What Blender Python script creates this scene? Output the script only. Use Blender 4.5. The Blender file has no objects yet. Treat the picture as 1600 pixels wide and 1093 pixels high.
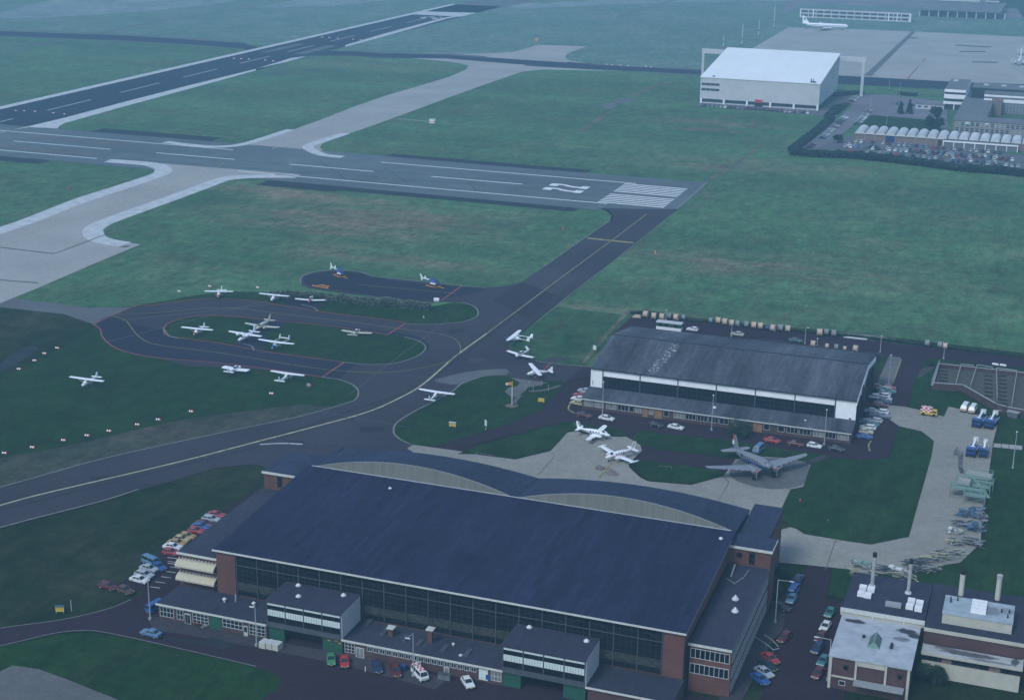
import bpy, bmesh, math, random
from mathutils import Vector, Matrix
from mathutils.geometry import tessellate_polygon
random.seed(7)
R_ = math.radians
sc = bpy.context.scene
COL = sc.collection

# ------------------------------------------------------------------ camera
FPX, CAMH = 2397.19, 147.0
PT, RO, YAW = R_(17.8551), R_(0.7490), R_(-19.6331)
_cy, _sy = math.cos(YAW), math.sin(YAW)
FW = Vector((_sy*math.cos(PT), _cy*math.cos(PT), -math.sin(PT)))
_r0 = Vector((_cy, -_sy, 0)); _u0 = _r0.cross(FW)
RT = _r0*math.cos(RO) + _u0*math.sin(RO)
UP = -_r0*math.sin(RO) + _u0*math.cos(RO)
cam_d = bpy.data.cameras.new('camera'); cam = bpy.data.objects.new('camera', cam_d); COL.objects.link(cam)
m3 = Matrix((RT, UP, -FW)).transposed()
cam.matrix_world = Matrix.Translation((0, 0, CAMH)) @ m3.to_4x4()
cam_d.sensor_width = 36.0; cam_d.lens = FPX/1600*36.0
cam_d.clip_start = 1.0; cam_d.clip_end = 30000.0
sc.camera = cam

# ------------------------------------------------------------------ light
SUN_EL, SUN_AZ = R_(48), R_(200)       # azimuth measured from +Y towards +X
world = bpy.data.worlds.new("World"); sc.world = world; world.use_nodes = True
wn = world.node_tree.nodes; wl = world.node_tree.links
bg = wn['Background']
sky = wn.new('ShaderNodeTexSky'); sky.sky_type = 'NISHITA'; sky.sun_disc = False
sky.sun_elevation = SUN_EL; sky.sun_rotation = SUN_AZ
sky.air_density = 1.0; sky.dust_density = 0.6; sky.ozone_density = 2.0
wl.new(sky.outputs[0], bg.inputs[0]); bg.inputs[1].default_value = 0.12
sd = bpy.data.lights.new('sun', 'SUN'); so = bpy.data.objects.new('sun', sd); COL.objects.link(so)
sd.energy = 1.3; sd.angle = R_(20); sd.color = (0.88, 0.95, 1.0)
dirv = Vector((math.sin(SUN_AZ)*math.cos(SUN_EL), math.cos(SUN_AZ)*math.cos(SUN_EL), math.sin(SUN_EL)))
so.rotation_euler = dirv.to_track_quat('Z', 'Y').to_euler()
so.location = dirv*500
sc.view_settings.view_transform = 'Standard'; sc.view_settings.look = 'None'
sc.view_settings.exposure = 0.6; sc.view_settings.gamma = 1.0
sc.render.engine = 'CYCLES'
sc.cycles.volume_bounces = 1
sc.cycles.max_bounces = 6

# ------------------------------------------------------------------ ground reading
def at(px, py, z=0.0):
    """world point at height z seen at photo pixel (1600 x 1093)"""
    d = FW*FPX + RT*(px-800) - UP*(py-546.5)
    t = (z-CAMH)/d.z
    return Vector((d.x*t, d.y*t, z))

# ------------------------------------------------------------------ materials
MATS = {}
def nd(nt, typ, **kw):
    n = nt.nodes.new(typ)
    for k, v in kw.items(): setattr(n, k, v)
    return n
def mat(name, col, rough=0.8, var=0.12, scale=0.6, metal=0.0, stretch=None, col2=None, obj=False, var2=None, scale2=None, spec=0.3, detail=5, alpha=None):
    """principled material; base colour broken up by world-space noise; stretch=(sx,sy,sz) gives streaks"""
    if name in MATS: return MATS[name]
    m = bpy.data.materials.new(name); m.use_nodes = True; nt = m.node_tree
    b = nt.nodes['Principled BSDF']
    b.inputs['Roughness'].default_value = rough; b.inputs['Metallic'].default_value = metal
    b.inputs['Specular IOR Level'].default_value = spec
    geo = nd(nt, 'ShaderNodeNewGeometry')
    src = geo.outputs['Position']
    mp = nd(nt, 'ShaderNodeMapping'); nt.links.new(src, mp.inputs[0])
    mp.inputs['Scale'].default_value = stretch or (1, 1, 1)
    nz = nd(nt, 'ShaderNodeTexNoise'); nz.inputs['Scale'].default_value = scale; nz.inputs['Detail'].default_value = detail; nz.inputs['Roughness'].default_value = 0.5 if detail < 9 else 0.85
    nt.links.new(mp.outputs[0], nz.inputs['Vector'])
    mr = nd(nt, 'ShaderNodeMapRange'); mr.inputs[1].default_value = 0.3; mr.inputs[2].default_value = 0.7
    nt.links.new(nz.outputs['Fac'], mr.inputs[0])
    mix = nd(nt, 'ShaderNodeMix', data_type='RGBA')
    nt.links.new(mr.outputs[0], mix.inputs[0])
    c = Vector(col)
    if obj:
        oi = nd(nt, 'ShaderNodeObjectInfo')
        hs = nd(nt, 'ShaderNodeHueSaturation'); hs.inputs['Value'].default_value = 1-var
        nt.links.new(oi.outputs['Color'], hs.inputs['Color'])
        nt.links.new(hs.outputs[0], mix.inputs[6]); nt.links.new(oi.outputs['Color'], mix.inputs[7])
    else:
        a = c*(1-var); d = Vector(col2) if col2 else c*(1+var)
        mix.inputs[6].default_value = (*a, 1); mix.inputs[7].default_value = (*d, 1)
    out = mix.outputs[2]
    if var2:
        nz2 = nd(nt, 'ShaderNodeTexNoise'); nz2.inputs['Scale'].default_value = scale2; nz2.inputs['Detail'].default_value = 3
        nt.links.new(src, nz2.inputs['Vector'])
        mr2 = nd(nt, 'ShaderNodeMapRange'); mr2.inputs[1].default_value = 0.3; mr2.inputs[2].default_value = 0.7
        mr2.inputs[3].default_value = 1-var2; mr2.inputs[4].default_value = 1+var2
        nt.links.new(nz2.outputs['Fac'], mr2.inputs[0])
        vm = nd(nt, 'ShaderNodeVectorMath', operation='SCALE')
        nt.links.new(out, vm.inputs[0]); nt.links.new(mr2.outputs[0], vm.inputs['Scale'])
        out = vm.outputs[0]
    nt.links.new(out, b.inputs['Base Color'])
    MATS[name] = m
    return m

def grass_mat(name, c1, c2, cdry, dry_amt, blobs=(), stripe=None):
    m = bpy.data.materials.new(name); m.use_nodes = True; nt = m.node_tree; L = nt.links.new
    b = nt.nodes['Principled BSDF']; b.inputs['Roughness'].default_value = 0.95; b.inputs['Specular IOR Level'].default_value = 0.1
    geo = nd(nt, 'ShaderNodeNewGeometry'); P = geo.outputs['Position']
    def noise(scale, stretch=(1, 1, 1), lo=0.3, hi=0.7, a=0.0, bb=1.0, det=6, rough=0.6):
        mp = nd(nt, 'ShaderNodeMapping'); mp.inputs['Scale'].default_value = stretch; L(P, mp.inputs[0])
        z = nd(nt, 'ShaderNodeTexNoise'); z.inputs['Scale'].default_value = scale; z.inputs['Detail'].default_value = det
        z.inputs['Roughness'].default_value = rough
        L(mp.outputs[0], z.inputs['Vector'])
        r = nd(nt, 'ShaderNodeMapRange'); r.inputs[1].default_value = lo; r.inputs[2].default_value = hi
        r.inputs[3].default_value = a; r.inputs[4].default_value = bb
        L(z.outputs['Fac'], r.inputs[0]); return r.outputs[0]
    def mathn(op, x, y):
        n = nd(nt, 'ShaderNodeMath', operation=op)
        for i, v in enumerate((x, y)):
            if isinstance(v, (int, float)): n.inputs[i].default_value = v
            else: L(v, n.inputs[i])
        n.use_clamp = op in ('ADD', 'MULTIPLY') and False
        return n.outputs[0]
    mx = nd(nt, 'ShaderNodeMix', data_type='RGBA'); mx.inputs[6].default_value = (*c1, 1); mx.inputs[7].default_value = (*c2, 1)
    L(noise(0.012, det=4), mx.inputs[0])
    # dry patches: broad noise broken up by mowing-direction streaks
    big = noise(0.02, (1, 1.0, 1), 0.48, 0.78)
    streak = noise(0.11, (0.35, 0.8, 1), 0.42, 0.60, det=10, rough=0.78)
    f = mathn('MULTIPLY', mathn('MULTIPLY', big, streak), dry_amt)
    for (bx_, by_, rx, ry, amt) in blobs:
        sub = nd(nt, 'ShaderNodeVectorMath', operation='SUBTRACT'); L(P, sub.inputs[0]); sub.inputs[1].default_value = (bx_, by_, 0)
        mul = nd(nt, 'ShaderNodeVectorMath', operation='MULTIPLY'); L(sub.outputs[0], mul.inputs[0]); mul.inputs[1].default_value = (1/rx, 1/ry, 0)
        ln = nd(nt, 'ShaderNodeVectorMath', operation='LENGTH'); L(mul.outputs[0], ln.inputs[0])
        r = nd(nt, 'ShaderNodeMapRange', interpolation_type='SMOOTHSTEP'); r.inputs[1].default_value = 1.15; r.inputs[2].default_value = 0.1; r.inputs[3].default_value = 0; r.inputs[4].default_value = amt
        L(ln.outputs['Value'], r.inputs[0])
        f = mathn('ADD', f, mathn('MULTIPLY', r.outputs[0], mathn('ADD', streak, 0.12)))
    cl = nd(nt, 'ShaderNodeClamp'); L(f, cl.inputs[0])
    m0 = nd(nt, 'ShaderNodeMix', data_type='RGBA'); m0.inputs[7].default_value = (*[c1[i]*0.55+cdry[i]*0.45 for i in range(3)], 1)
    tn = mathn('MULTIPLY', noise(0.11, (1, 0.35, 1), 0.46, 0.58, det=8, rough=0.88), 0.42); L(tn, m0.inputs[0]); L(mx.outputs[2], m0.inputs[6])
    m2 = nd(nt, 'ShaderNodeMix', data_type='RGBA'); L(cl.outputs[0], m2.inputs[0]); L(m0.outputs[2], m2.inputs[6]); m2.inputs[7].default_value = (*cdry, 1)
    fine = noise(0.22, (1, 0.45, 1), 0.40, 0.60, 0.62, 1.38, det=7, rough=0.92)
    mid = mathn('MULTIPLY', noise(0.05, (1, 0.6, 1), 0.3, 0.7, 0.80, 1.20, det=8, rough=0.7), mathn('MULTIPLY', noise(0.55, (0.12, 1.0, 1), 0.3, 0.7, 0.80, 1.20, det=5, rough=0.75), noise(0.16, (0.3, 0.9, 1), 0.3, 0.7, 0.84, 1.16, det=8, rough=0.8)))
    sc1 = nd(nt, 'ShaderNodeVectorMath', operation='SCALE'); L(m2.outputs[2], sc1.inputs[0]); L(mathn('MULTIPLY', fine, mid), sc1.inputs['Scale'])
    out = sc1.outputs[0]
    if stripe:                                     # mowing bands
        sx, sy, w, a = stripe
        mp = nd(nt, 'ShaderNodeMapping'); mp.inputs['Scale'].default_value = (sx, sy, 0); L(P, mp.inputs[0])
        wv = nd(nt, 'ShaderNodeTexNoise'); wv.inputs['Scale'].default_value = w; wv.inputs['Detail'].default_value = 1; L(mp.outputs[0], wv.inputs['Vector'])
        r = nd(nt, 'ShaderNodeMapRange'); r.inputs[1].default_value = 0.4; r.inputs[2].default_value = 0.6; r.inputs[3].default_value = 1-a; r.inputs[4].default_value = 1+a
        L(wv.outputs['Fac'], r.inputs[0])
        s2 = nd(nt, 'ShaderNodeVectorMath', operation='SCALE'); L(out, s2.inputs[0]); L(r.outputs[0], s2.inputs['Scale']); out = s2.outputs[0]
    L(out, b.inputs['Base Color'])
    MATS[name] = m; return m

def slab_mat(name, col, var, sx, sy, joint=0.75, stain=0.25, rot=0.0, jw=0.02):
    """concrete or brick field: noise + joints on a grid of sx by sy metres + broad stains"""
    m = bpy.data.materials.new(name); m.use_nodes = True; nt = m.node_tree; L = nt.links.new
    b = nt.nodes['Principled BSDF']; b.inputs['Roughness'].default_value = 0.9; b.inputs['Specular IOR Level'].default_value = 0.05
    geo = nd(nt, 'ShaderNodeNewGeometry'); P = geo.outputs['Position']
    mp = nd(nt, 'ShaderNodeMapping'); mp.inputs['Rotation'].default_value = (0, 0, rot); L(P, mp.inputs[0])
    br = nd(nt, 'ShaderNodeTexBrick'); br.offset = 0.0; br.inputs['Scale'].default_value = 1.0
    br.inputs['Brick Width'].default_value = sx; br.inputs['Row Height'].default_value = sy
    br.inputs['Mortar Size'].default_value = jw; br.inputs['Mortar Smooth'].default_value = 0.5
    c = Vector(col)
    br.inputs['Color1'].default_value = (*(c*(1-var)), 1); br.inputs['Color2'].default_value = (*(c*(1+var)), 1); br.inputs['Mortar'].default_value = (*(c*joint), 1)
    L(mp.outputs[0], br.inputs['Vector'])
    out = br.outputs['Color']
    for s, lo, hi, a in ((0.03, 0.3, 0.7, stain), (0.35, 0.3, 0.7, stain*0.5), (1.3, 0.36, 0.64, 0.10)):
        z = nd(nt, 'ShaderNodeTexNoise'); z.inputs['Scale'].default_value = s; z.inputs['Detail'].default_value = 6; L(P, z.inputs['Vector'])
        r = nd(nt, 'ShaderNodeMapRange'); r.inputs[1].default_value = lo; r.inputs[2].default_value = hi; r.inputs[3].default_value = 1-a; r.inputs[4].default_value = 1+a*0.7
        L(z.outputs['Fac'], r.inputs[0])
        s2 = nd(nt, 'ShaderNodeVectorMath', operation='SCALE'); L(out, s2.inputs[0]); L(r.outputs[0], s2.inputs['Scale']); out = s2.outputs[0]
    L(out, b.inputs['Base Color'])
    MATS[name] = m; return m

def stripe_roof_mat(name, col, var, period, axis='x', patch=0.2, rough=0.85, lines=0.8, pscale=0.12, stretch=0.12):
    """roofing felt / corrugated sheet: joints every period m, sheet-to-sheet tone changes, weather streaks down the slope"""
    m = bpy.data.materials.new(name); m.use_nodes = True; nt = m.node_tree; L = nt.links.new
    b = nt.nodes['Principled BSDF']; b.inputs['Roughness'].default_value = rough; b.inputs['Specular IOR Level'].default_value = 0.08
    geo = nd(nt, 'ShaderNodeNewGeometry'); P = geo.outputs['Position']
    br = nd(nt, 'ShaderNodeTexBrick'); br.offset = 0.5; br.inputs['Scale'].default_value = 1
    sx, sy = (period, 9.0) if axis == 'x' else (9.0, period)
    br.inputs['Brick Width'].default_value = sx; br.inputs['Row Height'].default_value = sy; br.inputs['Mortar Size'].default_value = 0.04; br.inputs['Mortar Smooth'].default_value = 1
    c = Vector(col)
    br.inputs['Color1'].default_value = (*(c*(1-var)), 1); br.inputs['Color2'].default_value = (*(c*(1+var)), 1); br.inputs['Mortar'].default_value = (*(c*lines), 1)
    L(P, br.inputs['Vector']); out = br.outputs['Color']
    st = (1, stretch, 0.3) if axis == 'x' else (stretch, 1, 0.3)
    for s, a, str_, det in ((pscale, patch, st, 4), (1.2, patch*0.6, st, 6), (0.03, patch*0.7, (1, 1, 1), 4), (0.9, min(0.2, patch*1.3), (1, 0.5, 1), 8)):
        mp = nd(nt, 'ShaderNodeMapping'); mp.inputs['Scale'].default_value = str_; L(P, mp.inputs[0])
        z = nd(nt, 'ShaderNodeTexNoise'); z.inputs['Scale'].default_value = s; z.inputs['Detail'].default_value = det; L(mp.outputs[0], z.inputs['Vector'])
        r = nd(nt, 'ShaderNodeMapRange'); r.inputs[1].default_value = 0.32; r.inputs[2].default_value = 0.68; r.inputs[3].default_value = 1-a; r.inputs[4].default_value = 1+a
        L(z.outputs['Fac'], r.inputs[0])
        s2 = nd(nt, 'ShaderNodeVectorMath', operation='SCALE'); L(out, s2.inputs[0]); L(r.outputs[0], s2.inputs['Scale']); out = s2.outputs[0]
    L(out, b.inputs['Base Color'])
    MATS[name] = m; return m

def stain_mat(name, base, stain, holes):
    """flat roof with puddle stains at given world spots (x, y, rx, ry)"""
    m = bpy.data.materials.new(name); m.use_nodes = True; nt = m.node_tree; L = nt.links.new
    b = nt.nodes['Principled BSDF']; b.inputs['Roughness'].default_value = 0.85
    geo = nd(nt, 'ShaderNodeNewGeometry'); P = geo.outputs['Position']
    z = nd(nt, 'ShaderNodeTexNoise'); z.inputs['Scale'].default_value = 0.9; z.inputs['Detail'].default_value = 6; L(P, z.inputs['Vector'])
    f = None
    for (x, y, rx, ry, amt) in holes:
        sub = nd(nt, 'ShaderNodeVectorMath', operation='SUBTRACT'); L(P, sub.inputs[0]); sub.inputs[1].default_value = (x, y, 0)
        mul = nd(nt, 'ShaderNodeVectorMath', operation='MULTIPLY'); L(sub.outputs[0], mul.inputs[0]); mul.inputs[1].default_value = (1/rx, 1/ry, 0)
        ln = nd(nt, 'ShaderNodeVectorMath', operation='LENGTH'); L(mul.outputs[0], ln.inputs[0])
        ad = nd(nt, 'ShaderNodeMath', operation='MULTIPLY_ADD'); L(z.outputs['Fac'], ad.inputs[0]); ad.inputs[1].default_value = 1.2; L(ln.outputs['Value'], ad.inputs[2])
        r = nd(nt, 'ShaderNodeMapRange'); r.inputs[1].default_value = 1.75; r.inputs[2].default_value = 1.35; r.inputs[4].default_value = amt
        L(ad.outputs[0], r.inputs[0])
        if f is None: f = r.outputs[0]
        else:
            mxn = nd(nt, 'ShaderNodeMath', operation='MAXIMUM'); L(f, mxn.inputs[0]); L(r.outputs[0], mxn.inputs[1]); f = mxn.outputs[0]
    z2 = nd(nt, 'ShaderNodeTexNoise'); z2.inputs['Scale'].default_value = 0.5; z2.inputs['Detail'].default_value = 8; L(P, z2.inputs['Vector'])
    r2 = nd(nt, 'ShaderNodeMapRange'); r2.inputs[1].default_value = 0.3; r2.inputs[2].default_value = 0.7; r2.inputs[3].default_value = 0.8; r2.inputs[4].default_value = 1.12; L(z2.outputs['Fac'], r2.inputs[0])
    mx = nd(nt, 'ShaderNodeMix', data_type='RGBA'); L(f, mx.inputs[0]); mx.inputs[6].default_value = (*base, 1); mx.inputs[7].default_value = (*stain, 1)
    s2 = nd(nt, 'ShaderNodeVectorMath', operation='SCALE'); L(mx.outputs[2], s2.inputs[0]); L(r2.outputs[0], s2.inputs['Scale'])
    L(s2.outputs[0], b.inputs['Base Color'])
    MATS[name] = m; return m

mat('asphalt', (0.047, 0.043, 0.052), 0.9, 0.26, 0.9, detail=9, var2=0.16, scale2=0.03, spec=0.06)
mat('asphalt_dark', (0.026, 0.028, 0.042), 0.9, 0.26, 0.8, detail=9, var2=0.16, scale2=0.02, spec=0.06)
mat('asphalt_runway', (0.026, 0.032, 0.050), 0.9, 0.15, 0.1, var2=0.12, scale2=0.01, spec=0.06)
mat('asphalt_grey', (0.112, 0.136, 0.140), 0.9, 0.14, 0.08, var2=0.12, scale2=0.012, spec=0.06)
mat('asphalt_old', (0.12, 0.125, 0.125), 0.9, 0.22, 0.7, detail=9, var2=0.15, scale2=0.05, spec=0.06)
mat('asphalt_patch', (0.030, 0.036, 0.042), 0.9, 0.25, 0.2, spec=0.06)
slab_mat('concrete', (0.36, 0.35, 0.32), 0.02, 7.5, 7.5, 0.90, 0.12, 0.5)
slab_mat('concrete_apron', (0.29, 0.275, 0.235), 0.012, 9.0, 9.0, 0.88, 0.15, 0.62)
slab_mat('concrete_old', (0.135, 0.135, 0.13), 0.04, 6.0, 6.0, 0.75, 0.25, 0.1)
slab_mat('brick_paving', (0.038, 0.022, 0.033), 0.08, 0.9, 0.45, 0.85, 0.2, 0.3, 0.03)
slab_mat('brick_paving_light', (0.066, 0.058, 0.066), 0.08, 0.9, 0.45, 0.85, 0.25, 0.3, 0.03)
mat('edge_white', (0.50, 0.51, 0.50), 0.8, 0.16, 0.25, stretch=(1, 1, 1), spec=0.06)
mat('kerb', (0.20, 0.20, 0.19), 0.85, 0.2, 0.8)
mat('paint_white', (0.72, 0.72, 0.70), 0.7, 0.12, 0.4)
mat('paint_white_worn', (0.42, 0.42, 0.40), 0.8, 0.3, 0.5)
mat('paint_yellow', (0.40, 0.38, 0.24), 0.8, 0.35, 0.5)
mat('paint_yellow_line', (0.26, 0.235, 0.09), 0.8, 0.4, 0.6)
mat('paint_red', (0.30, 0.075, 0.07), 0.8, 0.45, 0.7)
mat('soil', (0.17, 0.125, 0.085), 0.95, 0.3, 0.2)
mat('gravel', (0.21, 0.20, 0.18), 0.95, 0.3, 0.3)
mat('oil', (0.21, 0.20, 0.18), 0.8, 0.0, 0.7, col2=(0.03, 0.03, 0.04))
mat('rust', (0.26, 0.23, 0.20), 0.9, 0.0, 0.9, col2=(0.10, 0.045, 0.035))
G1, G2, GD = (0.040, 0.116, 0.048), (0.068, 0.158, 0.066), (0.20, 0.165, 0.105)
grass_mat('grass_field', G1, G2, GD, 0.55, blobs=[(-275, 575, 75, 45, 1.15), (-330, 610, 60, 18, 0.9), (-235, 520, 60, 16, 0.7),
          (-250, 305, 190, 12, 0.0), (-95, 560, 90, 30, 0.5), (-130, 460, 30, 40, 0.4), (-300, 325, 55, 13, 0.0), (-235, 300, 60, 14, 0.0), (-120, 480, 80, 14, 0.5),
          (-190, 880, 60, 12, 0.9), (-150, 760, 90, 30, 0.5), (-470, 1030, 80, 50, 0.4), (-380, 1300, 120, 90, 0.35)], stripe=(0.1, 1, 0.02, 0.10))
grass_mat('grass_lawn', (0.008, 0.034, 0.0045), (0.012, 0.044, 0.007), (0.05,0.05,0.028), 0.15)
grass_mat('grass_front', (0.007, 0.020, 0.003), (0.012, 0.030, 0.005), (0.085, 0.074, 0.046), 1.3)
grass_mat('grass_dry', (0.030, 0.045, 0.027), (0.048, 0.058, 0.038), (0.125, 0.095, 0.075), 1.4)
stripe_roof_mat('roof_felt', (0.021, 0.023, 0.053), 0.18, 1.0, 'x', 0.13, 0.8, 0.45)
stripe_roof_mat('roof_felt_back', (0.033, 0.041, 0.072), 0.06, 1.0, 'x', 0.14, 0.8, 0.75)
stripe_roof_mat('roof_felt_low', (0.042, 0.042, 0.062), 0.03, 1.0, 'x', 0.10, 0.85, 0.85)
stripe_roof_mat('roof_corrugated', (0.070, 0.077, 0.090), 0.14, 1.1, 'x', 0.34, 0.8, 0.8, 0.16, 0.06)
stripe_roof_mat('roof_far', (0.15, 0.155, 0.16), 0.04, 2.0, 'x', 0.08)
stripe_roof_mat('roof_white', (0.80, 0.81, 0.80), 0.01, 6.0, 'x', 0.03, 0.6, 0.96)
stripe_roof_mat('roof_vault_white', (0.55, 0.56, 0.56), 0.02, 1.5, 'y', 0.08, 0.7, 0.9)
mat('brick', (0.125, 0.055, 0.042), 0.9, 0.22, 2.5, stretch=(1, 1, 2.5), var2=0.15, scale2=0.3)
mat('brick_dark', (0.085, 0.045, 0.042), 0.9, 0.25, 2.0, stretch=(1, 1, 2.5), var2=0.15, scale2=0.3)
mat('brick_pale', (0.20, 0.14, 0.12), 0.9, 0.2, 2.0)
mat('fascia', (0.56, 0.56, 0.50), 0.6, 0.12, 1.5)
mat('white_wall', (0.84, 0.84, 0.82), 0.7, 0.06, 0.5, var2=0.06, scale2=0.1)
mat('pale_wall', (0.50, 0.50, 0.49), 0.75, 0.05, 0.3, var2=0.05, scale2=0.06)
mat('gable_sheet', (0.175, 0.175, 0.15), 0.8, 0.12, 0.4, stretch=(3, 3, 0.3))
mat('cream_wall', (0.46, 0.44, 0.36), 0.8, 0.08, 0.6)
mat('dark_cladding', (0.028, 0.032, 0.045), 0.7, 0.2, 0.5, stretch=(4, 4, 0.2))
mat('grey_panel', (0.13, 0.14, 0.15), 0.7, 0.1, 1)
mat('glass_dark', (0.007, 0.010, 0.014), 0.35, 0.5, 0.35, spec=0.12)
mat('glass_far', (0.022, 0.032, 0.040), 0.3, 0.4, 0.3, spec=0.5)
mat('glass_curtain', (0.20, 0.20, 0.17), 0.6, 0.3, 0.6)
mat('glass_block', (0.045, 0.048, 0.044), 0.6, 0.5, 2.0, spec=0.1)
mat('frame_white', (0.45, 0.46, 0.46), 0.6, 0.1, 1)
mat('frame_dark', (0.022, 0.027, 0.034), 0.6, 0.2, 1)
mat('frame_steel', (0.065, 0.078, 0.092), 0.6, 0.2, 1)
mat('green_door', (0.020, 0.085, 0.052), 0.6, 0.15, 0.8)
mat('wood_door', (0.26, 0.145, 0.060), 0.7, 0.15, 1)
mat('awning', (0.50, 0.45, 0.32), 0.8, 0.1, 3)
mat('panel_mint', (0.58, 0.66, 0.62), 0.6, 0.06, 2)
mat('metal_pale', (0.62, 0.62, 0.60), 0.45, 0.1, 2)
mat('metal_grey', (0.30, 0.31, 0.31), 0.5, 0.15, 2)
mat('metal_chimney', (0.36, 0.36, 0.34), 0.5, 0.2, 0.8)
mat('black_soot_shade', (0.015, 0.015, 0.018), 0.8, 0.2, 2)
mat('post_grey', (0.34, 0.37, 0.38), 0.6, 0.1, 1)
mat('car_paint', (1, 1, 1), 0.35, 0.08, 1.0, obj=True, spec=0.5)
mat('aircraft_paint', (1, 1, 1), 0.4, 0.06, 1.2, obj=True, spec=0.5)
mat('object_paint', (1, 1, 1), 0.7, 0.18, 1.5, obj=True, spec=0.3)
mat('tyre', (0.018, 0.018, 0.02), 0.9, 0.1, 2)
mat('car_glass', (0.018, 0.024, 0.030), 0.15, 0.2, 1, spec=0.6)
mat('chrome', (0.5, 0.5, 0.5), 0.35, 0.1, 2, metal=0.6)
mat('plate_yellow', (0.60, 0.45, 0.06), 0.5, 0.1, 2)
mat('red_paint', (0.50, 0.035, 0.03), 0.5, 0.1, 2)
mat('orange_paint', (0.60, 0.20, 0.04), 0.6, 0.12, 2)
mat('blue_paint', (0.02, 0.075, 0.25), 0.5, 0.12, 2)
mat('blue_dark', (0.012, 0.03, 0.12), 0.4, 0.12, 2)
mat('white_paint', (0.80, 0.80, 0.78), 0.45, 0.05, 2)
mat('yellow_paint', (0.62, 0.42, 0.05), 0.5, 0.1, 2)
mat('green_pale', (0.19, 0.29, 0.24), 0.7, 0.15, 1)
mat('leaf', (0.022, 0.048, 0.022), 0.9, 0.45, 0.9, var2=0.2, scale2=0.2)
mat('leaf_grey', (0.125, 0.160, 0.115), 0.9, 0.35, 0.9, var2=0.2, scale2=0.2)
mat('leaf_far', (0.016, 0.034, 0.024), 0.9, 0.4, 0.3)
mat('bark', (0.06, 0.045, 0.035), 0.9, 0.3, 2)
mat('wood_reel', (0.54, 0.40, 0.29), 0.8, 0.15, 2)
mat('reel_grey', (0.24, 0.26, 0.25), 0.8, 0.2, 2)

M = lambda n: MATS[n]
grass_mat('grass_mid', (0.024, 0.078, 0.028), (0.038, 0.100, 0.038), (0.13, 0.11, 0.07), 0.8)
mat('tarmac_light', (0.060, 0.056, 0.064), 0.9, 0.26, 0.9, detail=9, spec=0.05)
mat('tarmac_dark', (0.035, 0.032, 0.041), 0.9, 0.26, 0.9, detail=9, spec=0.05)
grass_mat('worn_grass', (0.085, 0.100, 0.060), (0.12, 0.12, 0.075), (0.19, 0.155, 0.11), 1.2)
mat('soil_yard', (0.085, 0.078, 0.062), 0.95, 0.35, 0.6, detail=9, spec=0.05)
grass_mat('grass_far_hazed', (0.075, 0.150, 0.105), (0.110, 0.190, 0.145), (0.26, 0.235, 0.20), 0.8)  # grass beyond the crossing taxiway, distance haze put into its paler colour
slab_mat('paving_far', (0.19, 0.175, 0.195), 0.04, 3.0, 3.0, 0.85, 0.25, 0.3)
mat('asphalt_worn', (0.055, 0.060, 0.066), 0.9, 0.3, 0.9, detail=9, spec=0.05)
grass_mat('far_field_pale', (0.13,0.19,0.17), (0.19,0.24,0.23), (0.34,0.33,0.32), 1.2)  # pale distant fields, lightened further so the colour adds to the haze
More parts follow.
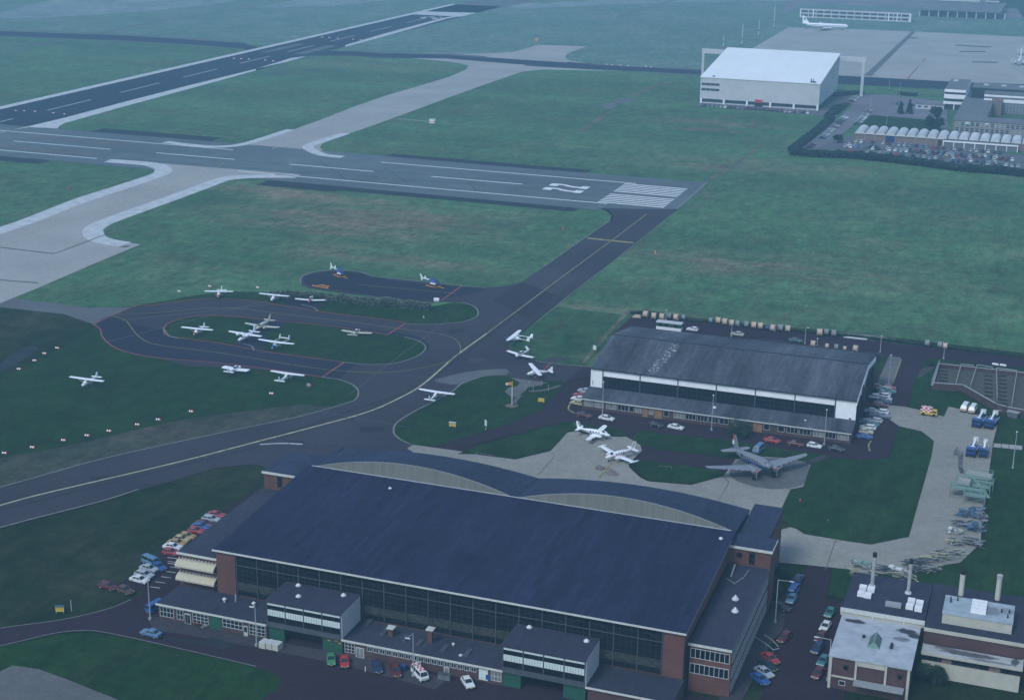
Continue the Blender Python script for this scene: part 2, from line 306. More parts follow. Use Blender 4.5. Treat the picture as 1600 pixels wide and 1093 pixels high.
# ------------------------------------------------------------------ mesh + scene helpers
class MB:
    def __init__(s): s.v = []; s.f = []
    def add(s, vs, fs):
        o = len(s.v); s.v += [tuple(v) for v in vs]; s.f += [tuple(i+o for i in f) for f in fs]; return s
    def box(s, x0, x1, y0, y1, z0, z1):
        if x0 > x1: x0, x1 = x1, x0
        if y0 > y1: y0, y1 = y1, y0
        if z0 > z1: z0, z1 = z1, z0
        return s.add([(x0,y0,z0),(x1,y0,z0),(x1,y1,z0),(x0,y1,z0),(x0,y0,z1),(x1,y0,z1),(x1,y1,z1),(x0,y1,z1)],
                     [(0,3,2,1),(4,5,6,7),(0,1,5,4),(1,2,6,5),(2,3,7,6),(3,0,4,7)])
    def hexa(s, b, t):
        n = len(b)
        return s.add(list(b)+list(t), [tuple(range(n))[::-1], tuple(range(n, 2*n))]+[(i,(i+1)%n,n+(i+1)%n,n+i) for i in range(n)])
    def bar(s, a, b, w, h=None):
        a, b = Vector(a), Vector(b); h = h or w; d = (b-a).normalized()
        u = d.cross(Vector((0,0,1))); u = u.normalized() if u.length > 1e-4 else Vector((1,0,0)); v = u.cross(d).normalized()
        q = [(-1,-1),(1,-1),(1,1),(-1,1)]
        return s.hexa([a+u*w/2*i+v*h/2*j for i, j in q], [b+u*w/2*i+v*h/2*j for i, j in q])
    def tube(s, a, b, r0, r1=None, n=10):
        a, b = Vector(a), Vector(b); r1 = r0 if r1 is None else r1; d = (b-a).normalized()
        u = d.cross(Vector((0,0,1))); u = u.normalized() if u.length > 1e-4 else Vector((1,0,0)); v = u.cross(d).normalized()
        c = [(math.cos(2*math.pi*i/n), math.sin(2*math.pi*i/n)) for i in range(n)]
        return s.hexa([a+(u*x+v*y)*r0 for x, y in c], [b+(u*x+v*y)*r1 for x, y in c])
    def loft(s, rings, cap=True):
        n = len(rings[0]); o = len(s.v)
        for r in rings: s.v += [tuple(p) for p in r]
        for k in range(len(rings)-1):
            for i in range(n):
                a = o+k*n+i; b_ = o+k*n+(i+1) % n
                s.f.append((a, b_, b_+n, a+n))
        if cap:
            s.f.append(tuple(o+i for i in range(n))[::-1]); s.f.append(tuple(o+(len(rings)-1)*n+i for i in range(n)))
        return s
    def build(s, name, material, parent=None, smooth=False, color=None):
        me = bpy.data.meshes.new(name); me.from_pydata(s.v, [], s.f); me.update()
        bm = bmesh.new(); bm.from_mesh(me); bmesh.ops.recalc_face_normals(bm, faces=bm.faces); bm.to_mesh(me); bm.free()
        if smooth: me.polygons.foreach_set('use_smooth', [True]*len(me.polygons))
        me.materials.append(M(material) if isinstance(material, str) else material)
        o = bpy.data.objects.new(name, me); COL.objects.link(o)
        if parent: o.parent = parent
        if color: o.color = (*color, 1)
        return o

def tag(o, label=None, cat=None, group=None, kind=None):
    if label: o['label'] = label
    if cat: o['category'] = cat
    if group: o['group'] = group
    if kind: o['kind'] = kind
    return o
def thing(name, label, cat, loc=(0,0,0), rz=0.0, group=None):
    o = bpy.data.objects.new(name, None); COL.objects.link(o); o.location = loc; o.rotation_euler = (0,0,rz)
    o.empty_display_size = 0.5
    return tag(o, label, cat, group)
def copy_tree(o, parent=None):
    c = o.copy(); COL.objects.link(c)
    if parent: c.parent = parent
    for ch in KIDS.get(o.name, []):
        copy_tree(ch, c)
    return c
KIDS = {}
def index_kids(*roots):
    for r in roots:
        def rec(o):
            KIDS[o.name] = [x for x in COL.objects if x.parent == o]
            for x in KIDS[o.name]: rec(x)
        rec(r)
NUM = ['first','second','third','fourth','fifth','sixth','seventh','eighth','ninth','tenth','eleventh','twelfth','thirteenth','fourteenth','fifteenth','sixteenth','seventeenth','eighteenth','nineteenth','twentieth','twenty-first','twenty-second','twenty-third','twenty-fourth','twenty-fifth','twenty-sixth','twenty-seventh','twenty-eighth','twenty-ninth','thirtieth','thirty-first','thirty-second','thirty-third','thirty-fourth','thirty-fifth','thirty-sixth']

def catmull(pts, n=6, closed=False):
    P = [Vector(p[:2]) for p in pts]; out = []; N = len(P)
    rng = range(N) if closed else range(N-1)
    for i in rng:
        p0 = P[(i-1) % N] if (closed or i > 0) else P[i]
        p1, p2 = P[i], P[(i+1) % N]
        p3 = P[(i+2) % N] if (closed or i+2 < N) else p2
        for k in range(n):
            t = k/n
            out.append(0.5*((2*p1)+(-p0+p2)*t+(2*p0-5*p1+4*p2-p3)*t*t+(-p0+3*p1-3*p2+p3)*t**3))
    if not closed: out.append(P[-1])
    return out
def sheet(name, pts, material, layer, smooth=False, kind='structure', label=None, world=False, n=6):
    """flat ground sheet; pts are photo pixels of its outline read on the ground (or world xy)"""
    q = [Vector(p) for p in pts] if world else [at(p[0], p[1]).to_2d() for p in pts]
    if smooth: q = catmull(q, n, True)
    z = 0.02*layer
    v3 = [Vector((p.x, p.y, z)) for p in q]
    tris = tessellate_polygon([v3])
    me = bpy.data.meshes.new(name); me.from_pydata([tuple(v) for v in v3], [], [tuple(t) for t in tris]); me.update()
    bm = bmesh.new(); bm.from_mesh(me); bmesh.ops.recalc_face_normals(bm, faces=bm.faces)
    for f in bm.faces:
        if f.normal.z < 0: f.normal_flip()
    bm.to_mesh(me); bm.free()
    me.materials.append(M(material)); o = bpy.data.objects.new(name, me); COL.objects.link(o)
    tag(o, label, None, None, kind); return o
def ribbon(name, pts, w, material, layer, smooth=True, world=False, label=None, n=5, closed=False):
    q = [Vector(p) for p in pts] if world else [at(p[0], p[1]).to_2d() for p in pts]
    if smooth: q = catmull(q, n, closed)
    if closed: q = q+[q[0]]
    z = 0.02*layer; vs = []; fs = []
    for i, p in enumerate(q):
        d = (q[min(i+1, len(q)-1)]-q[max(i-1, 0)]); d = d.normalized() if d.length > 1e-6 else Vector((1, 0))
        nrm = Vector((-d.y, d.x))
        vs += [(p.x+nrm.x*w/2, p.y+nrm.y*w/2, z), (p.x-nrm.x*w/2, p.y-nrm.y*w/2, z)]
    for i in range(len(q)-1): fs.append((2*i, 2*i+1, 2*i+3, 2*i+2))
    me = bpy.data.meshes.new(name); me.from_pydata(vs, [], fs); me.update(); me.materials.append(M(material))
    o = bpy.data.objects.new(name, me); COL.objects.link(o); tag(o, label, None, None, 'structure'); return o
# ================================================================== GROUND
def ground_sheet():
    me = bpy.data.meshes.new('ground'); s = 7000
    me.from_pydata([(-s,-500,0),(s,-500,0),(s,s*1.4,0),(-s,s*1.4,0)], [], [(0,1,2,3)]); me.materials.append(M('grass_field'))
    o = bpy.data.objects.new('ground', me); COL.objects.link(o); tag(o, None, None, None, 'structure')
ground_sheet()
sheet('lawn', [(-300,180),(120,180),(120,330),(60,440),(-40,470),(-140,300),(-300,330)], 'grass_front', 0.5, world=True)
sheet('field', [(-260,43),(200,60),(400,70),(600,86),(850,99),(1100,113),(1700,140),(1700,-9),(-260,-9)], 'grass_far_hazed', 0.7)
# darker club lawns and front lawns laid on the field
sheet('lawn', [(-60,468),(22,466),(100,476),(150,481),(207,478),(240,473),(300,462),(350,455),(420,456),(470,462),(520,470),(600,482),(700,478),(760,480),(750,520),(700,560),(560,600),(470,628),(380,650),(300,655),(215,672),(130,690),(60,704),(-60,726)], 'grass_lawn', 1)
sheet('dry_verge', [(-60,726),(60,705),(130,691),(215,671),(300,652),(400,640),(470,632),(560,640),(440,670),(250,712),(100,748),(-60,790)], 'grass_dry', 2)
sheet('lawn', [(-60,478),(30,484),(100,492),(150,508),(140,520),(90,545),(20,580),(-60,606)], 'grass_front', 2)
sheet('lawn', [(-90,850),(217,766),(420,724),(470,790),(330,900),(200,960),(60,985),(-90,1000)], 'grass_front', 1)
# ---- main dark runway (upper left) in world coordinates: it runs along Y
sheet('runway', [(-535,560),(-551,1500),(-601,1500),(-590,560)], 'asphalt_runway', 3, world=True)
sheet('runway_shoulder', [(-590,560),(-601,1500),(-607,1500),(-597,560)], 'edge_white', 4, world=True)
sheet('runway_shoulder', [(0,207),(45,199),(90,201),(93,197),(100,193),(200,165),(300,138),(400,110.5),(450,96.5),(400,108),(300,132.5),(200,158),(100,184.5),(0,208)], 'edge_white', 5)
sheet('runway_shoulder', [(400,110.5),(455,95),(480,88),(455,91),(400,108)], 'edge_white', 5)
sheet('runway_shoulder', [(540,73.5),(600,57.5),(700,29),(742,21.5),(735,21),(690,29),(600,53),(539,71)], 'edge_white', 5)
sheet('runway_end', [(640,22.5),(655,18),(745,20.5),(720,26.5)], 'edge_white', 4.5)
sheet('tarmac', [(668,17.5),(745,0),(800,-12),(900,-12),(850,0),(800,9),(748,20)], 'asphalt_old', 3)
def marks(name, quads, material, layer):
    """several painted marks as one mesh; quads are world xy corner lists"""
    mb = MB(); z = 0.02*layer
    for q in quads:
        v3 = [Vector((p[0], p[1], z)) for p in q]
        tr = tessellate_polygon([v3]); mb.add(v3, [tuple(t) for t in tr])
    o = mb.build(name, material); tag(o, None, None, None, 'structure')
    for p in o.data.polygons:
        pass
    bm = bmesh.new(); bm.from_mesh(o.data)
    for f in bm.faces:
        if f.normal.z < 0: f.normal_flip()
    bm.to_mesh(o.data); bm.free(); return o
def rect(x0, x1, y0, y1): return [(x0,y0),(x1,y0),(x1,y1),(x0,y1)]
def pxq(*p): return [tuple(at(a, b).to_2d()) for a, b in p]
dash = []
for (y0, y1) in ((682,728),(760,806),(838,885),(915,962),(996,1042),(1072,1118),(1149,1195),(1228,1276),(1310,1356)):
    x = -565-(y0-760)*0.0158; dash.append([(x-.6,y0),(x+.6,y0),(x+.6-.7,y1),(x-.6-.7,y1)])
marks('runway_marking', dash, 'paint_white_worn', 6)
marks('runway_marking', [pxq((406,82),(466,68.7),(476,69.3),(419,82.5)), pxq((459,84.5),(512,71),(527,72.5),(475,85.5))], 'asphalt_old', 6)
marks('runway_marking', [pxq((655,28.2),(668,26),(672,27.5),(660,29.5)), pxq((664,26),(680,26.5),(678,28),(664,27.6)), pxq((674,29),(690,27.5),(692,29),(677,31)), pxq((682,30),(688,26.5),(691,27),(686,31))], 'paint_white_worn', 6)
# ---- crossing taxiway
sheet('taxiway', [(-20,48),(200,56),(380,67),(400,74),(500,80),(550,80),(600,83.5),(700,86),(800,92.5),(900,99),(1095,110),(1320,119),(1500,127),(1700,137),(1700,150),(1500,141),(1320,132),(1095,117),(900,106),(800,100),(700,93),(600,90),(540,87),(480,87.5),(440,90),(400,88),(380,76),(200,64),(-20,56)], 'asphalt_runway', 2)
ribbon('taxiway_shoulder', [(20,47.5),(200,55),(370,66.5)], 5, 'asphalt_old', 3)
ribbon('taxiway_shoulder', [(0,57),(200,65),(350,74)], 4, 'asphalt_old', 3)
ribbon('taxiway_shoulder', [(560,79),(620,83),(700,85.2),(760,89)], 4, 'asphalt_old', 3)
ribbon('taxiway_shoulder', [(885,97.5),(950,102),(1095,109)], 5, 'concrete_old', 3)
ribbon('taxiway_shoulder', [(820,102.5),(900,107),(1000,112.5),(1095,118)], 4, 'concrete_old', 3)
# ---- diagonal concrete taxiway
sheet('taxiway', [(400,221),(455,204),(510,184),(550,168),(600,150.5),(650,136),(700,121),(727,109.5),(733,103),(718,99),(690,95.5),(640,91),(700,92),(800,100),(840,103),(990,112),(920,110.5),(850,109),(815,112.5),(750,135),(700,153),(625,181),(575,199),(530,214),(503,225),(500,231),(510,240),(535,246),(545,256),(400,246),(260,235),(262,222),(300,227),(337,230),(370,228)], 'concrete', 3)
sheet('taxiway', [(690,85),(735,84.5),(800,82),(822,76),(842,70),(918,73),(890,82),(882,89),(890,95),(930,101),(900,99),(800,92.5),(700,86)], 'concrete', 3)
ribbon('runway_shoulder', [(258,222),(300,227),(337,229.5),(372,227),(404,219),(455,202.5)], 5.5, 'edge_white', 5)
ribbon('runway_shoulder', [(535,245.5),(505,242),(485,234),(482,228.5),(497,222.5),(540,208.5)], 6, 'edge_white', 5)
ribbon('taxiway_marking', [(425,233),(480,215),(560,185.5),(700,137),(800,103)], 0.5, 'paint_yellow', 5, False)
# ---- runway with the two-figure number (runs along X)
sheet('runway', [(-900,708),(-440,709.5),(-330,709),(-250,707),(-155,709),(-154,690),(-154,637),(-184,631),(-226,631.5),(-330,632),(-900,632)], 'asphalt_grey', 4, world=True)
for y0, y1, xs in ((706,722,[(-500,-425)]),(705,716,[(-322,-215)]),(622,634,[(-560,-470)]),(620,633,[(-348,-308)]),(624,633,[(-308,-195)])):
    for a, b in xs: sheet('runway_shoulder', rect(a, b, y0, y1), 'asphalt_patch', 3, world=True)
q = [rect(-900,-402,692.2,693.3), rect(-318,-186,692.2,693.3), rect(-900,-452,644.3,645.4), rect(-372,-186,644.3,645.4)]
q += [rect(a, b, 669.3, 670.5) for a, b in ((-620,-592),(-433.5,-388),(-357.3,-311.6),(-281.1,-235))]
q += [rect(-520,-460,668.3,669.4)]
marks('runway_marking', q, 'paint_white', 6)
marks('runway_marking', [rect(-521,-461,678,687.3), rect(-523,-460.5,648.5,658.5)], 'concrete_old', 6)
th = [rect(-190.8,-160.5, y, y+1.75) for y in [646.4+3.55*i for i in range(6)]+[671.2+3.55*i for i in range(6)]]
marks('runway_marking', th, 'paint_white', 7)
def digit2(cx0, cx1, yb, yt):
    """figure 2 lying on the runway: its top is at cx0, its foot at cx1, its left side at yt"""
    L_, W_ = cx1-cx0, yt-yb
    def p(u, v): return (cx0+L_*u, yt-W_*v) # u 0 top..1 foot ; v 0 left..1 right
    return [[p(.0,.12),p(.04,0),p(.22,0),p(.22,.82),p(.0,.82)],
            [p(.22,.0),p(.36,.05),p(.52,.34),p(.66,.46),p(.80,.46),p(.80,.84),p(.60,.82),p(.46,.66),p(.34,.40),p(.22,.36)],
            [p(.80,.12),p(1.0,.12),p(1.0,1.0),p(.80,1.0)]]
marks('runway_number', digit2(-222.6,-203.6,670.8,677.6)+digit2(-222.6,-203.6,661.2,668.0), 'paint_white', 7)
ribbon('kerb', [(1105,284.5),(1050,333.5),(1022,357),(940,422),(900,452),(815,521)], 0.7, 'kerb', 6, False)
ribbon('kerb', [(935,321),(955,335),(952,345),(916,371),(852,416),(820,441)], 0.6, 'kerb', 6)
marks('service_path', [rect(-166,-164.5,694,705), pxq((1088,303.5),(1117,305.5),(1117,307),(1088,305)), pxq((1068,320.5),(1098,322),(1098,323.6),(1068,322))], 'concrete_old', 5)
# ---- big concrete taxiway lower left with white bands
sheet('taxiway', [(168,250),(258,256),(330,262),(400,267),(470,273),(460,279),(400,278),(355,282),(310,299),(250,322),(175,350),(161,359),(165,370),(185,377),(220,382),(150,411),(60,450),(0,474),(-120,524),(-120,400),(0,356),(47,338),(120,309),(207,282),(240,271),(241,265),(225,259),(168,254)], 'concrete', 5)
ribbon('taxiway_shoulder', [(168,251.5),(215,254.5),(245,258.5),(255,263.5),(252,271),(225,281),(190,293),(120,316),(50,343.5),(0,360.5),(-60,383)], 8, 'edge_white', 6)
ribbon('taxiway_shoulder', [(459,274.8),(400,276),(355,279),(310,294.5),(250,316.5),(200,334),(160,349),(146,358.5),(148,369.5),(165,377),(195,382)], 8, 'edge_white', 6)
ribbon('taxiway_marking', [(-60,403),(0,382),(160,326),(327,267)], 0.6, 'paint_yellow', 7, False)
ribbon('taxiway_marking', [(327,267),(345,259),(348,255),(340,252)], 0.4, 'paint_yellow_line', 7)
marks('joint', [pxq((0,386),(85,396),(84,397.5),(0,387.5)), pxq((0,437),(60,441.5),(60,443),(0,438.5)), pxq((85,396),(220,345),(222,345.6),(86,397)), pxq((185,387),(197,387),(205,384),(195,384))], 'concrete_old', 7)
# ---- grey link and the dark club apron
sheet('taxiway', [(-40,480),(0,471),(22,466),(100,476),(140,481),(207,480),(147,507),(100,491),(0,480),(-40,482)], 'asphalt_old', 4)
sheet('club_apron', [(207,480),(240,477),(300,469),(350,467.5),(400,471),(440,477),(470,477),(490,486),(520,490),(610,501),(640,506),(700,506),(740,497),(747,490),(742,480),(720,473),(688,471),(675,473),(550,460),(482,450),(470,444),(470,436),(475,431),(495,425),(525,422.5),(560,425),(582,432),(607,435),(675,442),(722,447),(757,450),(790,447),(820,441),(852,416),(916,371),(952,346),(956,337),(947,330),(935,325),(1000,327),(1060,327),(1050,333.5),(1022,357),(940,422),(900,452),(815,521),(799,533),(795,545),(812,557),(845,566),(890,571),(925,574),(985,497),(1012,493),(1200,515),(1375,535),(1600,560),(1700,570),(1700,586),(1600,576),(1443,562),(1436,575),(1417,637),(1385,719),(1345,720),(1285,711),(1150,690),(1000,677),(905,655),(850,667),(750,694),(715,710),(670,699),(636,702),(800,760),(900,800),(700,800),(480,760),(400,725),(337,731),(275,750),(217,766),(157,784),(50,812),(-60,842),(-60,778),(0,762),(75,741),(150,720),(250,697),(400,665),(470,651),(545,630),(556,625),(560,613),(553,603),(530,594),(503,590),(400,577),(350,574),(300,573.5),(287,572),(257,561),(215,555),(180,544),(160,527),(157,515),(147,507)], 'asphalt', 6)
sheet('apron_patch', [(150,508),(160,525),(180,542),(215,553),(257,559),(340,567),(480,584),(505,589),(530,592),(560,570),(640,560),(670,545),(665,533),(640,523),(560,512),(440,500),(330,494),(290,497),(262,508),(255,515),(200,505),(170,495)], 'asphalt_dark', 7, smooth=True)
sheet('apron_patch', [(475,437),(480,431),(500,426),(525,424),(560,427),(600,436),(690,446),(760,452),(700,466),(640,470),(560,458),(485,446)], 'asphalt_dark', 7, smooth=True)
sheet('apron_patch', [(680,596),(700,588),(740,580),(790,577),(790,586),(760,588),(720,601)], 'asphalt_old', 7, smooth=True)
sheet('apron_patch', [(815,441),(850,417),(905,433),(870,461)], 'tarmac_light', 7)
sheet('apron_patch', [(770,470),(815,441),(870,461),(826,500)], 'tarmac_dark', 7)
# islands
sheet('grass_island', [(258,520),(256,514),(263,506),(280,500),(310,495),(350,494),(392,497),(437,503),(500,508),(607,524),(632,527),(655,534),(665,543),(658,553),(640,562),(612,568),(585,570),(550,568),(500,560),(455,554),(398,546),(365,541),(330,535),(285,530),(265,526)], 'grass_lawn', 8, smooth=True)
sheet('plane_stand', [(392,499),(437,504),(448,507),(430,516),(412,523),(420,530),(405,548),(380,545),(363,537),(375,530),(395,518)], 'asphalt_dark', 9)
sheet('grass_island', [(495,487.5),(480,482),(492,474),(515,470),(560,474),(675,479),(710,473),(735,477),(747,487),(743,496),(722,504),(690,508),(650,507),(610,502),(550,494)], 'grass_lawn', 8)
sheet('plane_stand', [(430,470),(505,466),(510,472),(495,486),(480,481),(460,478)], 'asphalt_dark', 9)
sheet('grass_island', [(750,590),(722,600),(707,612),(680,627),(650,642),(625,657),(616,667),(616,678),(625,687),(642,695),(672,699),(725,685),(800,661),(845,641),(862,625),(882,599),(845,596),(822,595),(800,589),(780,587)], 'grass_lawn', 8, smooth=True)
sheet('paved_path', [(797,590),(822,594),(855,598),(843,603),(826,605),(812,618),(800,622),(788,612),(796,606),(808,604),(812,598)], 'concrete_old', 9)
ribbon('paved_path', [(826,612),(850,610),(875,603)], 1.2, 'concrete_old', 10)
ribbon('paved_path', [(812,618),(806,626),(803,633)], 1.2, 'concrete_old', 10)
sheet('sand_patch', [(789,634),(800,631),(810,634),(800,638)], 'soil', 10, smooth=True)
sheet('grass_island', [(870,480),(840,502),(810,524),(797,535),(795,545),(812,557),(845,565),(890,570),(912,571),(990,494)], 'grass_mid', 8)
ribbon('dry_track', [(985,484),(955,515),(925,550),(912,568)], 1.5, 'worn_grass', 9)
# painted guide lines on the apron
ribbon('taxiway_marking', [(-60,806),(0,790),(67,772),(200,741),(300,717),(400,691),(500,665),(575,644),(625,622),(662,600),(712,557),(760,522)], 0.6, 'paint_yellow', 10)
ribbon('taxiway_marking', [(760,522),(800,492),(900,417),(960,373),(1010,335)], 0.42, 'paint_yellow_line', 10, False)
marks('taxiway_marking', [pxq((917,371.6),(990,379),(990,381),(917,373.6))], 'paint_yellow_line', 10)
ribbon('taxiway_marking', [(406,695),(440,693.3),(473,694.5)], 0.7, 'paint_white_worn', 10)
LG = 0.24
ribbon('guide_line', [(560,434+10.5),(600,449),(700,458),(712,460)], LG, 'paint_yellow_line', 10)
ribbon('guide_line', [(180,492),(250,489),(320,482),(380,483),(440,491),(560,505),(622,514),(680,521),(710,530),(719,542),(717,553),(700,567)], LG, 'paint_yellow_line', 10)
ribbon('guide_line', [(175,494),(195,500),(205,512),(218,527),(245,539),(330,550),(400,561),(480,574),(560,582),(620,581),(680,571),(705,563)], LG, 'paint_yellow_line', 10)
RW = 0.38
ribbon('boundary_line', [(145,507),(157,515),(160,527),(180,544),(215,555),(257,561),(320,565.5),(400,574.5),(503,590)], RW, 'paint_red', 11)
ribbon('boundary_line', [(147,507),(207,480),(240,477),(300,469),(350,467.5),(400,471),(440,478),(497,487),(560,495),(610,501),(635,504.5)], RW, 'paint_red', 11)
ribbon('boundary_line', [(635,505),(605.5,523.5)], 0.55, 'paint_red', 11, False)
ribbon('boundary_line', [(605.5,523.5),(560,516),(500,508),(437,502.5),(350,494),(300,495),(265,505),(256,515),(262,525),(300,531),(345,537),(400,547.5),(450,555),(538,566.5)], RW, 'paint_red', 11)
ribbon('boundary_line', [(538,566.5),(503,590)], 0.55, 'paint_red', 11, False)
ribbon('boundary_line', [(722,447),(688,471)], 0.55, 'paint_red', 11, False)
marks('boundary_line', [pxq((858,569.5),(860.5,569.5),(846,583),(844,583)), pxq((838,586),(840.5,586),(836,592),(834,592))], 'paint_red', 11)
for pts in ([(470,444),(470,436),(475,431),(495,425),(525,422.5),(560,425),(582,432),(607,435),(675,442),(722,447),(757,450)],
            [(636,506.5),(670,507.5),(720,504),(743,496),(747,488),(740,479),(722,473)],
            [(632,527),(655,534),(665,543),(658,553),(640,562),(612,569),(575,570),(538,567)],
            [(503,590),(530,594),(553,603),(560,613),(556,624),(540,631),(470,651),(400,665.5),(250,697),(150,720),(75,741),(0,762)],
            [(750,590),(722,600),(707,612),(680,627),(650,642),(625,657),(616,667),(616,678),(625,687),(642,695)],
            [(812,557),(845,566),(890,571),(925,574)], [(255,513),(265,526),(280,529)],
            [(397,548),(392,541),(372,536)], [(497,487),(489,481),(470,476.5)],
            [(0,825),(50,811.5),(157,784),(217,765)]):
    ribbon('kerb', pts, 0.45, 'kerb', 12)
# ---- brick roads, concrete aprons and lawns around the hangars
sheet('road', [(672,700),(725,685),(800,661),(845,641),(862,625),(882,599),(912,574),(925,574),(912,640),(1100,665),(1330,693),(1340,626),(1380,560),(1390,545),(1443,561),(1440,572),(1417,637),(1402,668),(1385,719),(1345,720),(1285,711),(1150,692),(1000,677),(990,683),(975,700),(965,683),(905,662),(885,659),(850,668),(750,694),(715,710)], 'brick_paving', 13)
sheet('road', [(960,520),(985,497),(1012,493),(1200,515),(1375,535),(1600,560),(1700,570),(1700,586),(1600,576),(1443,562),(1375,552),(1200,530)], 'brick_paving', 13.5)
sheet('road', [(990,690),(1150,712),(1220,715),(1180,745),(1000,724),(975,700)], 'brick_paving', 14)
sheet('car_bays', [(912,650),(925,636),(1100,661),(1330,690),(1400,640),(1420,640),(1385,719),(1345,722),(1250,708),(1100,683),(985,671)], 'brick_paving', 14)
ribbon('kerb_marking', [(1359,706),(1357,697),(1361,690)], 0.4, 'paint_yellow_line', 16)
ribbon('kerb_marking', [(898,647),(888,640),(892,630)], 0.4, 'paint_yellow_line', 16)
ribbon('kerb_marking', [(1395,600),(1408,563)], 0.4, 'paint_yellow_line', 16)
sheet('concrete_apron', [(636,702),(645,696),(712,705),(750,712),(805,719),(860,706),(885,677),(905,675),(975,682),(1000,695),(1003,705),(990,718),(982,730),(1000,747),(1012,753),(1080,759),(1130,745),(1143,728),(1152,715),(1190,712),(1225,716),(1260,722),(1268,727),(1255,762),(1235,766),(1219,800),(1215,830),(1235,825),(1290,840),(1312,845),(1360,852),(1420,840),(1433,793),(1455,715),(1459,690),(1440,675),(1405,667),(1380,650),(1380,633),(1417,637),(1475,650),(1482,634),(1505,640),(1560,660),(1552,690),(1545,740),(1535,800),(1532,850),(1500,880),(1380,898),(1320,890),(1262,884),(1215,880),(1000,860),(800,800)], 'concrete_apron', 15)
sheet('stain', [(1140,735),(1160,718),(1225,718),(1262,726),(1255,758),(1200,765),(1150,752)], 'concrete_old', 16, smooth=True)  # stained concrete, with the soft shade beneath the airliner put into its colour
sheet('oil_stain', [(934,728),(945,731),(958,735),(968,743),(962,746),(948,742),(938,737),(930,734)], 'rust', 17, smooth=True)
sheet('oil_stain', [(1495,700),(1500,706),(1505,708),(1504,730),(1508,740),(1498,738),(1496,715),(1489,712)], 'oil', 17, smooth=True)
ribbon('guide_line', [(956,724),(944,738),(935,750)], 0.5, 'paint_yellow_line', 18, False)
marks('joint', [pxq((862,707),(867,714),(866.5,714.5),(861,707.5)), pxq((866,714),(867,714.5),(840,744),(839,744)), pxq((1130,745),(1139,754),(1138,755),(1129,746)), pxq((1139,754),(1140,754),(1121,787),(1120,787)), pxq((1197,756),(1235,765),(1235,766.2),(1197,757.2)), pxq((1305,845),(1306.5,845),(1290,892),(1288.5,892))], 'asphalt_old', 17)
LW = 'grass_lawn'
sheet('lawn', [(715,711),(750,696),(850,669),(885,660),(897,664),(900,670),(887,676),(875,690),(860,706),(830,713),(805,719),(750,711)], LW, 19)
sheet('lawn', [(903,664),(950,669),(970,675),(978,680),(972,684),(930,681),(905,676)], LW, 19, smooth=True)
sheet('lawn', [(988,688),(993,678),(1003,675),(1075,683),(1150,690),(1175,697),(1230,704),(1285,711),(1297,714),(1265,724),(1225,717),(1195,715),(1150,719),(1125,716),(1075,709),(1030,703),(1000,697)], LW, 19)
sheet('lawn', [(982,727),(988,720),(1002,720),(1060,728),(1132,738),(1130,745),(1080,759),(1012,752)], LW, 19)
sheet('lawn', [(1290,716),(1345,720),(1388,718),(1405,668),(1440,676),(1459,691),(1455,715),(1433,793),(1420,840),(1362,852),(1312,845),(1257,836),(1219,812),(1219,800),(1235,766),(1255,762),(1268,724)], LW, 19)
ribbon('path', [(1262,726),(1275,720),(1290,714)], 2.0, 'brick_paving_light', 20)
sheet('lawn', [(1420,636),(1430,592),(1440,572),(1447,563),(1480,566),(1470,602),(1560,645),(1700,665),(1700,1000),(1440,935),(1322,940),(1295,932),(1302,890),(1320,890),(1380,899),(1500,881),(1533,852),(1538,800),(1547,740),(1556,690),(1562,662),(1505,642),(1482,636),(1475,652)], LW, 16)
sheet('lawn', [(1443,563),(1447,561),(1700,588),(1700,600),(1600,583),(1480,572),(1440,575)], LW, 17)
sheet('path', [(1440,577),(1458,570),(1462,574),(1440,590),(1432,592)], 'brick_paving_light', 17)
marks('path_slab', [pxq((1553,694),(1564,695),(1563.5,701),(1552,700)), pxq((1565,695),(1576,696),(1575.5,702.5),(1564.5,701)), pxq((1577,696),(1597,698),(1596.5,704.5),(1576.5,702.5))], 'concrete', 18)
sheet('lawn', [(1368,561),(1389,557),(1378,582),(1366,590)], LW, 17)
sheet('gravel_strip', [(1389,557),(1408,560),(1393,604),(1370,600),(1378,582)], 'concrete_old', 17)
ribbon('verge', [(1000,487),(1080,500),(1180,511),(1300,521),(1400,532),(1600,556)], 5.0, 'grass_front', 12)
ribbon('gravel_strip', [(1300,521),(1360,526),(1400,532)], 2.0, 'gravel', 14)
# front roads
sheet('road', [(-80,997),(0,981),(87,969.5),(135,960),(175,949),(205,936),(228,925),(196,918),(188,912),(205,902),(262,850),(300,828),(350,796),(420,756),(440,790),(340,900),(250,964),(400,1000),(560,1030),(700,1060),(900,1110),(1100,1180),(1180,1120),(1215,1000),(1225,930),(1262,883),(1300,889),(1290,935),(1330,945),(1320,1100),(1300,1220),(900,1220),(520,1072),(400,1042),(280,1014),(175,991),(135,986),(87,990),(0,1010),(-80,1025)], 'brick_paving', 9)
ribbon('kerb', [(-80,1024),(0,1009.5),(87,989.5),(135,985.5),(175,990.5),(280,1013.5),(400,1041.5)], 0.2, 'kerb', 10)
ribbon('kerb', [(-80,998),(0,982),(87,970),(135,960.5),(175,949.5),(205,937)], 0.2, 'kerb', 10)
sheet('pavement', [(228,962),(250,965),(400,998),(540,1022),(700,1060),(680,1078),(540,1040),(400,1012),(290,992),(240,985)], 'brick_paving_light', 10)
sheet('lawn', [(-80,1027),(0,1011),(87,992),(135,988),(175,993),(280,1016),(400,1044),(432,1054),(440,1064),(436,1074),(400,1100),(300,1180),(-80,1180)], 'grass_lawn', 9.8)
sheet('road', rect(-134,-36,196,246.9), 'brick_paving', 9.5, world=True)
sheet('yard', [(-60,1075),(0,1050),(20,1040),(60,1046),(100,1060),(200,1100),(-60,1140)], 'concrete_old', 10)
bay = []
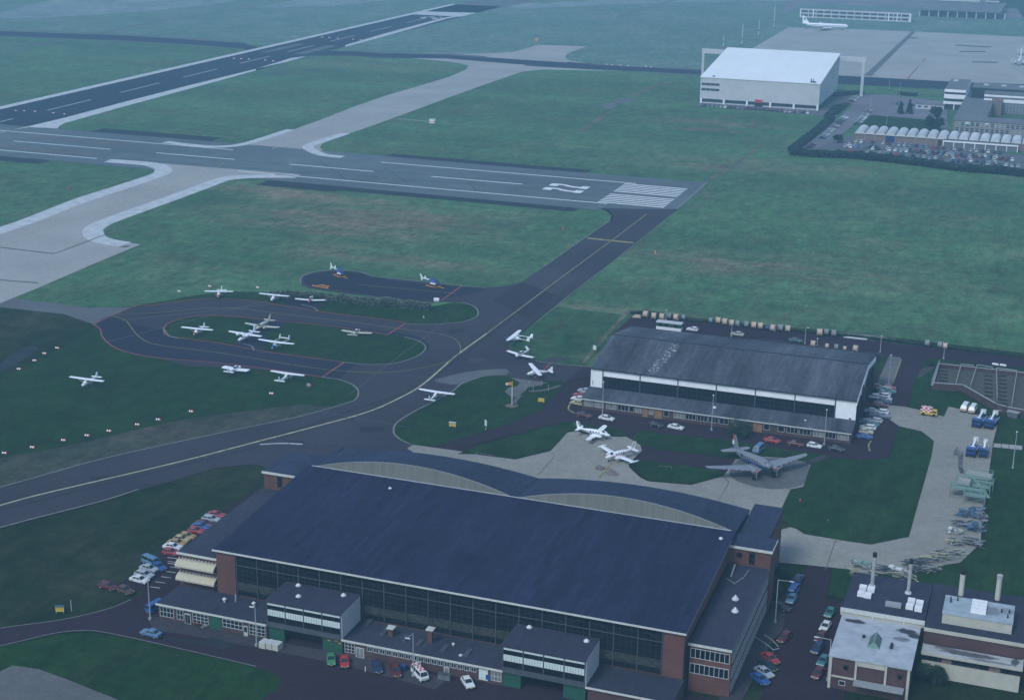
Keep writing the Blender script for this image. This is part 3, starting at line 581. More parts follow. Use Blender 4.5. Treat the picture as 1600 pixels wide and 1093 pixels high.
for i, (x, y) in enumerate(((262,883),(266,892),(260,899),(252,907),(243,915),(235,923))):
    bay.append(pxq((x,y-6),(x+15,y-4),(x+15,y-3.1),(x,y-5.1)))
bay += [pxq((262,871),(277,873),(277,874),(262,872)), pxq((262,880),(277,882),(277,883),(262,881))]
marks('bay_line', bay, 'paint_white_worn', 11)
sheet('lawn', [(1212,881),(1262,885),(1250,905),(1240,920),(1215,930),(1205,940),(1200,920)], 'grass_front', 11)
sheet('pavement', [(1205,940),(1240,922),(1232,940),(1222,985),(1205,1005),(1170,1075),(1130,1150),(1120,1100)], 'brick_paving_light', 10)
# ---- far field: apron, roads, pale tracks
sheet('apron', [(1232,43),(1330,45.5),(1424,49.5),(1500,53),(1600,58),(1720,63),(1720,140),(1600,132),(1480,127.5),(1308,118),(1170,100),(1165,82)], 'concrete', 4)
sheet('apron_joint', [(1424,49.5),(1431,49.8),(1362,119),(1350,118.5)], 'asphalt_old', 5)
marks('boundary_line', [pxq((1415,125),(1418,125),(1436,104),(1434,104)), pxq((1440,98),(1442,98),(1447,90),(1445,90))], 'paint_red', 6)
marks('apron_stain', [pxq((1520,96),(1560,97),(1558,99),(1518,98)), pxq((1495,70),(1550,73),(1548,75),(1490,72)), pxq((1500,80),(1540,80),(1540,82),(1498,82)), pxq((1415,58),(1435,59),(1430,61),(1413,60))], 'concrete_old', 6)
ribbon('track', [(1055,0),(1010,13),(966,26.5),(990,31),(1080,37),(1200,43.5)], 5, 'asphalt_old', 3, False)
ribbon('track', [(0,86),(50,72),(100,63)], 4, 'asphalt_old', 3)
ribbon('track', [(155,53),(230,37),(300,26),(400,11)], 5, 'asphalt_old', 3)
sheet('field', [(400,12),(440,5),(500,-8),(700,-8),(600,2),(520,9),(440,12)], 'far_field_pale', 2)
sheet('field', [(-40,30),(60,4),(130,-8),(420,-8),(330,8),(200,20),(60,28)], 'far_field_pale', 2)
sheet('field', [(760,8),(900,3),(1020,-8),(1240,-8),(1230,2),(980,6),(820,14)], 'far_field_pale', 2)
sheet('yard', [(1220,26),(1250,8),(1265,6),(1450,14),(1600,30),(1720,38),(1720,8),(1500,-10),(1250,-10),(1230,0)], 'paving_far', 3)
sheet('yard', [(1090,160),(1110,158),(1278,172),(1310,152),(1335,152),(1340,160),(1300,182),(1240,178),(1088,166)], 'concrete_old', 4)
sheet('yard', [(1308,150),(1325,142),(1368,148),(1352,152),(1310,178),(1290,172)], 'concrete_old', 4.3)
sheet('road', [(1368,148),(1400,150),(1480,160),(1470,170),(1380,160),(1360,168),(1334,196),(1300,220),(1262,240),(1240,236),(1290,200),(1320,176),(1340,155)], 'paving_far', 5)
sheet('car_park', [(1290,221),(1330,213),(1336,213),(1475,230),(1600,243),(1720,252),(1720,276),(1600,266),(1400,246),(1300,237),(1262,240)], 'asphalt_old', 4)
sheet('car_park', [(1345,170),(1375,160),(1480,168),(1480,205),(1400,200),(1330,196)], 'paving_far', 4.6)
sheet('lawn', [(1352,188),(1362,180),(1420,185),(1470,190),(1470,205),(1340,203)], 'grass_lawn', 6)
sheet('lawn', [(1285,183),(1300,165),(1322,160),(1330,163),(1312,178),(1300,184)], 'grass_lawn', 6)
ribbon('dry_track', [(905,206),(930,190),(945,178),(960,174)], 4, 'worn_grass', 3.3)
ribbon('dry_track', [(990,150),(1010,140),(1035,131),(1070,127)], 5, 'worn_grass', 3.3)
sheet('puddle', [(940,165),(950,160),(965,163),(955,170),(945,169)], 'concrete_old', 4, smooth=True)
sheet('puddle', [(960,157),(975,154),(992,155),(985,160),(965,161)], 'concrete_old', 4, smooth=True)
for q in (((1060,202),(1080,199),(1140,201),(1130,205),(1080,205)), ((1150,195),(1175,196),(1190,199),(1160,198)), ((1130,207),(1160,205),(1150,209)), ((1170,187),(1195,190),(1180,192)), ((1125,180),(1150,183),(1135,185)), ((1100,258),(1140,259),(1133,265),(1110,262))):
    sheet('bare_soil', q, 'worn_grass', 3, smooth=True)
sheet('puddle', [(0,570),(20,552),(45,541),(60,545),(45,556),(20,572),(0,580)], 'asphalt_patch', 4, smooth=True)

# cracks, seams and tyre tracks in the tarmac
def wander(a, b, n, amp, seed):
    rg = random.Random(seed); A_, B_ = at(*a).to_2d(), at(*b).to_2d(); d = (B_-A_); nv = Vector((-d.y, d.x)).normalized()
    return [A_+d*(i/n)+nv*(rg.uniform(-amp, amp) if 0 < i < n else 0) for i in range(n+1)]
for k, (a, b, w, m_, l, am) in enumerate((((20,775),(90,800),.16,'asphalt_patch',10.5,.4),((180,745),(240,762),.16,'asphalt_patch',10.5,.5),((290,702),(345,735),.18,'asphalt_patch',10.5,.6),((410,668),(470,705),.16,'asphalt_patch',10.5,.6),
    ((520,640),(600,690),.18,'asphalt_patch',10.5,.7),((640,600),(690,640),.16,'asphalt_patch',10.5,.6),((740,545),(800,575),.16,'asphalt_patch',10.5,.5),((830,425),(885,460),.2,'asphalt_patch',10.5,.4),((880,398),(930,428),.2,'asphalt_patch',10.5,.4),((470,700),(640,700),.2,'asphalt_patch',10.5,.9),
    ((0,786),(410,689),.5,'asphalt_patch',9.2,.2),((0,797),(420,694),.5,'asphalt_patch',9.2,.2),((420,686),(640,612),.5,'asphalt_patch',9.2,.3),((680,590),(1000,338),.5,'asphalt_patch',9.2,.3),((160,499),(300,486),.5,'asphalt_dark',9.2,.3),
    ((200,500),(420,476),.2,'kerb',9.3,.1),((162,536),(420,470),.16,'kerb',9.3,.1),((540,620),(700,500),.22,'asphalt_old',9.3,.2),((480,640),(640,668),.2,'asphalt_old',9.3,.2),((560,580),(760,600),.2,'asphalt_old',9.3,.2),
    ((190,248),(900,300),.35,'asphalt_patch',5.5,.4),((200,238),(880,290),.5,'asphalt_patch',5.5,.4),((600,262),(640,288),.3,'asphalt_patch',5.5,.4),((720,270),(745,300),.3,'asphalt_patch',5.5,.4),((500,252),(540,280),.5,'asphalt_patch',5.5,.4))):
    q = wander(a, b, 9, am, 50+k); ribbon('crack' if w < .3 else 'tyre_track', q, w, m_, l, True, True)

for k, (x, y, w, h) in enumerate(((140,745,30,8),(300,712,26,7),(560,668,36,9),(620,650,20,8),(730,560,26,8),(700,515,24,7),(450,690,24,5),(850,560,30,7),(915,592,16,8))):
    sheet('tarmac_patch', [(x,y),(x+w,y-h*.25),(x+w*1.15,y+h*.6),(x+w*.1,y+h)], ('tarmac_dark','tarmac_light','tarmac_dark')[k % 3], 9.1)

ribbon('dry_track', [(1108,282),(1140,262),(1190,228)], 2.5, 'worn_grass', 3.3)
sheet('lawn', [(380,650),(470,628),(545,600),(562,612),(560,628),(470,652),(400,667)], 'grass_lawn', 1.5)
sheet('lawn', [(300,738),(340,722),(400,715),(480,700),(560,740),(470,800),(400,780)], 'grass_front', 1.5)
sheet('oil_stain', [(262,996),(300,1001),(330,1000),(352,1010),(348,1016),(325,1008),(300,1006),(262,999)], 'asphalt_patch', 11)
sheet('oil_stain', [(324,997),(345,999),(360,1012),(340,1010)], 'asphalt_patch', 11.2, smooth=True)
# ================================================================== BUILDINGS
def win(parent, axis, s, a0, a1, z0, z1, plane, nx=1, nz=1, frame='frame_white', glass='glass_dark', t=0.10, proud=0.12, name='window'):
    """a window: frame bars standing proud of the wall plane plus a child pane.
    axis 'y': wall faces s*Y at y=plane, a = x ; axis 'x': wall faces s*X at x=plane, a = y"""
    f = MB(); p = MB()
    def B(mb, u0, u1, w0, w1, d0, d1):
        if axis == 'y': mb.box(u0, u1, plane+s*d0, plane+s*d1, w0, w1)
        else: mb.box(plane+s*d0, plane+s*d1, u0, u1, w0, w1)
    B(p, a0+t*.5, a1-t*.5, z0+t*.5, z1-t*.5, 0.005, proud*0.45)
    B(f, a0, a1, z0, z0+t, 0.003, proud); B(f, a0, a1, z1-t, z1, 0.003, proud)
    for i in range(nx+1):
        c = a0+(a1-a0)*i/nx
        c0 = max(a0, c-t/2); c1 = min(a1, c+t/2)
        if i == 0: c0, c1 = a0, a0+t
        if i == nx: c0, c1 = a1-t, a1
        B(f, c0, c1, z0+t, z1-t, 0.003, proud*0.95)
    for j in range(1, nz):
        c = z0+(z1-z0)*j/nz; 
        for i in range(nx):
            u0 = a0+(a1-a0)*i/nx+t/2+(t/2 if i == 0 else 0); u1 = a0+(a1-a0)*(i+1)/nx-t/2-(t/2 if i == nx-1 else 0)
            B(f, u0, u1, c-t/2, c+t/2, 0.003, proud*0.9)
    w = f.build(name, frame, parent); p.build('pane', glass, w); return w
def part(name, material, parent, boxes, smooth=False):
    mb = MB()
    for b in boxes: mb.box(*b)
    return mb.build(name, material, parent, smooth)
def cowl(parent, x, y, z, r=0.45, h=0.8, name='roof_vent'):
    mb = MB(); mb.tube((x,y,z),(x,y,z+h*.55), r*.45, r*.45); mb.tube((x,y,z+h*.55),(x,y,z+h*.7), r, r); mb.tube((x,y,z+h*.7),(x,y,z+h), r, r*.15)
    return mb.build(name, 'metal_pale', parent)
def dome(parent, x, y, z, r=0.6, h=0.6):
    mb = MB(); mb.tube((x,y,z),(x,y,z+.2), r, r, 14); mb.tube((x,y,z+.2),(x,y,z+h), r*.95, r*.1, 14)
    return mb.build('roof_vent', 'metal_pale', parent)

# ------------------------------------------------------------------ A: front hangar
A = thing('hangar', 'huge brick hangar in the foreground under a dark roof with two pale arched gables', 'hangar', (-102, 246, 0))
A.location = (0,0,0)
X0, X1, YF, YB, ZE, ZB = -151.2, -53.3, 246.4, 288.0, 12.6, 14.9
mb = MB()   # main hall body
mb.hexa([(X0+.6,YF,0),(X1-.6,YF,0),(X1-.6,YB-.3,0),(X0+.6,YB-.3,0)], [(X0+.6,YF,ZE),(X1-.6,YF,ZE),(X1-.6,YB-.3,ZB),(X0+.6,YB-.3,ZB)])
mb.build('wall', 'brick', A)
mb = MB()
mb.hexa([(X0,YF-.9,ZE+.05),(X1,YF-.9,ZE+.05),(X1,YB-.2,ZB+.1),(X0,YB-.2,ZB+.1)], [(X0,YF-.9,ZE+.5),(X1,YF-.9,ZE+.5),(X1,YB-.2,ZB+.5),(X0,YB-.2,ZB+.5)])
mb.build('roof', 'roof_felt', A)
part('roof_edge', 'fascia', A, [(X0-.05, X1+.05, YF-1.05, YF-.902, ZE+.22, ZE+.56)])
mb = MB()
mb.hexa([(X1+.003,YF-.85,ZE+.25),(X1+.12,YF-.85,ZE+.25),(X1+.12,YB-4.5,ZB+.1),(X1+.003,YB-4.5,ZB+.1)],[(X1+.003,YF-.85,ZE+.54),(X1+.12,YF-.85,ZE+.54),(X1+.12,YB-4.5,ZB+.4),(X1+.003,YB-4.5,ZB+.4)])
mb.build('roof_edge', 'frame_steel', A)
part('roof_edge', 'frame_white', A, [(X0+1, X1-1, YB-.35, YB-.203, ZB+.3, ZB+.62)])
# arched gables and the roofs that fall away behind them
def arch(x0, x1, zc, rise, n=26):
    return [(x0+(x1-x0)*i/n, zc+rise*(1-(2*i/n-1)**2)) for i in range(n+1)]
XM = -101.6; YV = 304.0
for (a, b) in ((X0+1.0, XM-.05), (XM+.05, X1-.2)):
    pr = arch(a, b, ZB+.1, 4.0); pb = arch(a, b, 13.5, 1.9)
    mb = MB(); vs = [(x, YB, z) for x, z in pr]+[(x, YB+.3, z) for x, z in pr]; n = len(pr)
    base = [(x, YB, ZB-.2) for x, z in pr]+[(x, YB+.3, ZB-.2) for x, z in pr]
    mb.add(vs+base, [(i, i+1, 2*n+i+1, 2*n+i) for i in range(n-1)]+[(n+i, 3*n+i, 3*n+i+1, n+i+1) for i in range(n-1)]+[(i, n+i, n+i+1, i+1) for i in range(n-1)])
    mb.build('gable', 'gable_sheet', A)
    mb = MB(); vs = [(x, YB+.302, z+.06) for x, z in pr]+[(x, YV, z) for x, z in pb]
    vs += [(x, YB+.302, z-.3) for x, z in pr]+[(x, YV, z-.3) for x, z in pb]
    mb.add(vs, [(i, i+1, n+i+1, n+i) for i in range(n-1)]+[(2*n+i, 3*n+i, 3*n+i+1, 2*n+i+1) for i in range(n-1)]+[(n+i, n+i+1, 3*n+i+1, 3*n+i) for i in range(n-1)]+[(i, 2*n+i, 2*n+i+1, i+1) for i in range(n-1)])
    mb.build('arched_roof', 'roof_felt_back', A, smooth=False)
    mb = MB()
    for i in range(n-1):
        mb.bar((pr[i][0], YB-.06, pr[i][1]+.02), (pr[i+1][0], YB-.06, pr[i+1][1]+.02), 0.08, 0.12)
    mb.build('gable_trim', 'metal_grey', A)
part('wall', 'dark_cladding', A, [(X0+.8, X1-.4, YB+.31, YV-.2, 0, 13.2)])
cowl(A, -128.6, 282.5, ZB-.1, .4, .9); cowl(A, -110, 289, ZB+.2, .4, 1.4)
part('roof', 'roof_felt_back', A, [(-151.39, -150.25, 288.4, 303.9, 0, 13.9)])
# stair towers at the back corners
for side, (xa, xb, ya, yb, zt) in (('l', (-160.6, -151.4, 284.2, 297, 13.6)), ('r', (-54.0, -45.2, 284.2, 290, 13.6))):
    t = part('tower', 'brick', A, [(xa, xb, ya, yb, 0, zt)])
    part('roof', 'roof_felt_back', A, [(xa-.25, xb+.25, ya-.25, yb+.1, zt+.003, zt+.35)])
    part('roof_edge', 'fascia', A, [(xa-.35, xb+.35, ya-.4, ya-.253, zt-.15, zt+.4)])
part('tower', 'brick', A, [(-53.2, -47.1, 290.1, 308, 0, 12.9)])
part('roof', 'roof_felt_back', A, [(-53.3, -46.9, 290.15, 308.2, 12.903, 13.3)])
part('roof_edge', 'frame_white', A, [(-45.2+.253, -45.2+.38, 283.85, 290, 13.55, 13.97)])
part('roof_edge', 'frame_white', A, [(-151.4+.253, -151.4+.40, 283.85, 290.2, 13.55, 13.97)])
mb = MB(); mb.tube((-51.6, 284.19, 12.0), (-51.6, 284.1, 12.0), .62, .62, 16); mb.build('round_window', 'glass_dark', A)
win(A, 'y', -1, -49.6, -48.4, 10.35, 12.9, 284.2, 1, 2, 'frame_dark')
win(A, 'y', -1, -157.2, -156.0, 10.6, 13.2, 284.2, 1, 2, 'frame_dark')
# piers and glazed front
for (a, b) in ((-150.7, -146.4), (-57.6, -53.7)):
    part('pier', 'brick', A, [(a, b, YF-.45, YF-.003, 0, ZE-.05)])
nb = 19; gx0, gx1 = -146.2, -57.8; w_ = (gx1-gx0)/nb
for i in range(nb):
    a = gx0+i*w_+.08; b = gx0+(i+1)*w_-.08
    g = part('glazed_bay', 'glass_dark', A, [(a, b, YF-.10, YF-.003, 3.55, ZE-.1)])
    fr = MB()
    for k in range(1, 4): fr.box(a+(b-a)*k/4-.03, a+(b-a)*k/4+.03, YF-.16, YF-.103, 3.6, ZE-.2)
    for z in (4.6, 7.0, 8.1, 9.2, 11.4): fr.box(a, b, YF-.18, YF-.105, z-.03, z+.03)
    fr.build('glazing_bar', 'frame_dark', g)
    part('glass_brick_band', 'glass_block', g, [(a, b, YF-.15, YF-.102, 4.75, 6.5)])
mb = MB()
for i in range(nb+1):
    x = gx0+i*w_; mb.box(x-.08, x+.08, YF-.35, YF-.003, 3.55, ZE)
mb.build('mullion', 'frame_steel', A)
part('transom', 'frame_steel', A, [(gx0, gx1, YF-.42, YF-.352, 10.2, 10.36)])
mb = MB()
for i in range(0, nb):
    x = gx0+i*w_
    if i % 2: mb.bar((x, YF-.3, 10.4), (x+w_, YF-.3, ZE-.1), .09)
    else: mb.bar((x, YF-.3, ZE-.1), (x+w_, YF-.3, 10.4), .09)
mb.build('truss', 'frame_dark', A)
# two-storey office wings
def wing_front(x0, x1, yf, zt, awn):
    part('wall', 'brick', A, [(x0, x1, yf, 284.1, 0, zt)])
    part('roof', 'roof_felt_low', A, [(x0-.2, x1+.15, yf-.3, 284.15, zt+.003, zt+.3)])
    part('roof_edge', 'fascia', A, [(x0-.3, x1+.1, yf-.46, yf-.303, zt-.12, zt+.36)])
wing_front(-53.2, -45.4, 248.6, 9.6, False)
part('roof_edge', 'frame_steel', A, [(-45.4+.153, -45.4+.28, 248.2, 284.0, 9.5, 9.98)])
for zz in (1.2, 4.9, 6.9):
    pass
win(A, 'y', -1, -53.0, -45.7, 6.9, 8.9, 248.6, 8, 1)
win(A, 'y', -1, -53.0, -45.7, 3.75, 5.8, 248.6, 8, 1)
for z0, z1 in ((6.9, 8.9), (3.6, 5.6), (0.8, 2.6)):
    for k in range(7):
        y0 = 249.3+k*4.95
        win(A, 'x', 1, y0, y0+4.6, z0, z1, -45.4, 5, 2, 'frame_white', 'glass_dark', .14)
wing_front(-161.0, -151.3, 248.4, 9.4, True)
for (z0, z1) in ((6.2, 8.4), (3.6, 5.5)):
    win(A, 'y', -1, -160.2, -152.0, z0, z1, 248.4, 9, 2)
for (z, y) in ((8.3, 248.2), (5.3, 248.2)):
    aw = MB()
    x0, x1 = -161.0, -152.0
    prof = [(248.2, z), (247.6, z-.05), (246.9, z-.45), (246.6, z-.9), (246.62, z-1.25), (247.1, z-.9)]
    aw.loft([[(x, yy, zz) for yy, zz in prof] for x in (x0, x1)])
    aw.build('awning', 'awning', A)
mb = MB()
for (z) in (8.35, 5.35):
    for k in range(12): mb.box(-160.8+k*.78, -160.7+k*.78, 248.0, 248.3, z, z+.35)
mb.build('awning_bracket', 'metal_pale', A)
# low front blocks
YL = 237.4
for (a, b, nm) in ((-159.4, -134.8, 'L'), (-118.2, -85.6, 'M'), (-69.2, -53.3, 'R')):
    part('low_block_wall', 'brick_dark', A, [(a, b, YL, YF-.5, 0, 3.25)])
    part('low_block_roof', 'roof_felt_low', A, [(a-.25, b+.03, YL-.35, YF-.46, 3.253, 3.5)])
    part('roof_edge', 'fascia', A, [(a-.35, b+.03, YL-.5, YL-.353, 3.22, 3.6)])
# left low block facade
win(A, 'y', -1, -159.0, -155.8, .75, 2.9, YL, 4, 2); win(A, 'y', -1, -155.1, -153.6, .75, 2.9, YL, 2, 2)
d = part('door', 'frame_white', A, [(-153.3, -151.9, YL-.14, YL-.003, 0, 2.4)]); part('pane', 'glass_dark', d, [(-153.15, -152.65, YL-.18, YL-.141, .3, 2.2), (-152.55, -152.05, YL-.18, YL-.141, .3, 2.2)])
win(A, 'y', -1, -151.5, -147.9, .75, 2.9, YL, 4, 3); part('door', 'green_door', A, [(-147.6, -145.0, YL-.1, YL-.003, 0, 3.0)])
win(A, 'y', -1, -144.7, -140.2, 1.1, 2.9, YL, 5, 2)
d = part('door', 'frame_white', A, [(-140.0, -139.1, YL-.14, YL-.003, 0, 2.2)]); part('pane', 'glass_dark', d, [(-139.85, -139.25, YL-.18, YL-.141, .9, 2.0)])
win(A, 'y', -1, -138.8, -135.2, .6, 2.9, YL, 4, 3)
cowl(A, -147.2, 242.6, 3.5, .45, 1.0); cowl(A, -140.9, 243.2, 3.5, .42, 1.0)
mb = MB(); mb.tube((-145.2, 243.6, 3.5), (-145.2, 243.6, 5.0), .18); mb.build('roof_pipe', 'metal_grey', A)
# middle low block facade
win(A, 'y', -1, -118.0, -115.9, .8, 2.9, YL, 3, 3); 
d = part('door', 'frame_white', A, [(-115.7, -113.9, YL-.14, YL-.003, 0, 2.35)]); part('pane', 'glass_curtain', d, [(-115.5, -114.9, YL-.18, YL-.141, .3, 2.2), (-114.7, -114.1, YL-.18, YL-.141, .3, 2.2)])
for k in range(17):
    x = -113.3+k*1.33
    if 8 < k < 10.0: pass
    win(A, 'y', -1, x, x+1.1, 1.9, 2.9, YL, 2, 1)
for x in (-103.2, -97.4):
    d = part('door', 'frame_white', A, [(x, x+1.1, YL-.2, YL-.125, 0, 1.85)]); part('pane', 'glass_curtain', d, [(x+.2, x+.9, YL-.24, YL-.203, .5, 1.7)])
part('poster', 'panel_mint', A, [(-90.4, -88.6, YL-.08, YL-.003, .6, 2.9)]); part('poster', 'blue_paint', A, [(-89.0, -88.1, YL-.14, YL-.083, .9, 1.9)])
win(A, 'y', -1, -88.0, -85.9, .9, 2.9, YL, 3, 2, glass='glass_curtain')
for (x, y, w, d_) in ((-117, 245.0, 1.0, 2.6), (-112.5, 242.4, .9, 2.4), (-107.6, 241.8, .9, 2.4), (-104.4, 241.2, .9, 2.4), (-99.2, 241.0, .9, 2.6), (-94.4, 240.8, .9, 3.0)):
    part('rooflight', 'frame_steel', A, [(x, x+w, y-d_/2, y+d_/2, 3.503, 3.75)])
for (x, y, h) in ((-110.3, 242.0, 1.5), (-102.2, 242.3, 2.6)):
    c = part('chimney', 'brick', A, [(x-.45, x+.45, y-.45, y+.45, 3.5, 3.5+h)]); part('chimney_cap', 'fascia', c, [(x-.75, x+.75, y-.75, y+.75, 3.5+h+.12, 3.5+h+.32)])
cowl(A, -111.9, 244.6, 3.5, .32, .7); cowl(A, -97.6, 242.5, 3.5, .32, .7); dome(A, -94.9, 239.5, 3.5, .35, .3)
# projecting boxes with glass bands
def proj_box(x0, x1):
    zt = 8.6
    part('box_wall', 'dark_cladding', A, [(x0, x1, YL-.2, YF-.5, 3.6, zt-.05), (x0, x0+3.4, YL+.3, YF-.5, 0, 3.6), (x1-3.4, x1, YL+.3, YF-.5, 0, 3.6)])
    part('box_roof', 'roof_felt_low', A, [(x0-.25, x1+.05, YL-.6, YF-.55, zt, zt+.3)])
    part('side_panel', 'pale_wall', A, [(x1+.003, x1+.12, YL-.35, YF-1.1, 3.6, zt+.15)])
    part('door_beam', 'frame_steel', A, [(x0, x1, YL-.45, YL-.203, 3.3, 4.3)])
    n = 4
    for k in range(n):
        a = x0+.15+(x1-x0-.3)*k/n+.12; b = x0+.15+(x1-x0-.3)*(k+1)/n-.12
        g = part('glazed_bay', 'glass_dark', A, [(a, b, YL-.30, YL-.203, 4.5, zt-.12)])
        part('light_band', 'panel_mint', g, [(a, b, YL-.38, YL-.302, 5.75, 7.0), (a, b, YL-.38, YL-.302, 8.0, 8.4)])
        part('glazing_bar', 'frame_steel', g, [(a+(b-a)*j/7-.02, a+(b-a)*j/7+.02, YL-.41, YL-.382, 5.8, 6.95) for j in range(1, 7)])
    for k in range(n+1): part('mullion', 'frame_steel', A, [(x0+.15+(x1-x0-.3)*k/n-.09, x0+.15+(x1-x0-.3)*k/n+.09, YL-.45, YL-.203, 4.3, zt-.1)])
    for (a, b) in ((x0+.1, x0+3.5), (x1-4.3, x1-.1)):
        part('sliding_door', 'green_door', A, [(a, b, YL+.1, YL+.28, 0, 3.3)])
proj_box(-134.6, -118.5); proj_box(-85.7, -69.6)
part('hall_opening_shade', 'black_soot_shade', A, [(-130.9, -122.4, YL+3, YL+3.2, 0, 3.5)])  # black sheet standing in for the shaded inside of the hall
mb = MB()
for (x, z) in ((-121.7, 2.4), (-120.2, 2.6), (-119.4, 2.2)): mb.box(x, x+.55, YL+.05, YL+.095, z, z+.25)
mb.build('sticker', 'orange_paint', A)
for (x, y) in ((-131.6, 244.8), (-129.4, 240.6), (-121.4, 244.2), (-83.2, 245.0), (-71.6, 243.8)): dome(A, x, y, 8.9, .55, .6)
for (x, y) in ((-49.0, 268.5), (-48.0, 263.5)): dome(A, x, y, 9.9, .7, 1.0)
cowl(A, -55.4, 283.2, 14.9, .45, .9); cowl(A, -153.4, 281.0, 9.7, .45, 3.2)
mb = MB()
for (x0, y0, x1, y1) in ((-52.4,276,-50.5,274),(-50.5,274,-49.3,277),(-49.3,277,-48.9,281)): mb.bar((x0,y0,10.4),(x1,y1,10.6),.1)
mb.tube((-51.9,278,9.9),(-51.9,281.5,11.0),.18); mb.build('roof_pipe', 'metal_grey', A)
tag(A, 'huge brick hangar filling the foreground, dark flat roof, two pale arched gables behind it', 'hangar')

# ------------------------------------------------------------------ B: middle hangar
B = thing('hangar', 'long low hangar with weathered corrugated roof and white painted clerestory wall', 'hangar')
bx0, bx1, bf, br, bz = -116.7, -42.7, 393.8, 435.6, 10.0
ym = 414.6; zr = 13.6
prof = [(bf, 0), (bf, bz-.1), (ym, zr-.15), (br, bz-.1), (br, 0)]
mb = MB(); mb.loft([[(x, y, z) for y, z in prof] for x in (bx0+.3, bx1-.3)]); mb.build('wall', 'dark_cladding', B)
for (ya, za, yb, zb, nm) in ((bf-.5, bz-.02, ym, zr, 'roof'), (ym+.003, zr, br+.5, bz-.02, 'roof')):
    mb = MB(); mb.hexa([(bx0,ya,za),(bx1,ya,za),(bx1,yb,zb),(bx0,yb,zb)], [(bx0,ya,za+.22),(bx1,ya,za+.22),(bx1,yb,zb+.22),(bx0,yb,zb+.22)])
    mb.build(nm, 'roof_corrugated', B)
mb = MB(); mb.bar((bx0-.05, ym, zr+.27), (bx1+.05, ym, zr+.27), .55, .16); mb.build('roof_ridge', 'frame_dark', B)
part('roof_gutter', 'frame_dark', B, [(bx0-.05, bx1+.05, bf-.72, bf-.503, bz-.2, bz+.05)])
# white clerestory
part('clerestory_panel', 'white_wall', B, [(bx0, bx0+3.4, bf-.2, bf-.003, 4.2, bz-.15), (bx0+3.55, bx1-5.6, bf-.2, bf-.003, 7.95, bz-.15), (bx1-5.4, bx1, bf-.2, bf-.003, 4.0, bz-.15)])
nb = 12; a0, a1 = bx0+3.55, bx1-5.6
for i in range(nb):
    a = a0+(a1-a0)*i/nb+.05; b = a0+(a1-a0)*(i+1)/nb-.05
    g = part('glazed_bay', 'glass_dark', B, [(a, b, bf-.10, bf-.004, 4.1, 7.9)])
    part('glazing_bar', 'frame_dark', g, [(a+(b-a)*j/4-.03, a+(b-a)*j/4+.03, bf-.14, bf-.102, 4.2, 7.88) for j in range(1, 4)]+[(a, b, bf-.15, bf-.103, z-.03, z+.03) for z in (5.5, 6.9)])
mb = MB()
for i in range(7):
    x = a0+(a1-a0)*i/6; mb.box(x-.14, x+.14, bf-.34, bf-.206, 4.1, bz-.15)
mb.build('mullion', 'frame_steel', B)
mb = MB(); mb.tube((bx1-1.4, bf-.203, 4.7), (bx1-1.4, bf-.32, 4.7), .3); mb.box(bx0+.6, bx0+.75, bf-.3, bf-.203, 5.2, 6.4); mb.build('wall_vent', 'frame_dark', B)
# white gable boards right side
for (ya, za, yb, zb) in ((bf-.4, bz-.1, bf+8.2, bz+1.45), (ym+.4, zr-.25, br-3, bz+.5)):
    mb = MB(); mb.hexa([(bx1-.29,ya,za-1.3),(bx1+.15,ya,za-1.3),(bx1+.15,yb,zb-1.3),(bx1-.29,yb,zb-1.3)], [(bx1-.29,ya,za),(bx1+.15,ya,za),(bx1+.15,yb,zb),(bx1-.29,yb,zb)]); mb.build('gable_board', 'white_wall', B)
mb = MB(); mb.hexa([(bx1-.29,bf+8.3,bz-1.2),(bx1+.15,bf+8.3,bz-1.2),(bx1+.15,ym+.3,zr-1.6),(bx1-.29,ym+.3,zr-1.6)], [(bx1-.29,bf+8.3,bz+1.45),(bx1+.15,bf+8.3,bz+1.45),(bx1+.15,ym+.3,zr-.2),(bx1-.29,ym+.3,zr-.2)]); mb.build('gable_board', 'white_wall', B)
part('wall_duct', 'dark_cladding', B, [(bx1-.28, bx1+.9, bf+8.6, bf+10.2, 6.5, 11.2), (bx1-.28, bx1+1.0, br-1.5, br+.3, 8.4, 11)])
part('wall_pilaster', 'frame_dark', B, [(bx1-.29, bx1+.25, bf+2+k*4.2, bf+2.4+k*4.2, 0, 8.0) for k in range(9)])
# lean-to in front
lf = 386.3
mb = MB(); mb.hexa([(bx0-.2,lf,0),(bx1,lf,0),(bx1,bf-.25,0),(bx0-.2,bf-.25,0)], [(bx0-.2,lf,3.2),(bx1,lf,3.2),(bx1,bf-.25,4.3),(bx0-.2,bf-.25,4.3)]); mb.build('lean_to_wall', 'brick_dark', B)
mb = MB(); mb.hexa([(bx0-.4,lf-.5,3.22),(bx1+.2,lf-.5,3.22),(bx1+.2,bf-.36,4.33),(bx0-.4,bf-.36,4.33)], [(bx0-.4,lf-.5,3.4),(bx1+.2,lf-.5,3.4),(bx1+.2,bf-.36,4.52),(bx0-.4,bf-.36,4.52)]); mb.build('lean_to_roof', 'roof_corrugated', B)
part('roof_edge', 'fascia', B, [(bx0-.4, bx1+.2, lf-.62, lf-.503, 3.15, 3.42)])
for (x, w) in ((-99.4, 1.5), (-96.0, 2.2), (-68.6, 2.4)): part('door', 'wood_door', B, [(x, x+w, lf-.1, lf-.003, 0, 2.9)])
x = -116.2; rr = random.Random(4)
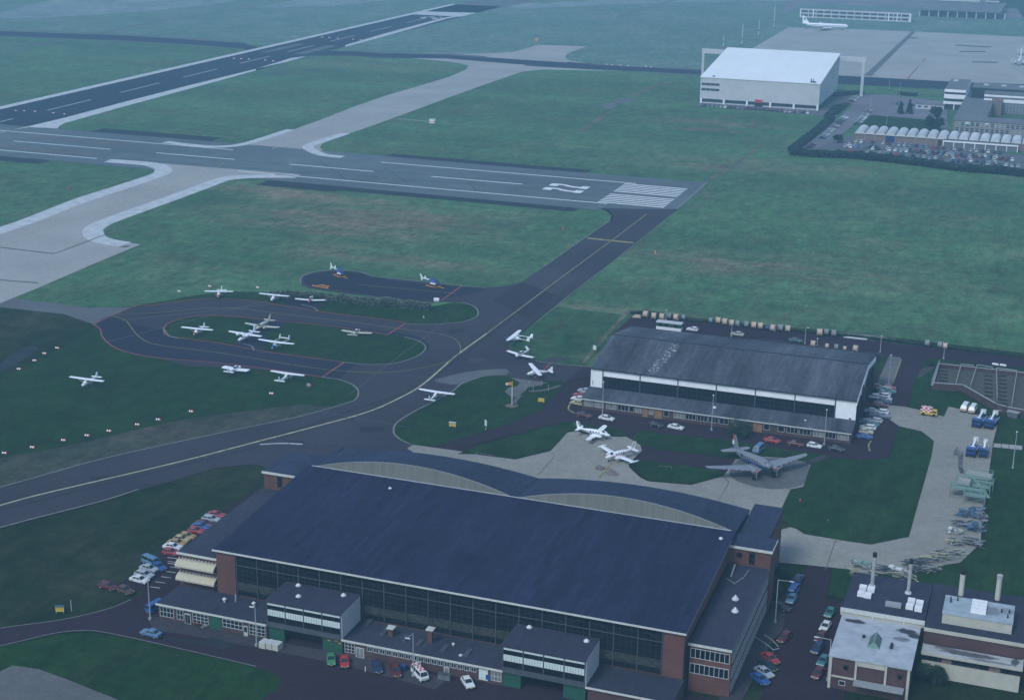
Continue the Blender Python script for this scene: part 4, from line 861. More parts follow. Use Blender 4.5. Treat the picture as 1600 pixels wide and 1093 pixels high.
wins = [(-116.3,-113.6,'glass_curtain'),(-113.2,-110.6,'glass_curtain'),(-109.8,-106.9,'glass_curtain'),(-106.5,-103.4,'glass_dark'),(-103.2,-101.8,'glass_dark'),(-101.5,-99.7,'glass_curtain'),(-97.6,-96.3,'glass_curtain'),(-93.4,-91.9,'glass_dark'),(-90.6,-87.6,'glass_curtain'),(-87.3,-84.4,'glass_dark'),(-84.0,-81.2,'glass_dark'),(-80.9,-78.2,'glass_dark'),(-77.8,-75.4,'glass_dark'),(-74.8,-70.2,'glass_curtain'),(-65.8,-64.2,'glass_dark'),(-62.0,-60.2,'glass_dark'),(-59.6,-56.6,'glass_dark'),(-56.2,-53.2,'glass_dark'),(-52.6,-49.8,'glass_curtain'),(-49.4,-46.6,'glass_dark'),(-46.2,-43.2,'glass_curtain')]
for a, b, g in wins: win(B, 'y', -1, a, b, 1.2, 2.85, lf, max(1, int((b-a)/.9)), 1, 'frame_white', g, .09)
dome(B, -80.3, 390.6, 3.8, .7, .7); dome(B, -55.4, 390.0, 3.8, .35, .4)
# worn white paint left on the front roof slope
mb = MB(); rr = random.Random(11)
for k in range(46):
    t = k/46; y = bf+1.5+t*(ym-bf-3); xc = -99.6+t*2.2
    for j in range(2 if rr.random() < .5 else 1):
        x = xc+rr.uniform(-1.3, 1.3); z = bz+.22+(y-bf+.5)/(ym-bf+.5)*(zr-bz)+.012
        w = rr.uniform(.12, .9); h = rr.uniform(.08, .35); sl = (zr-bz)/(ym-bf+.5)
        mb.add([(x,y,z),(x+w,y+.02,z),(x+w+rr.uniform(-.2,.2),y+h,z+h*sl),(x+rr.uniform(-.2,.2),y+h,z+h*sl)], [(0,1,2,3)])
mb.build('roof_paint_remains', 'paint_white_worn', B)

# ------------------------------------------------------------------ C: white hangar in the distance
Cc = thing('hangar', 'large pale windowless hangar with bright white sloping roof in the distance', 'hangar')
cx0, cx1, cf, cb, zf, zb = -216, -141.4, 951.0, 1027.5, 16.1, 26.0
mb = MB(); mb.hexa([(cx0,cf,3.0),(cx1,cf,3.0),(cx1,cb,3.0),(cx0,cb,3.0)], [(cx0,cf,zf),(cx1,cf,zf),(cx1,cb,zb),(cx0,cb,zb)]); mb.build('wall', 'pale_wall', Cc)
part('ground_floor', 'glass_far', Cc, [(cx0+.8, cx1-.8, cf+1.0, cb-.8, 0, 3.0)])
part('plinth', 'pale_wall', Cc, [(cx0+.7, cx1-.7, cf+.85, cf+.99, 0, .8)])
mb = MB(); mb.hexa([(cx0-.3,cf-.4,zf+.02),(cx1+.3,cf-.4,zf+.02),(cx1+.3,cb+.3,zb+.03),(cx0-.3,cb+.3,zb+.03)], [(cx0-.3,cf-.4,zf+.5),(cx1+.3,cf-.4,zf+.5),(cx1+.3,cb+.3,zb+.5),(cx0-.3,cb+.3,zb+.5)]); mb.build('roof', 'roof_white', Cc)
for i in range(6):
    x = cx0+.3+(cx1-cx0-1.6)*i/5; part('column', 'white_wall', Cc, [(x, x+1.1, cf-.15, cf+.84, 0, 3.3)])
for z in (8.1, 11.4):
    for k in range(4): win(Cc, 'y', -1, cx0+.8+k*2.9, cx0+3.5+k*2.9, z, z+1.4, cf, 3, 1, 'frame_steel', 'glass_far', .1, .12)
for k in range(20): win(Cc, 'y', -1, cx0+2.2+k*3.6, cx0+5.2+k*3.6, 1.0, 2.8, cf+.85, 3, 1, 'frame_steel', 'glass_far', .1, .12)
part('entrance', 'red_paint', Cc, [(-181.0, -176.4, cf-.5, cf-.003, 2.6, 4.4)]); part('entrance_door', 'black_soot_shade', Cc, [(-181.0, -176.4, cf-.2, cf+.8, 0, 2.6)])
part('roof_vent', 'frame_dark', Cc, [(-147.5, -147.0, cf+1, cf+1.6, zf+.5, zf+3), (-146.2, -145.7, cf+1, cf+1.6, zf+.5, zf+2.6), (-147.6, -144.2, cf+.8, cf+2, zf+.5, zf+1.4), (-208.6,-207.4,cf+1,cf+2,zf+.5,zf+1.3)])
part('door_rail', 'pale_wall', Cc, [(cx1+.31, -123.6, cb-5.5, cb-4.2, 22.4, 25.4), (-232.2, cx0-.31, cb-5.5, cb-4.2, 22.4, 25.4)])
part('door_mast', 'pale_wall', Cc, [(-126.0, -124.2, cb-5.6, cb-4.1, 0, 22.39)]); part('door_mast', 'pale_wall', Cc, [(-231.9, -230.4, cb-5.6, cb-4.1, 0, 22.39)])
win(Cc, 'x', 1, cf+4, cb-4, .3, 2.9, cx1-.79, 12, 1, 'frame_steel', 'glass_far', .2)

# ------------------------------------------------------------------ D: vaulted workshops and offices at right
V = thing('workshop', 'row of brick workshops under seventeen small white vaulted roofs', 'workshop')
vf, vb = 855.5, 874.0
vx0 = at(1336, 214).x*vf/at(1336, 214).y
def ax(px, py, Y):   # world x on the plane y=Y for a pixel
    d = FW*FPX+RT*(px-800)-UP*(py-546.5); return d.x*Y/d.y
vx0 = ax(1336, 205, vf); vx1 = ax(1475, 218, vf); pitch = (vx1-vx0)/8.7
nv = 19; vxe = vx0+pitch*nv
part('wall', 'brick_pale', V, [(vx0, vx1-.3, vf, vb, 0, 4.0)])
part('wall', 'brick_pale', V, [(vx1-.28, vxe, vf+1.6, vb, 0, 4.0)])
for k in range(nv):
    a = vx0+k*pitch+.25; b = vx0+(k+1)*pitch-.25; n = 10
    y0 = vf-.3 if k < 9 else vf+1.3
    pr = [((a+b)/2-(b-a)/2*math.cos(math.pi*i/n), 4.0+1.9*math.sin(math.pi*i/n)) for i in range(n+1)]
    mb = MB(); mb.loft([[(x, y0, z) for x, z in pr], [(x, vb, z) for x, z in pr]]); mb.build('vaulted_roof', 'roof_vault_white', V)
part('roof_gutter', 'frame_steel', V, [(vx0-.1, vxe+.1, vf+1.35, vb+.2, 3.9, 4.08)])
part('roof_edge', 'fascia', V, [(vx0-.1, vx1-.3, vf-.5, vf-.302, 3.8, 4.2)])
x1e = vx1+pitch*7
part('annex_wall', 'grey_panel', V, [(vx1, x1e, vf-2.5, vf+1.58, 0, 3.3)])
part('annex_roof', 'roof_far', V, [(vx1-.2, x1e+.2, vf-2.7, vf+1.25, 3.303, 3.6)])
part('annex_frame', 'white_wall', V, [(vx1-.3, x1e+.3, vf-3.0, vf-2.703, 3.0, 3.75)]+[(vx1+(x1e-vx1)*i/7-.2, vx1+(x1e-vx1)*i/7+.2, vf-2.9, vf-2.503, 0, 3.0) for i in range(8)])
part('door', 'blue_dark', V, [(vx0+3.05*pitch, vx0+4*pitch-.2, vf-.1, vf-.003, 0, 3.6)]); part('door', 'glass_far', V, [(vx1-3.0*1.0, vx1-1.2, vf-.1, vf-.003, 0, 3.4)])
mb = MB()
for k in range(1, 9): mb.box(vx0+k*pitch-.12, vx0+k*pitch+.12, vf-.16, vf-.103, 0, 3.8)
mb.build('downpipe', 'metal_grey', V)

# offices: L-shaped two-storey block
O1 = thing('office_building', 'two storey office block with long grid of windows behind the vaulted workshops', 'building')
of = 900.0; ox0 = ax(1489, 195, of); ox1 = ox0+72
part('wall', 'brick_pale', O1, [(ox0, ox1, of, of+16, 0, 7.6), (ox0+.01, ox0+17, of+16.01, of+90, 0, 7.6)])
part('roof', 'roof_far', O1, [(ox0-.3, ox1+.3, of-.3, of+16.005, 7.603, 8.0), (ox0-.3, ox0+17.3, of+16.02, of+90.3, 7.603, 8.0)])
rr = random.Random(3)
for j, (z0, z1) in enumerate(((4.6, 7.1), (1.4, 4.0))):
    for k in range(26):
        g = 'glass_curtain' if rr.random() < .35 else 'glass_far'
        win(O1, 'y', -1, ox0+1.2+k*2.72, ox0+3.7+k*2.72, z0, z1, of, 1, 2, 'frame_white', g, .22, .15)
part('awning', 'panel_mint', O1, [(ox0+6.7, ox0+8.9, of-.5, of-.16, 5.9, 7.2), (ox0+17.5, ox0+19.4, of-.5, of-.16, 6.3, 7.2), (ox0+48, ox0+50, of-.5, of-.16, 5.6, 7.2)])
O2 = thing('office_building', 'rear office wing with white upper band and brown brick stair tower', 'building')
o2f = 985.0; px0 = ax(1537, 160, o2f)
part('wall', 'grey_panel', O2, [(px0, px0+70, o2f, o2f+14, 0, 11.5)])
part('wall_band', 'white_wall', O2, [(px0, px0+70, o2f-.2, o2f-.003, 7.0, 9.0), (px0, px0+70, o2f-.3, o2f-.01, 10.2, 11.4)])
part('roof', 'roof_far', O2, [(px0-.3, px0+70, o2f-.4, o2f+14.2, 11.503, 11.9)])
part('stair_tower', 'brick_pale', O2, [(px0+5.0, px0+11, o2f-6, o2f-.31, 0, 9.6)])
for z0, z1 in ((1.2, 3.2), (3.9, 6.0)):
    for k in range(24):
        x = px0+.3+k*1.9
        if 4.6 < x-px0 < 11: continue
        win(O2, 'y', -1, x, x+1.6, z0, z1, o2f, 1, 2, 'frame_white', 'glass_far', .2, .15)
O3 = thing('office_building', 'square four storey office block with white bands beside the far apron', 'building')
t0 = ax(1476, 150, 992); t1 = ax(1508, 150, 992)
part('wall', 'glass_far', O3, [(t0, t1, 992, 1040, 0, 12.0)])
part('wall_band', 'white_wall', O3, [(t0-.3, t1+.3, 991.5, 1040.3, 10.6, 12.3), (t0-.3, t1+.3, 991.5, 1040.3, 6.6, 9.2), (t0-.3, t1+.3, 991.5, 1040.3, 3.2, 4.8)])
part('roof', 'roof_far', O3, [(t0-.2, t1+.2, 991.6, 1040.2, 12.303, 12.6)])
for x in (t0, t1, (t0+t1)/2): part('column', 'white_wall', O3, [(x-.3, x+.3, 991.5, 992, 0, 3.19)])
part('roof_hut', 'pale_wall', O3, [(t0+2, t0+5, 1028, 1030, 12.6, 13.6)])
O4 = thing('office_building', 'long flat roofed building with rooflights behind the rear office wing', 'building')
part('wall', 'glass_far', O4, [(t1+1.5, t1+80, 1030, 1052, 0, 9)]); part('roof', 'roof_far', O4, [(t1+1.4, t1+80, 1029.6, 1052.3, 9.003, 9.5)])
part('rooflight', 'pale_wall', O4, [(t1+8+k*11, t1+11+k*11, 1040, 1043, 9.503, 10.3) for k in range(5)])
H1 = thing('site_hut', 'small white hut with dark windows beside the office car park', 'hut')
hx = ax(1432, 152, 985); part('wall', 'pale_wall', H1, [(hx, hx+17, 985, 991, 0, 2.8)]); part('roof', 'roof_far', H1, [(hx-.2, hx+17.2, 984.8, 991.2, 2.803, 3.1)])
for k in range(4): win(H1, 'y', -1, hx+1.2+k*4, hx+3.4+k*4, .9, 2.3, 985, 1, 1, 'frame_white', 'glass_far', .15)
# pier building far away
F1 = thing('terminal_pier', 'long two storey white terminal pier building beyond the parked airliner', 'building')
fy = 1532.0; fx0 = ax(1250, 20, fy); fx1 = ax(1423.5, 30, fy)
part('wall', 'pale_wall', F1, [(fx0, fx1, fy, fy+14, 0, 8.4)]); part('roof', 'roof_far', F1, [(fx0+.2, fx1-.2, fy+.3, fy+13.8, 8.403, 8.7)])
n = 14
for z0, z1 in ((4.9, 6.9), (1.3, 3.3)):
    for k in range(n):
        a = fx0+1.5+(fx1-fx0-3)*k/n; win(F1, 'y', -1, a, a+(fx1-fx0-3)/n-1.0, z0, z1, fy, 4, 1, 'frame_steel', 'glass_far', .15)
part('pilaster', 'white_wall', F1, [(x-.5, x+.5, fy-.5, fy-.125, 0, 8.3) for x in (fx0+.6, fx0+13, fx1-21, fx1-13, fx1-.6)])
F2 = thing('terminal_building', 'wide hazy terminal roof with dark gates below at the far edge', 'building')
gx0 = ax(1436, 26, 1600); gx1 = ax(1572, 38, 1600)
part('wall', 'glass_far', F2, [(gx0, gx1-8, 1602, 1705, 0, 6)]); part('roof', 'roof_far', F2, [(gx0-2, gx1-6, 1598, 1708, 6.003, 7)])
for k in range(10): part('column', 'pale_wall', F2, [(gx0+k*9, gx0+k*9+1, 1599, 1600, 0, 6)])
F3 = thing('office_tower', 'tall hazy office block with rows of windows at top edge', 'building')
hx0 = ax(1466, 5, 1712); 
part('wall', 'pale_wall', F3, [(hx0, hx0+42, 1712, 1728, 0, 30)])
for z in (9, 13, 17, 21, 25):
    for k in range(8): win(F3, 'y', -1, hx0+3+k*4.5, hx0+6.6+k*4.5, z, z+1.8, 1712, 3, 1, 'frame_steel', 'glass_far', .15)
F4 = thing('office_tower', 'hazy balconied block right of the far office tower', 'building')
hx2 = ax(1541, 10, 1700)
part('wall', 'grey_panel', F4, [(hx2, hx2+12, 1700, 1714, 0, 26)]); part('balcony', 'pale_wall', F4, [(hx2-.5, hx2+12.5, 1699, 1699.99, z, z+1.3) for z in (4, 8, 12, 16, 20, 24)])

# ------------------------------------------------------------------ E: boiler house (lower right)
stain_mat('roof_white_stained', (0.40, 0.43, 0.45), (0.035, 0.035, 0.04), [(-26.5,273.6,2.0,.9,1), (-16.4,273.0,2.0,1.1,1), (-15.0,271.8,1.2,1.2,1), (-17.2,269.5,1.6,.9,.6), (-25,268,3,2,.12)])
stain_mat('roof_white_stained_low', (0.42, 0.42, 0.41), (0.06, 0.055, 0.06), [(-5.5,271.8,5.5,1.0,.9), (-8.8,272.6,2.5,.8,.8), (3.4,272,.8,1.6,.9), (-1,270.4,4,.5,.6), (-12,273.4,1.2,.6,.3)])
E1 = thing('boiler_house', 'brick boiler house with puddle-stained white roof in the lower right corner', 'building')
part('wall', 'brick_dark', E1, [(-28.9, -14.5, 258.9, 275.8, 0, 6.7)])
part('roof', 'roof_white_stained', E1, [(-29.2, -14.2, 258.5, 275.79, 6.703, 7.0)])
part('upper_wall', 'brick_dark', E1, [(-29.2, -13.8, 275.8, 292.5, 0, 8.0)]); part('upper_roof', 'roof_felt_low', E1, [(-29.4, -13.7, 275.9, 292.7, 8.003, 8.3)])
part('roof_edge', 'cream_wall', E1, [(-29.5, -13.6, 275.55, 275.79, 7.01, 7.6)]); part('roof_edge', 'fascia', E1, [(-29.6, -13.6, 275.3, 275.86, 7.7, 8.4)]+[(x, x+.25, 275.3, 275.55, 7.01, 7.7) for x in (-29.5, -23.5, -17.6)])
fr = [(-29.0, -28.5, 258.6, 258.897, 0, 6.69), (-24.3, -23.9, 258.6, 258.897, 2.5, 6.69), (-18.9, -18.5, 258.6, 258.897, 2.5, 6.69), (-14.9, -14.4, 258.6, 258.897, 0, 6.69), (-28.45, -24.35, 258.65, 258.896, 2.6, 2.9), (-23.85, -18.95, 258.62, 258.896, 5.7, 6.6)]
part('wall_frame', 'cream_wall', E1, fr)
for x in (-26.4, -16.6): win(E1, 'y', -1, x, x+.9, 4.4, 5.3, 258.9, 1, 1, 'frame_dark')
win(E1, 'y', -1, -27, -25.8, 1.0, 2.0, 258.9, 1, 1); part('canopy', 'metal_grey', E1, [(-24.2, -15.2, 256.6, 258.59, 2.6, 2.9)])
sk = MB(); sk.loft([[(-22.9,264,7.0),(-20.6,264,7.0),(-21.75,264,8.3)], [(-22.9,268.4,7.0),(-20.6,268.4,7.0),(-21.75,268.4,8.3)]]); sk = sk.build('rooflight', 'green_pale', E1)
mb = MB()
for k in range(4):
    y = 264.5+k*1.0; mb.add([(-21.6,y,8.14),(-20.7,y,7.14),(-20.7,y+.5,7.14),(-21.6,y+.5,8.14)], [(0,1,2,3)]); mb.add([(-21.9,y,8.15),(-22.8,y,7.15),(-22.8,y+.5,7.15),(-21.9,y+.5,8.15)], [(0,1,2,3)])
mb.build('pane', 'glass_dark', sk)
mb = MB(); mb.tube((-24.0,267.6,7.0),(-24.0,267.6,7.5),.3); mb.box(-18.9,-18.4,264.9,266.6,7.0,7.5); mb.build('roof_vent', 'frame_dark', E1)
for (x, y) in ((-26.6,285.3),(-25.0,285.0),(-26.6,282.4),(-25.3,282.2),(-15.3,282.6),(-16.9,282.9),(-15.3,280.0),(-17,280.3)): part('roof_ventilator', 'white_paint', E1, [(x-.7, x+.7, y-.65, y+.65, 8.303, 9.1)])
part('roof_ventilator', 'metal_grey', E1, [(-21.6, -18.6, 279.5, 280.9, 8.303, 8.9)])
def chimney(parent, x, y, z, h, r, m='metal_chimney', cap='black_soot_shade', base='metal_pale'):
    mb = MB(); mb.tube((x,y,z),(x,y,z+h*.88), r, r, 16); c = mb.build('chimney', m, parent)
    mb = MB(); mb.tube((x,y,z+h*.88+.003),(x,y,z+h), r*1.12, r*1.12, 16); mb.build('chimney_cap', cap, c)
    mb = MB(); mb.tube((x,y,z),(x,y,z+.35), r*1.9, r*1.6, 16); mb.build('chimney_collar', base, c)
p = at(1362.5, 915.5, 8.3); chimney(E1, p.x, p.y, 8.3, 7.4, .38)
p = at(1419, 926, 8.3); chimney(E1, p.x, p.y, 8.3, 7.4, .36)
E2 = thing('boiler_house', 'brick plant building with pale roof box and cream front, right of the stained roof', 'building')
part('wall', 'brick_dark', E2, [(-13.5, 14, 274.0, 294, 0, 7.6)]); part('roof', 'roof_felt_low', E2, [(-13.55, 14.2, 273.9, 294.2, 7.603, 7.9)])
part('roof_edge', 'cream_wall', E2, [(-13.55, 14.2, 273.7, 273.897, 7.4, 8.1)])
stain_mat('roof_box_top', (0.34, 0.40, 0.42), (0.10, 0.11, 0.12), [(-2,281,2.2,2.0,.6), (1,282,1.5,1.5,.5)])
part('roof_box', 'cream_wall', E2, [(-10.6, 2.2, 277.2, 285.0, 7.9, 9.9)]); part('roof_box_top', 'roof_box_top', E2, [(-10.7, 2.3, 277.1, 285.1, 9.903, 10.15)])
for k in range(4): part('roof_ventilator', 'white_paint', E2, [(-5.6, -2.8, 279.0+k*1.35, 279.95+k*1.35, 10.153, 10.8)])
mb = MB()
for (x, y) in ((-9.6, 283), (-9.5,282), (-8.3, 283.2), (0.0, 281.2), (1.4, 281.4), (1.2, 279.3)): mb.tube((x,y,10.15),(x,y,10.9),.14)
mb.build('roof_pipe', 'frame_dark', E2)
p = at(1501, 930, 10.1); chimney(E2, p.x, p.y, 9.9, 5.6, .5, 'cream_wall', 'black_soot_shade', 'frame_dark'); p = at(1558, 937, 10.1); chimney(E2, p.x, p.y, 9.9, 5.6, .5, 'cream_wall', 'metal_chimney', 'frame_dark')
part('front_roof', 'roof_white_stained_low', E2, [(-13.3, 4.7, 269.5, 273.2, 4.8, 5.05)]); part('front_wall', 'black_soot_shade', E2, [(-12.9, 4.5, 270.2, 273.9, 0, 4.79)])
part('front_panel', 'cream_wall', E2, [(-13.2, 4.6, 269.8, 270.19, 0, 3.2)]); part('roof_edge', 'cream_wall', E2, [(-13.4, 4.9, 269.3, 269.497, 4.7, 5.2), (4.71, 4.9, 269.5, 273.3, 4.7, 5.2), (-13.4, -13.31, 269.5, 273.3, 4.7, 5.2)])
part('door_panel', 'brick_pale', E2, [(-9.6, -7.8, 270.05, 270.195, 3.25, 4.75), (-1.0, 1.0, 270.05, 270.195, 3.25, 4.75)])
for x in (-12.4, -7.5, -5.9, -2.8, 1.3): win(E2, 'y', -1, x, x+2.2 if x < -12 else x+1.4, 3.3, 4.6, 270.19, 2, 1, 'frame_dark')
# ================================================================== VEHICLES
def body_section(pts_list, ys):
    """loft helper across the width: pts (x,z) outline at each y"""
    return [[(x, y, z) for x, z in pts] for pts, y in zip(pts_list, ys)]
def make_car(style='saloon', cat='car', label=''):
    name = {'saloon': 'parked_car', 'hatch': 'parked_car', 'van': 'parked_van', 'estate': 'parked_car'}[style]
    t = thing(name, label, cat)
    L = {'saloon': 4.3, 'hatch': 3.8, 'estate': 4.4, 'van': 4.6}[style]; h = L/2; w = .84 if style != 'van' else .9
    if style == 'van':
        low = [(-h,.35),(h,.35),(h,.9),(h-.08,1.05),(h-.25,1.1),(-h+.05,1.1),(-h,.95)]
        cab0 = [(-h+.05,1.1),(h-.25,1.1),(h-.7,1.78),(-h+.12,1.78)]; top = [(-h+.12,1.78),(h-.7,1.78),(h-.85,1.95),(-h+.25,1.95)]
    else:
        low = [(-h,.32),(h,.32),(h+.02,.6),(h-.1,.76),(h-1.1,.9),(-h+(.65 if style=='saloon' else .15),.93),(-h,.82)]
        fx = h-1.15; bx = -h+(.7 if style == 'saloon' else .18)
        rx0, rx1 = (-h+1.15 if style == 'saloon' else -h+.55), h-1.85
        cab0 = [(bx,.92),(fx,.89),(rx1,1.32),(rx0,1.33)]; top = [(rx0,1.33),(rx1,1.32),(rx1-.25,1.40),(rx0+.2,1.41)]
    mb = MB()
    sec = []
    for y, k in ((-w, .94), (-w*.93, 1), (w*.93, 1), (w, .94)):
        sec.append([(x*k if abs(y) == w else x, y, z if abs(y) != w else .32+(z-.32)*.86) for x, z in low])
    mb.loft(sec)
    def cab(mb, pts, z0, z1, inset0, inset1):
        vs = []
        for x, z in pts:
            tt = 0 if z1 == z0 else (z-z0)/(z1-z0); yy = w-inset0-(inset1-inset0)*tt
            vs.append((x, -yy, z))
        vs2 = [(x, -y, z) for x, y, z in vs]
        mb.loft([vs, vs2])
    zz = 1.33 if style != 'van' else 1.78
    cab(mb, top, zz, zz+.1, .22, .3)
    # pillars
    for s in (-1, 1):
        for (a, b) in ((cab0[1], cab0[2]), (cab0[0], cab0[3])):
            mb.bar((a[0], s*(w-.08), a[1]), (b[0], s*(w-.22), b[1]), .09, .07)
        mx0 = (cab0[0][0]+cab0[1][0])/2-.1; mb.bar((mx0, s*(w-.07), .92), (mx0, s*(w-.21), zz), .08, .05)
    mb.build('body', 'car_paint', t)
    g = MB(); cab(g, cab0, .9 if style != 'van' else 1.1, zz, .10, .235); g.build('window_glass', 'car_glass', t)
    for sx in (-1, 1):
        for sy in (-1, 1):
            wm = MB(); cx = sx*(h-.82); wm.tube((cx, sy*(w-.2), .30), (cx, sy*(w+.02), .30), .30, .30, 12); wo = wm.build('wheel', 'tyre', t)
            hb = MB(); hb.tube((cx, sy*(w+.021), .30), (cx, sy*(w+.035), .30), .16, .14, 8); hb.build('hub_cap', 'chrome', wo)
    for sx in (-1, 1):
        part('bumper', 'frame_dark', t, [(sx*(h+.02) if sx > 0 else -h-.12, sx*(h+.12) if sx > 0 else -h-.003, -w*.92, w*.92, .38, .52)])
    for s in (-1, 1): part('headlight', 'metal_pale', t, [(h+.003, h+.06, s*w*.62-.13, s*w*.62+.13, .56, .68)])
    part('number_plate', 'plate_yellow', t, [(h+.121, h+.14, -.25, .25, .39, .5)]); part('number_plate', 'plate_yellow', t, [(-h-.14, -h-.121, -.25, .25, .40, .5)])
    return t
PALETTE = {'red': (.36,.028,.03), 'dark red': (.11,.016,.022), 'white': (.70,.70,.68), 'silver': (.38,.41,.44), 'grey': (.20,.22,.24), 'black': (.015,.017,.022), 'dark blue': (.018,.03,.09),
           'blue': (.025,.09,.30), 'light blue': (.10,.20,.32), 'green': (.05,.22,.09), 'dark green': (.02,.08,.05), 'teal': (.04,.18,.17), 'orange': (.42,.23,.08), 'yellow': (.44,.36,.14), 'cream': (.50,.46,.34), 'beige': (.42,.38,.30), 'brown': (.10,.055,.035)}
PROTO = {}
for st in ('saloon', 'hatch', 'estate', 'van'):
    PROTO[st] = make_car(st); index_kids(PROTO[st])
PUSED = {k: False for k in PROTO}
def far_proto():
    t = thing('parked_car', '', 'car'); h, w = 2.1, .84
    mb = MB(); low = [(-h,.2),(h,.2),(h,.72),(h-1.0,.9),(-h+.5,.92),(-h,.8)]
    mb.loft([[(x, y, z) for x, z in low] for y in (-w, w)]); top = [(-h+1.0,1.30),(h-1.7,1.30),(h-1.8,1.40),(-h+1.15,1.40)]
    mb.loft([[(x, y, z) for x, z in top] for y in (-w+.2, w-.2)]); mb.build('body', 'car_paint', t)
    g = MB(); c = [(-h+.55,.91),(h-1.05,.9),(h-1.7,1.299),(-h+1.0,1.299)]; g.loft([[(x, y, z) for x, z in c] for y in (-w+.12, w-.12)]); g.build('window_glass', 'car_glass', t)
    return t
PROTO['far'] = far_proto(); index_kids(PROTO['far']); PUSED['far'] = False
def put_car(style, x, y, rz, colour, label, group, z=0.3):
    if not PUSED[style]: o = PROTO[style]; PUSED[style] = True
    else: o = copy_tree(PROTO[style])
    o.location = (x, y, z); o.rotation_euler = (0, 0, rz)
    o['label'] = label; o['category'] = 'van' if style == 'van' else 'car'
    if group: o['group'] = group
    c = PALETTE[colour]
    for ch in COL.objects if False else [k for k in o.children_recursive if k.name.startswith('body')]:
        ch.color = (*c, 1)
    return o
def car_px(style, px, py, deg, colour, label, group='parked cars', z=0.3):
    p = at(px, py, 0.6); return put_car(style, p.x, p.y, R_(deg), colour, label, group, z)
g1 = 'cars parked along the left side of the front hangar'
for (px, py, c, st, deg, lab) in (
    (267.5,863,'red','hatch',2,'bright red hatchback parked beside the yellow awnings'),
    (270,854.5,'white','saloon',2,'white car tucked behind the bright red hatchback'),
    (276.5,848.5,'orange','saloon',2,'orange car parked behind the two white ones'),
    (284.5,842.5,'yellow','hatch',2,'yellow car in the row next to the left office wing'),
    (293,838,'orange','hatch',2,'orange hatchback half hidden by the dark wing roof'),
    (306.5,829.5,'red','hatch',2,'red hatchback alone halfway along the wing row'),
    (313.5,823,'blue','saloon',2,'blue car just behind the lone red hatchback in the wing row'),
    (319.5,818.5,'dark red','saloon',2,'dark red car between the blue and the silver ones of the wing row'),
    (330,811,'silver','estate',2,'silver estate near the far end of the wing row'),
    (338,804.5,'red','saloon',2,'red car at the far end of the row beside the front hangar'),
    (236.5,878.5,'light blue','van',-18,'light blue rounded van at the head of the parking bays'),
    (248.5,886,'blue','hatch',-20,'blue hatchback parked right of the light blue van'),
    (233,888.5,'silver','saloon',-8,'silver car just in front of the light blue van'),
    (225.5,898,'silver','estate',-6,'silver estate in the middle of the grey trio by the lawn'),
    (218,906,'white','saloon',-6,'white car nearest the tall lamp post at the parking bays'),
    (168.5,916,'dark red','estate',-8,'dark red estate parked on the lawn'),
    (196,922.5,'brown','hatch',-14,'dark brown car on the lawn edge beside the dark red estate'),
    (236,989.5,'light blue','saloon',176,'pale blue saloon driving on the brick road before the hangar'),
    (243.5,949,'blue','van',80,'blue van partly hidden behind the left corner of the low block')):
    car_px(st, px, py, deg, c, lab, g1 if px > 250 and py < 870 else None, .22)
for (px, py, c, st, deg, lab) in (
    (517.5,1031,'green','hatch',-62,'bright green hatchback beside the green sliding door'),
    (538.5,1034.5,'red','hatch',-62,'red hatchback beside the bright green one'),
    (589,1042,'dark blue','saloon',-55,'dark blue saloon parked before the low brick block'),
    (618,1048,'dark red','saloon',-55,'very dark red saloon between the dark blue one and the white van'),
    (731,1067,'white','hatch',-50,'white car at the bottom edge below the poster wall'),
    (1247,905,'dark blue','saloon',82,'dark blue car parked first beneath the lawn right of the tower'),
    (1241,917.5,'blue','hatch',84,'bright blue hatchback below the street lamp head'),
    (1239,925.5,'blue','van',84,'blue van right behind the bright blue hatchback'),
    (1236.5,936.5,'light blue','hatch',-96,'light blue car last in the line of blue vehicles'),
    (1219,948,'black','saloon',-20,'black car hidden in the shade beside the right wing'),
    (1226,996,'dark red','estate',-105,'dark red estate standing alone on the brick road'),
    (1203,1029,'red','saloon',-40,'bright red saloon angled against the right office wing'),
    (1199.5,1040,'black','saloon',-40,'black saloon beside the bright red one'),
    (1194,1050.5,'silver','saloon',-38,'silver saloon angled between the black and the blue cars'),
    (1187,1061,'blue','saloon',-38,'blue saloon at the bottom of the angled row'),
    (1296.5,958,'teal','hatch',-98,'teal car at the top of the line beside the boiler house'),
    (1289.5,979.5,'white','hatch',-98,'white hatchback in the line beside the boiler house'),
    (1283,995.5,'dark red','estate',-100,'dark red estate between the white and the dark blue cars'),
    (1277.5,1013,'dark blue','estate',-100,'dark blue estate beside the second street lamp'),
    (1286.5,1032.5,'teal','saloon',-100,'teal saloon close to the boiler house corner'),
    (1278.5,1052,'dark red','saloon',-100,'dark red saloon at the bottom of the boiler house line')):
    car_px(st, px, py, deg, c, lab, 'cars parked around the front hangar', .25)
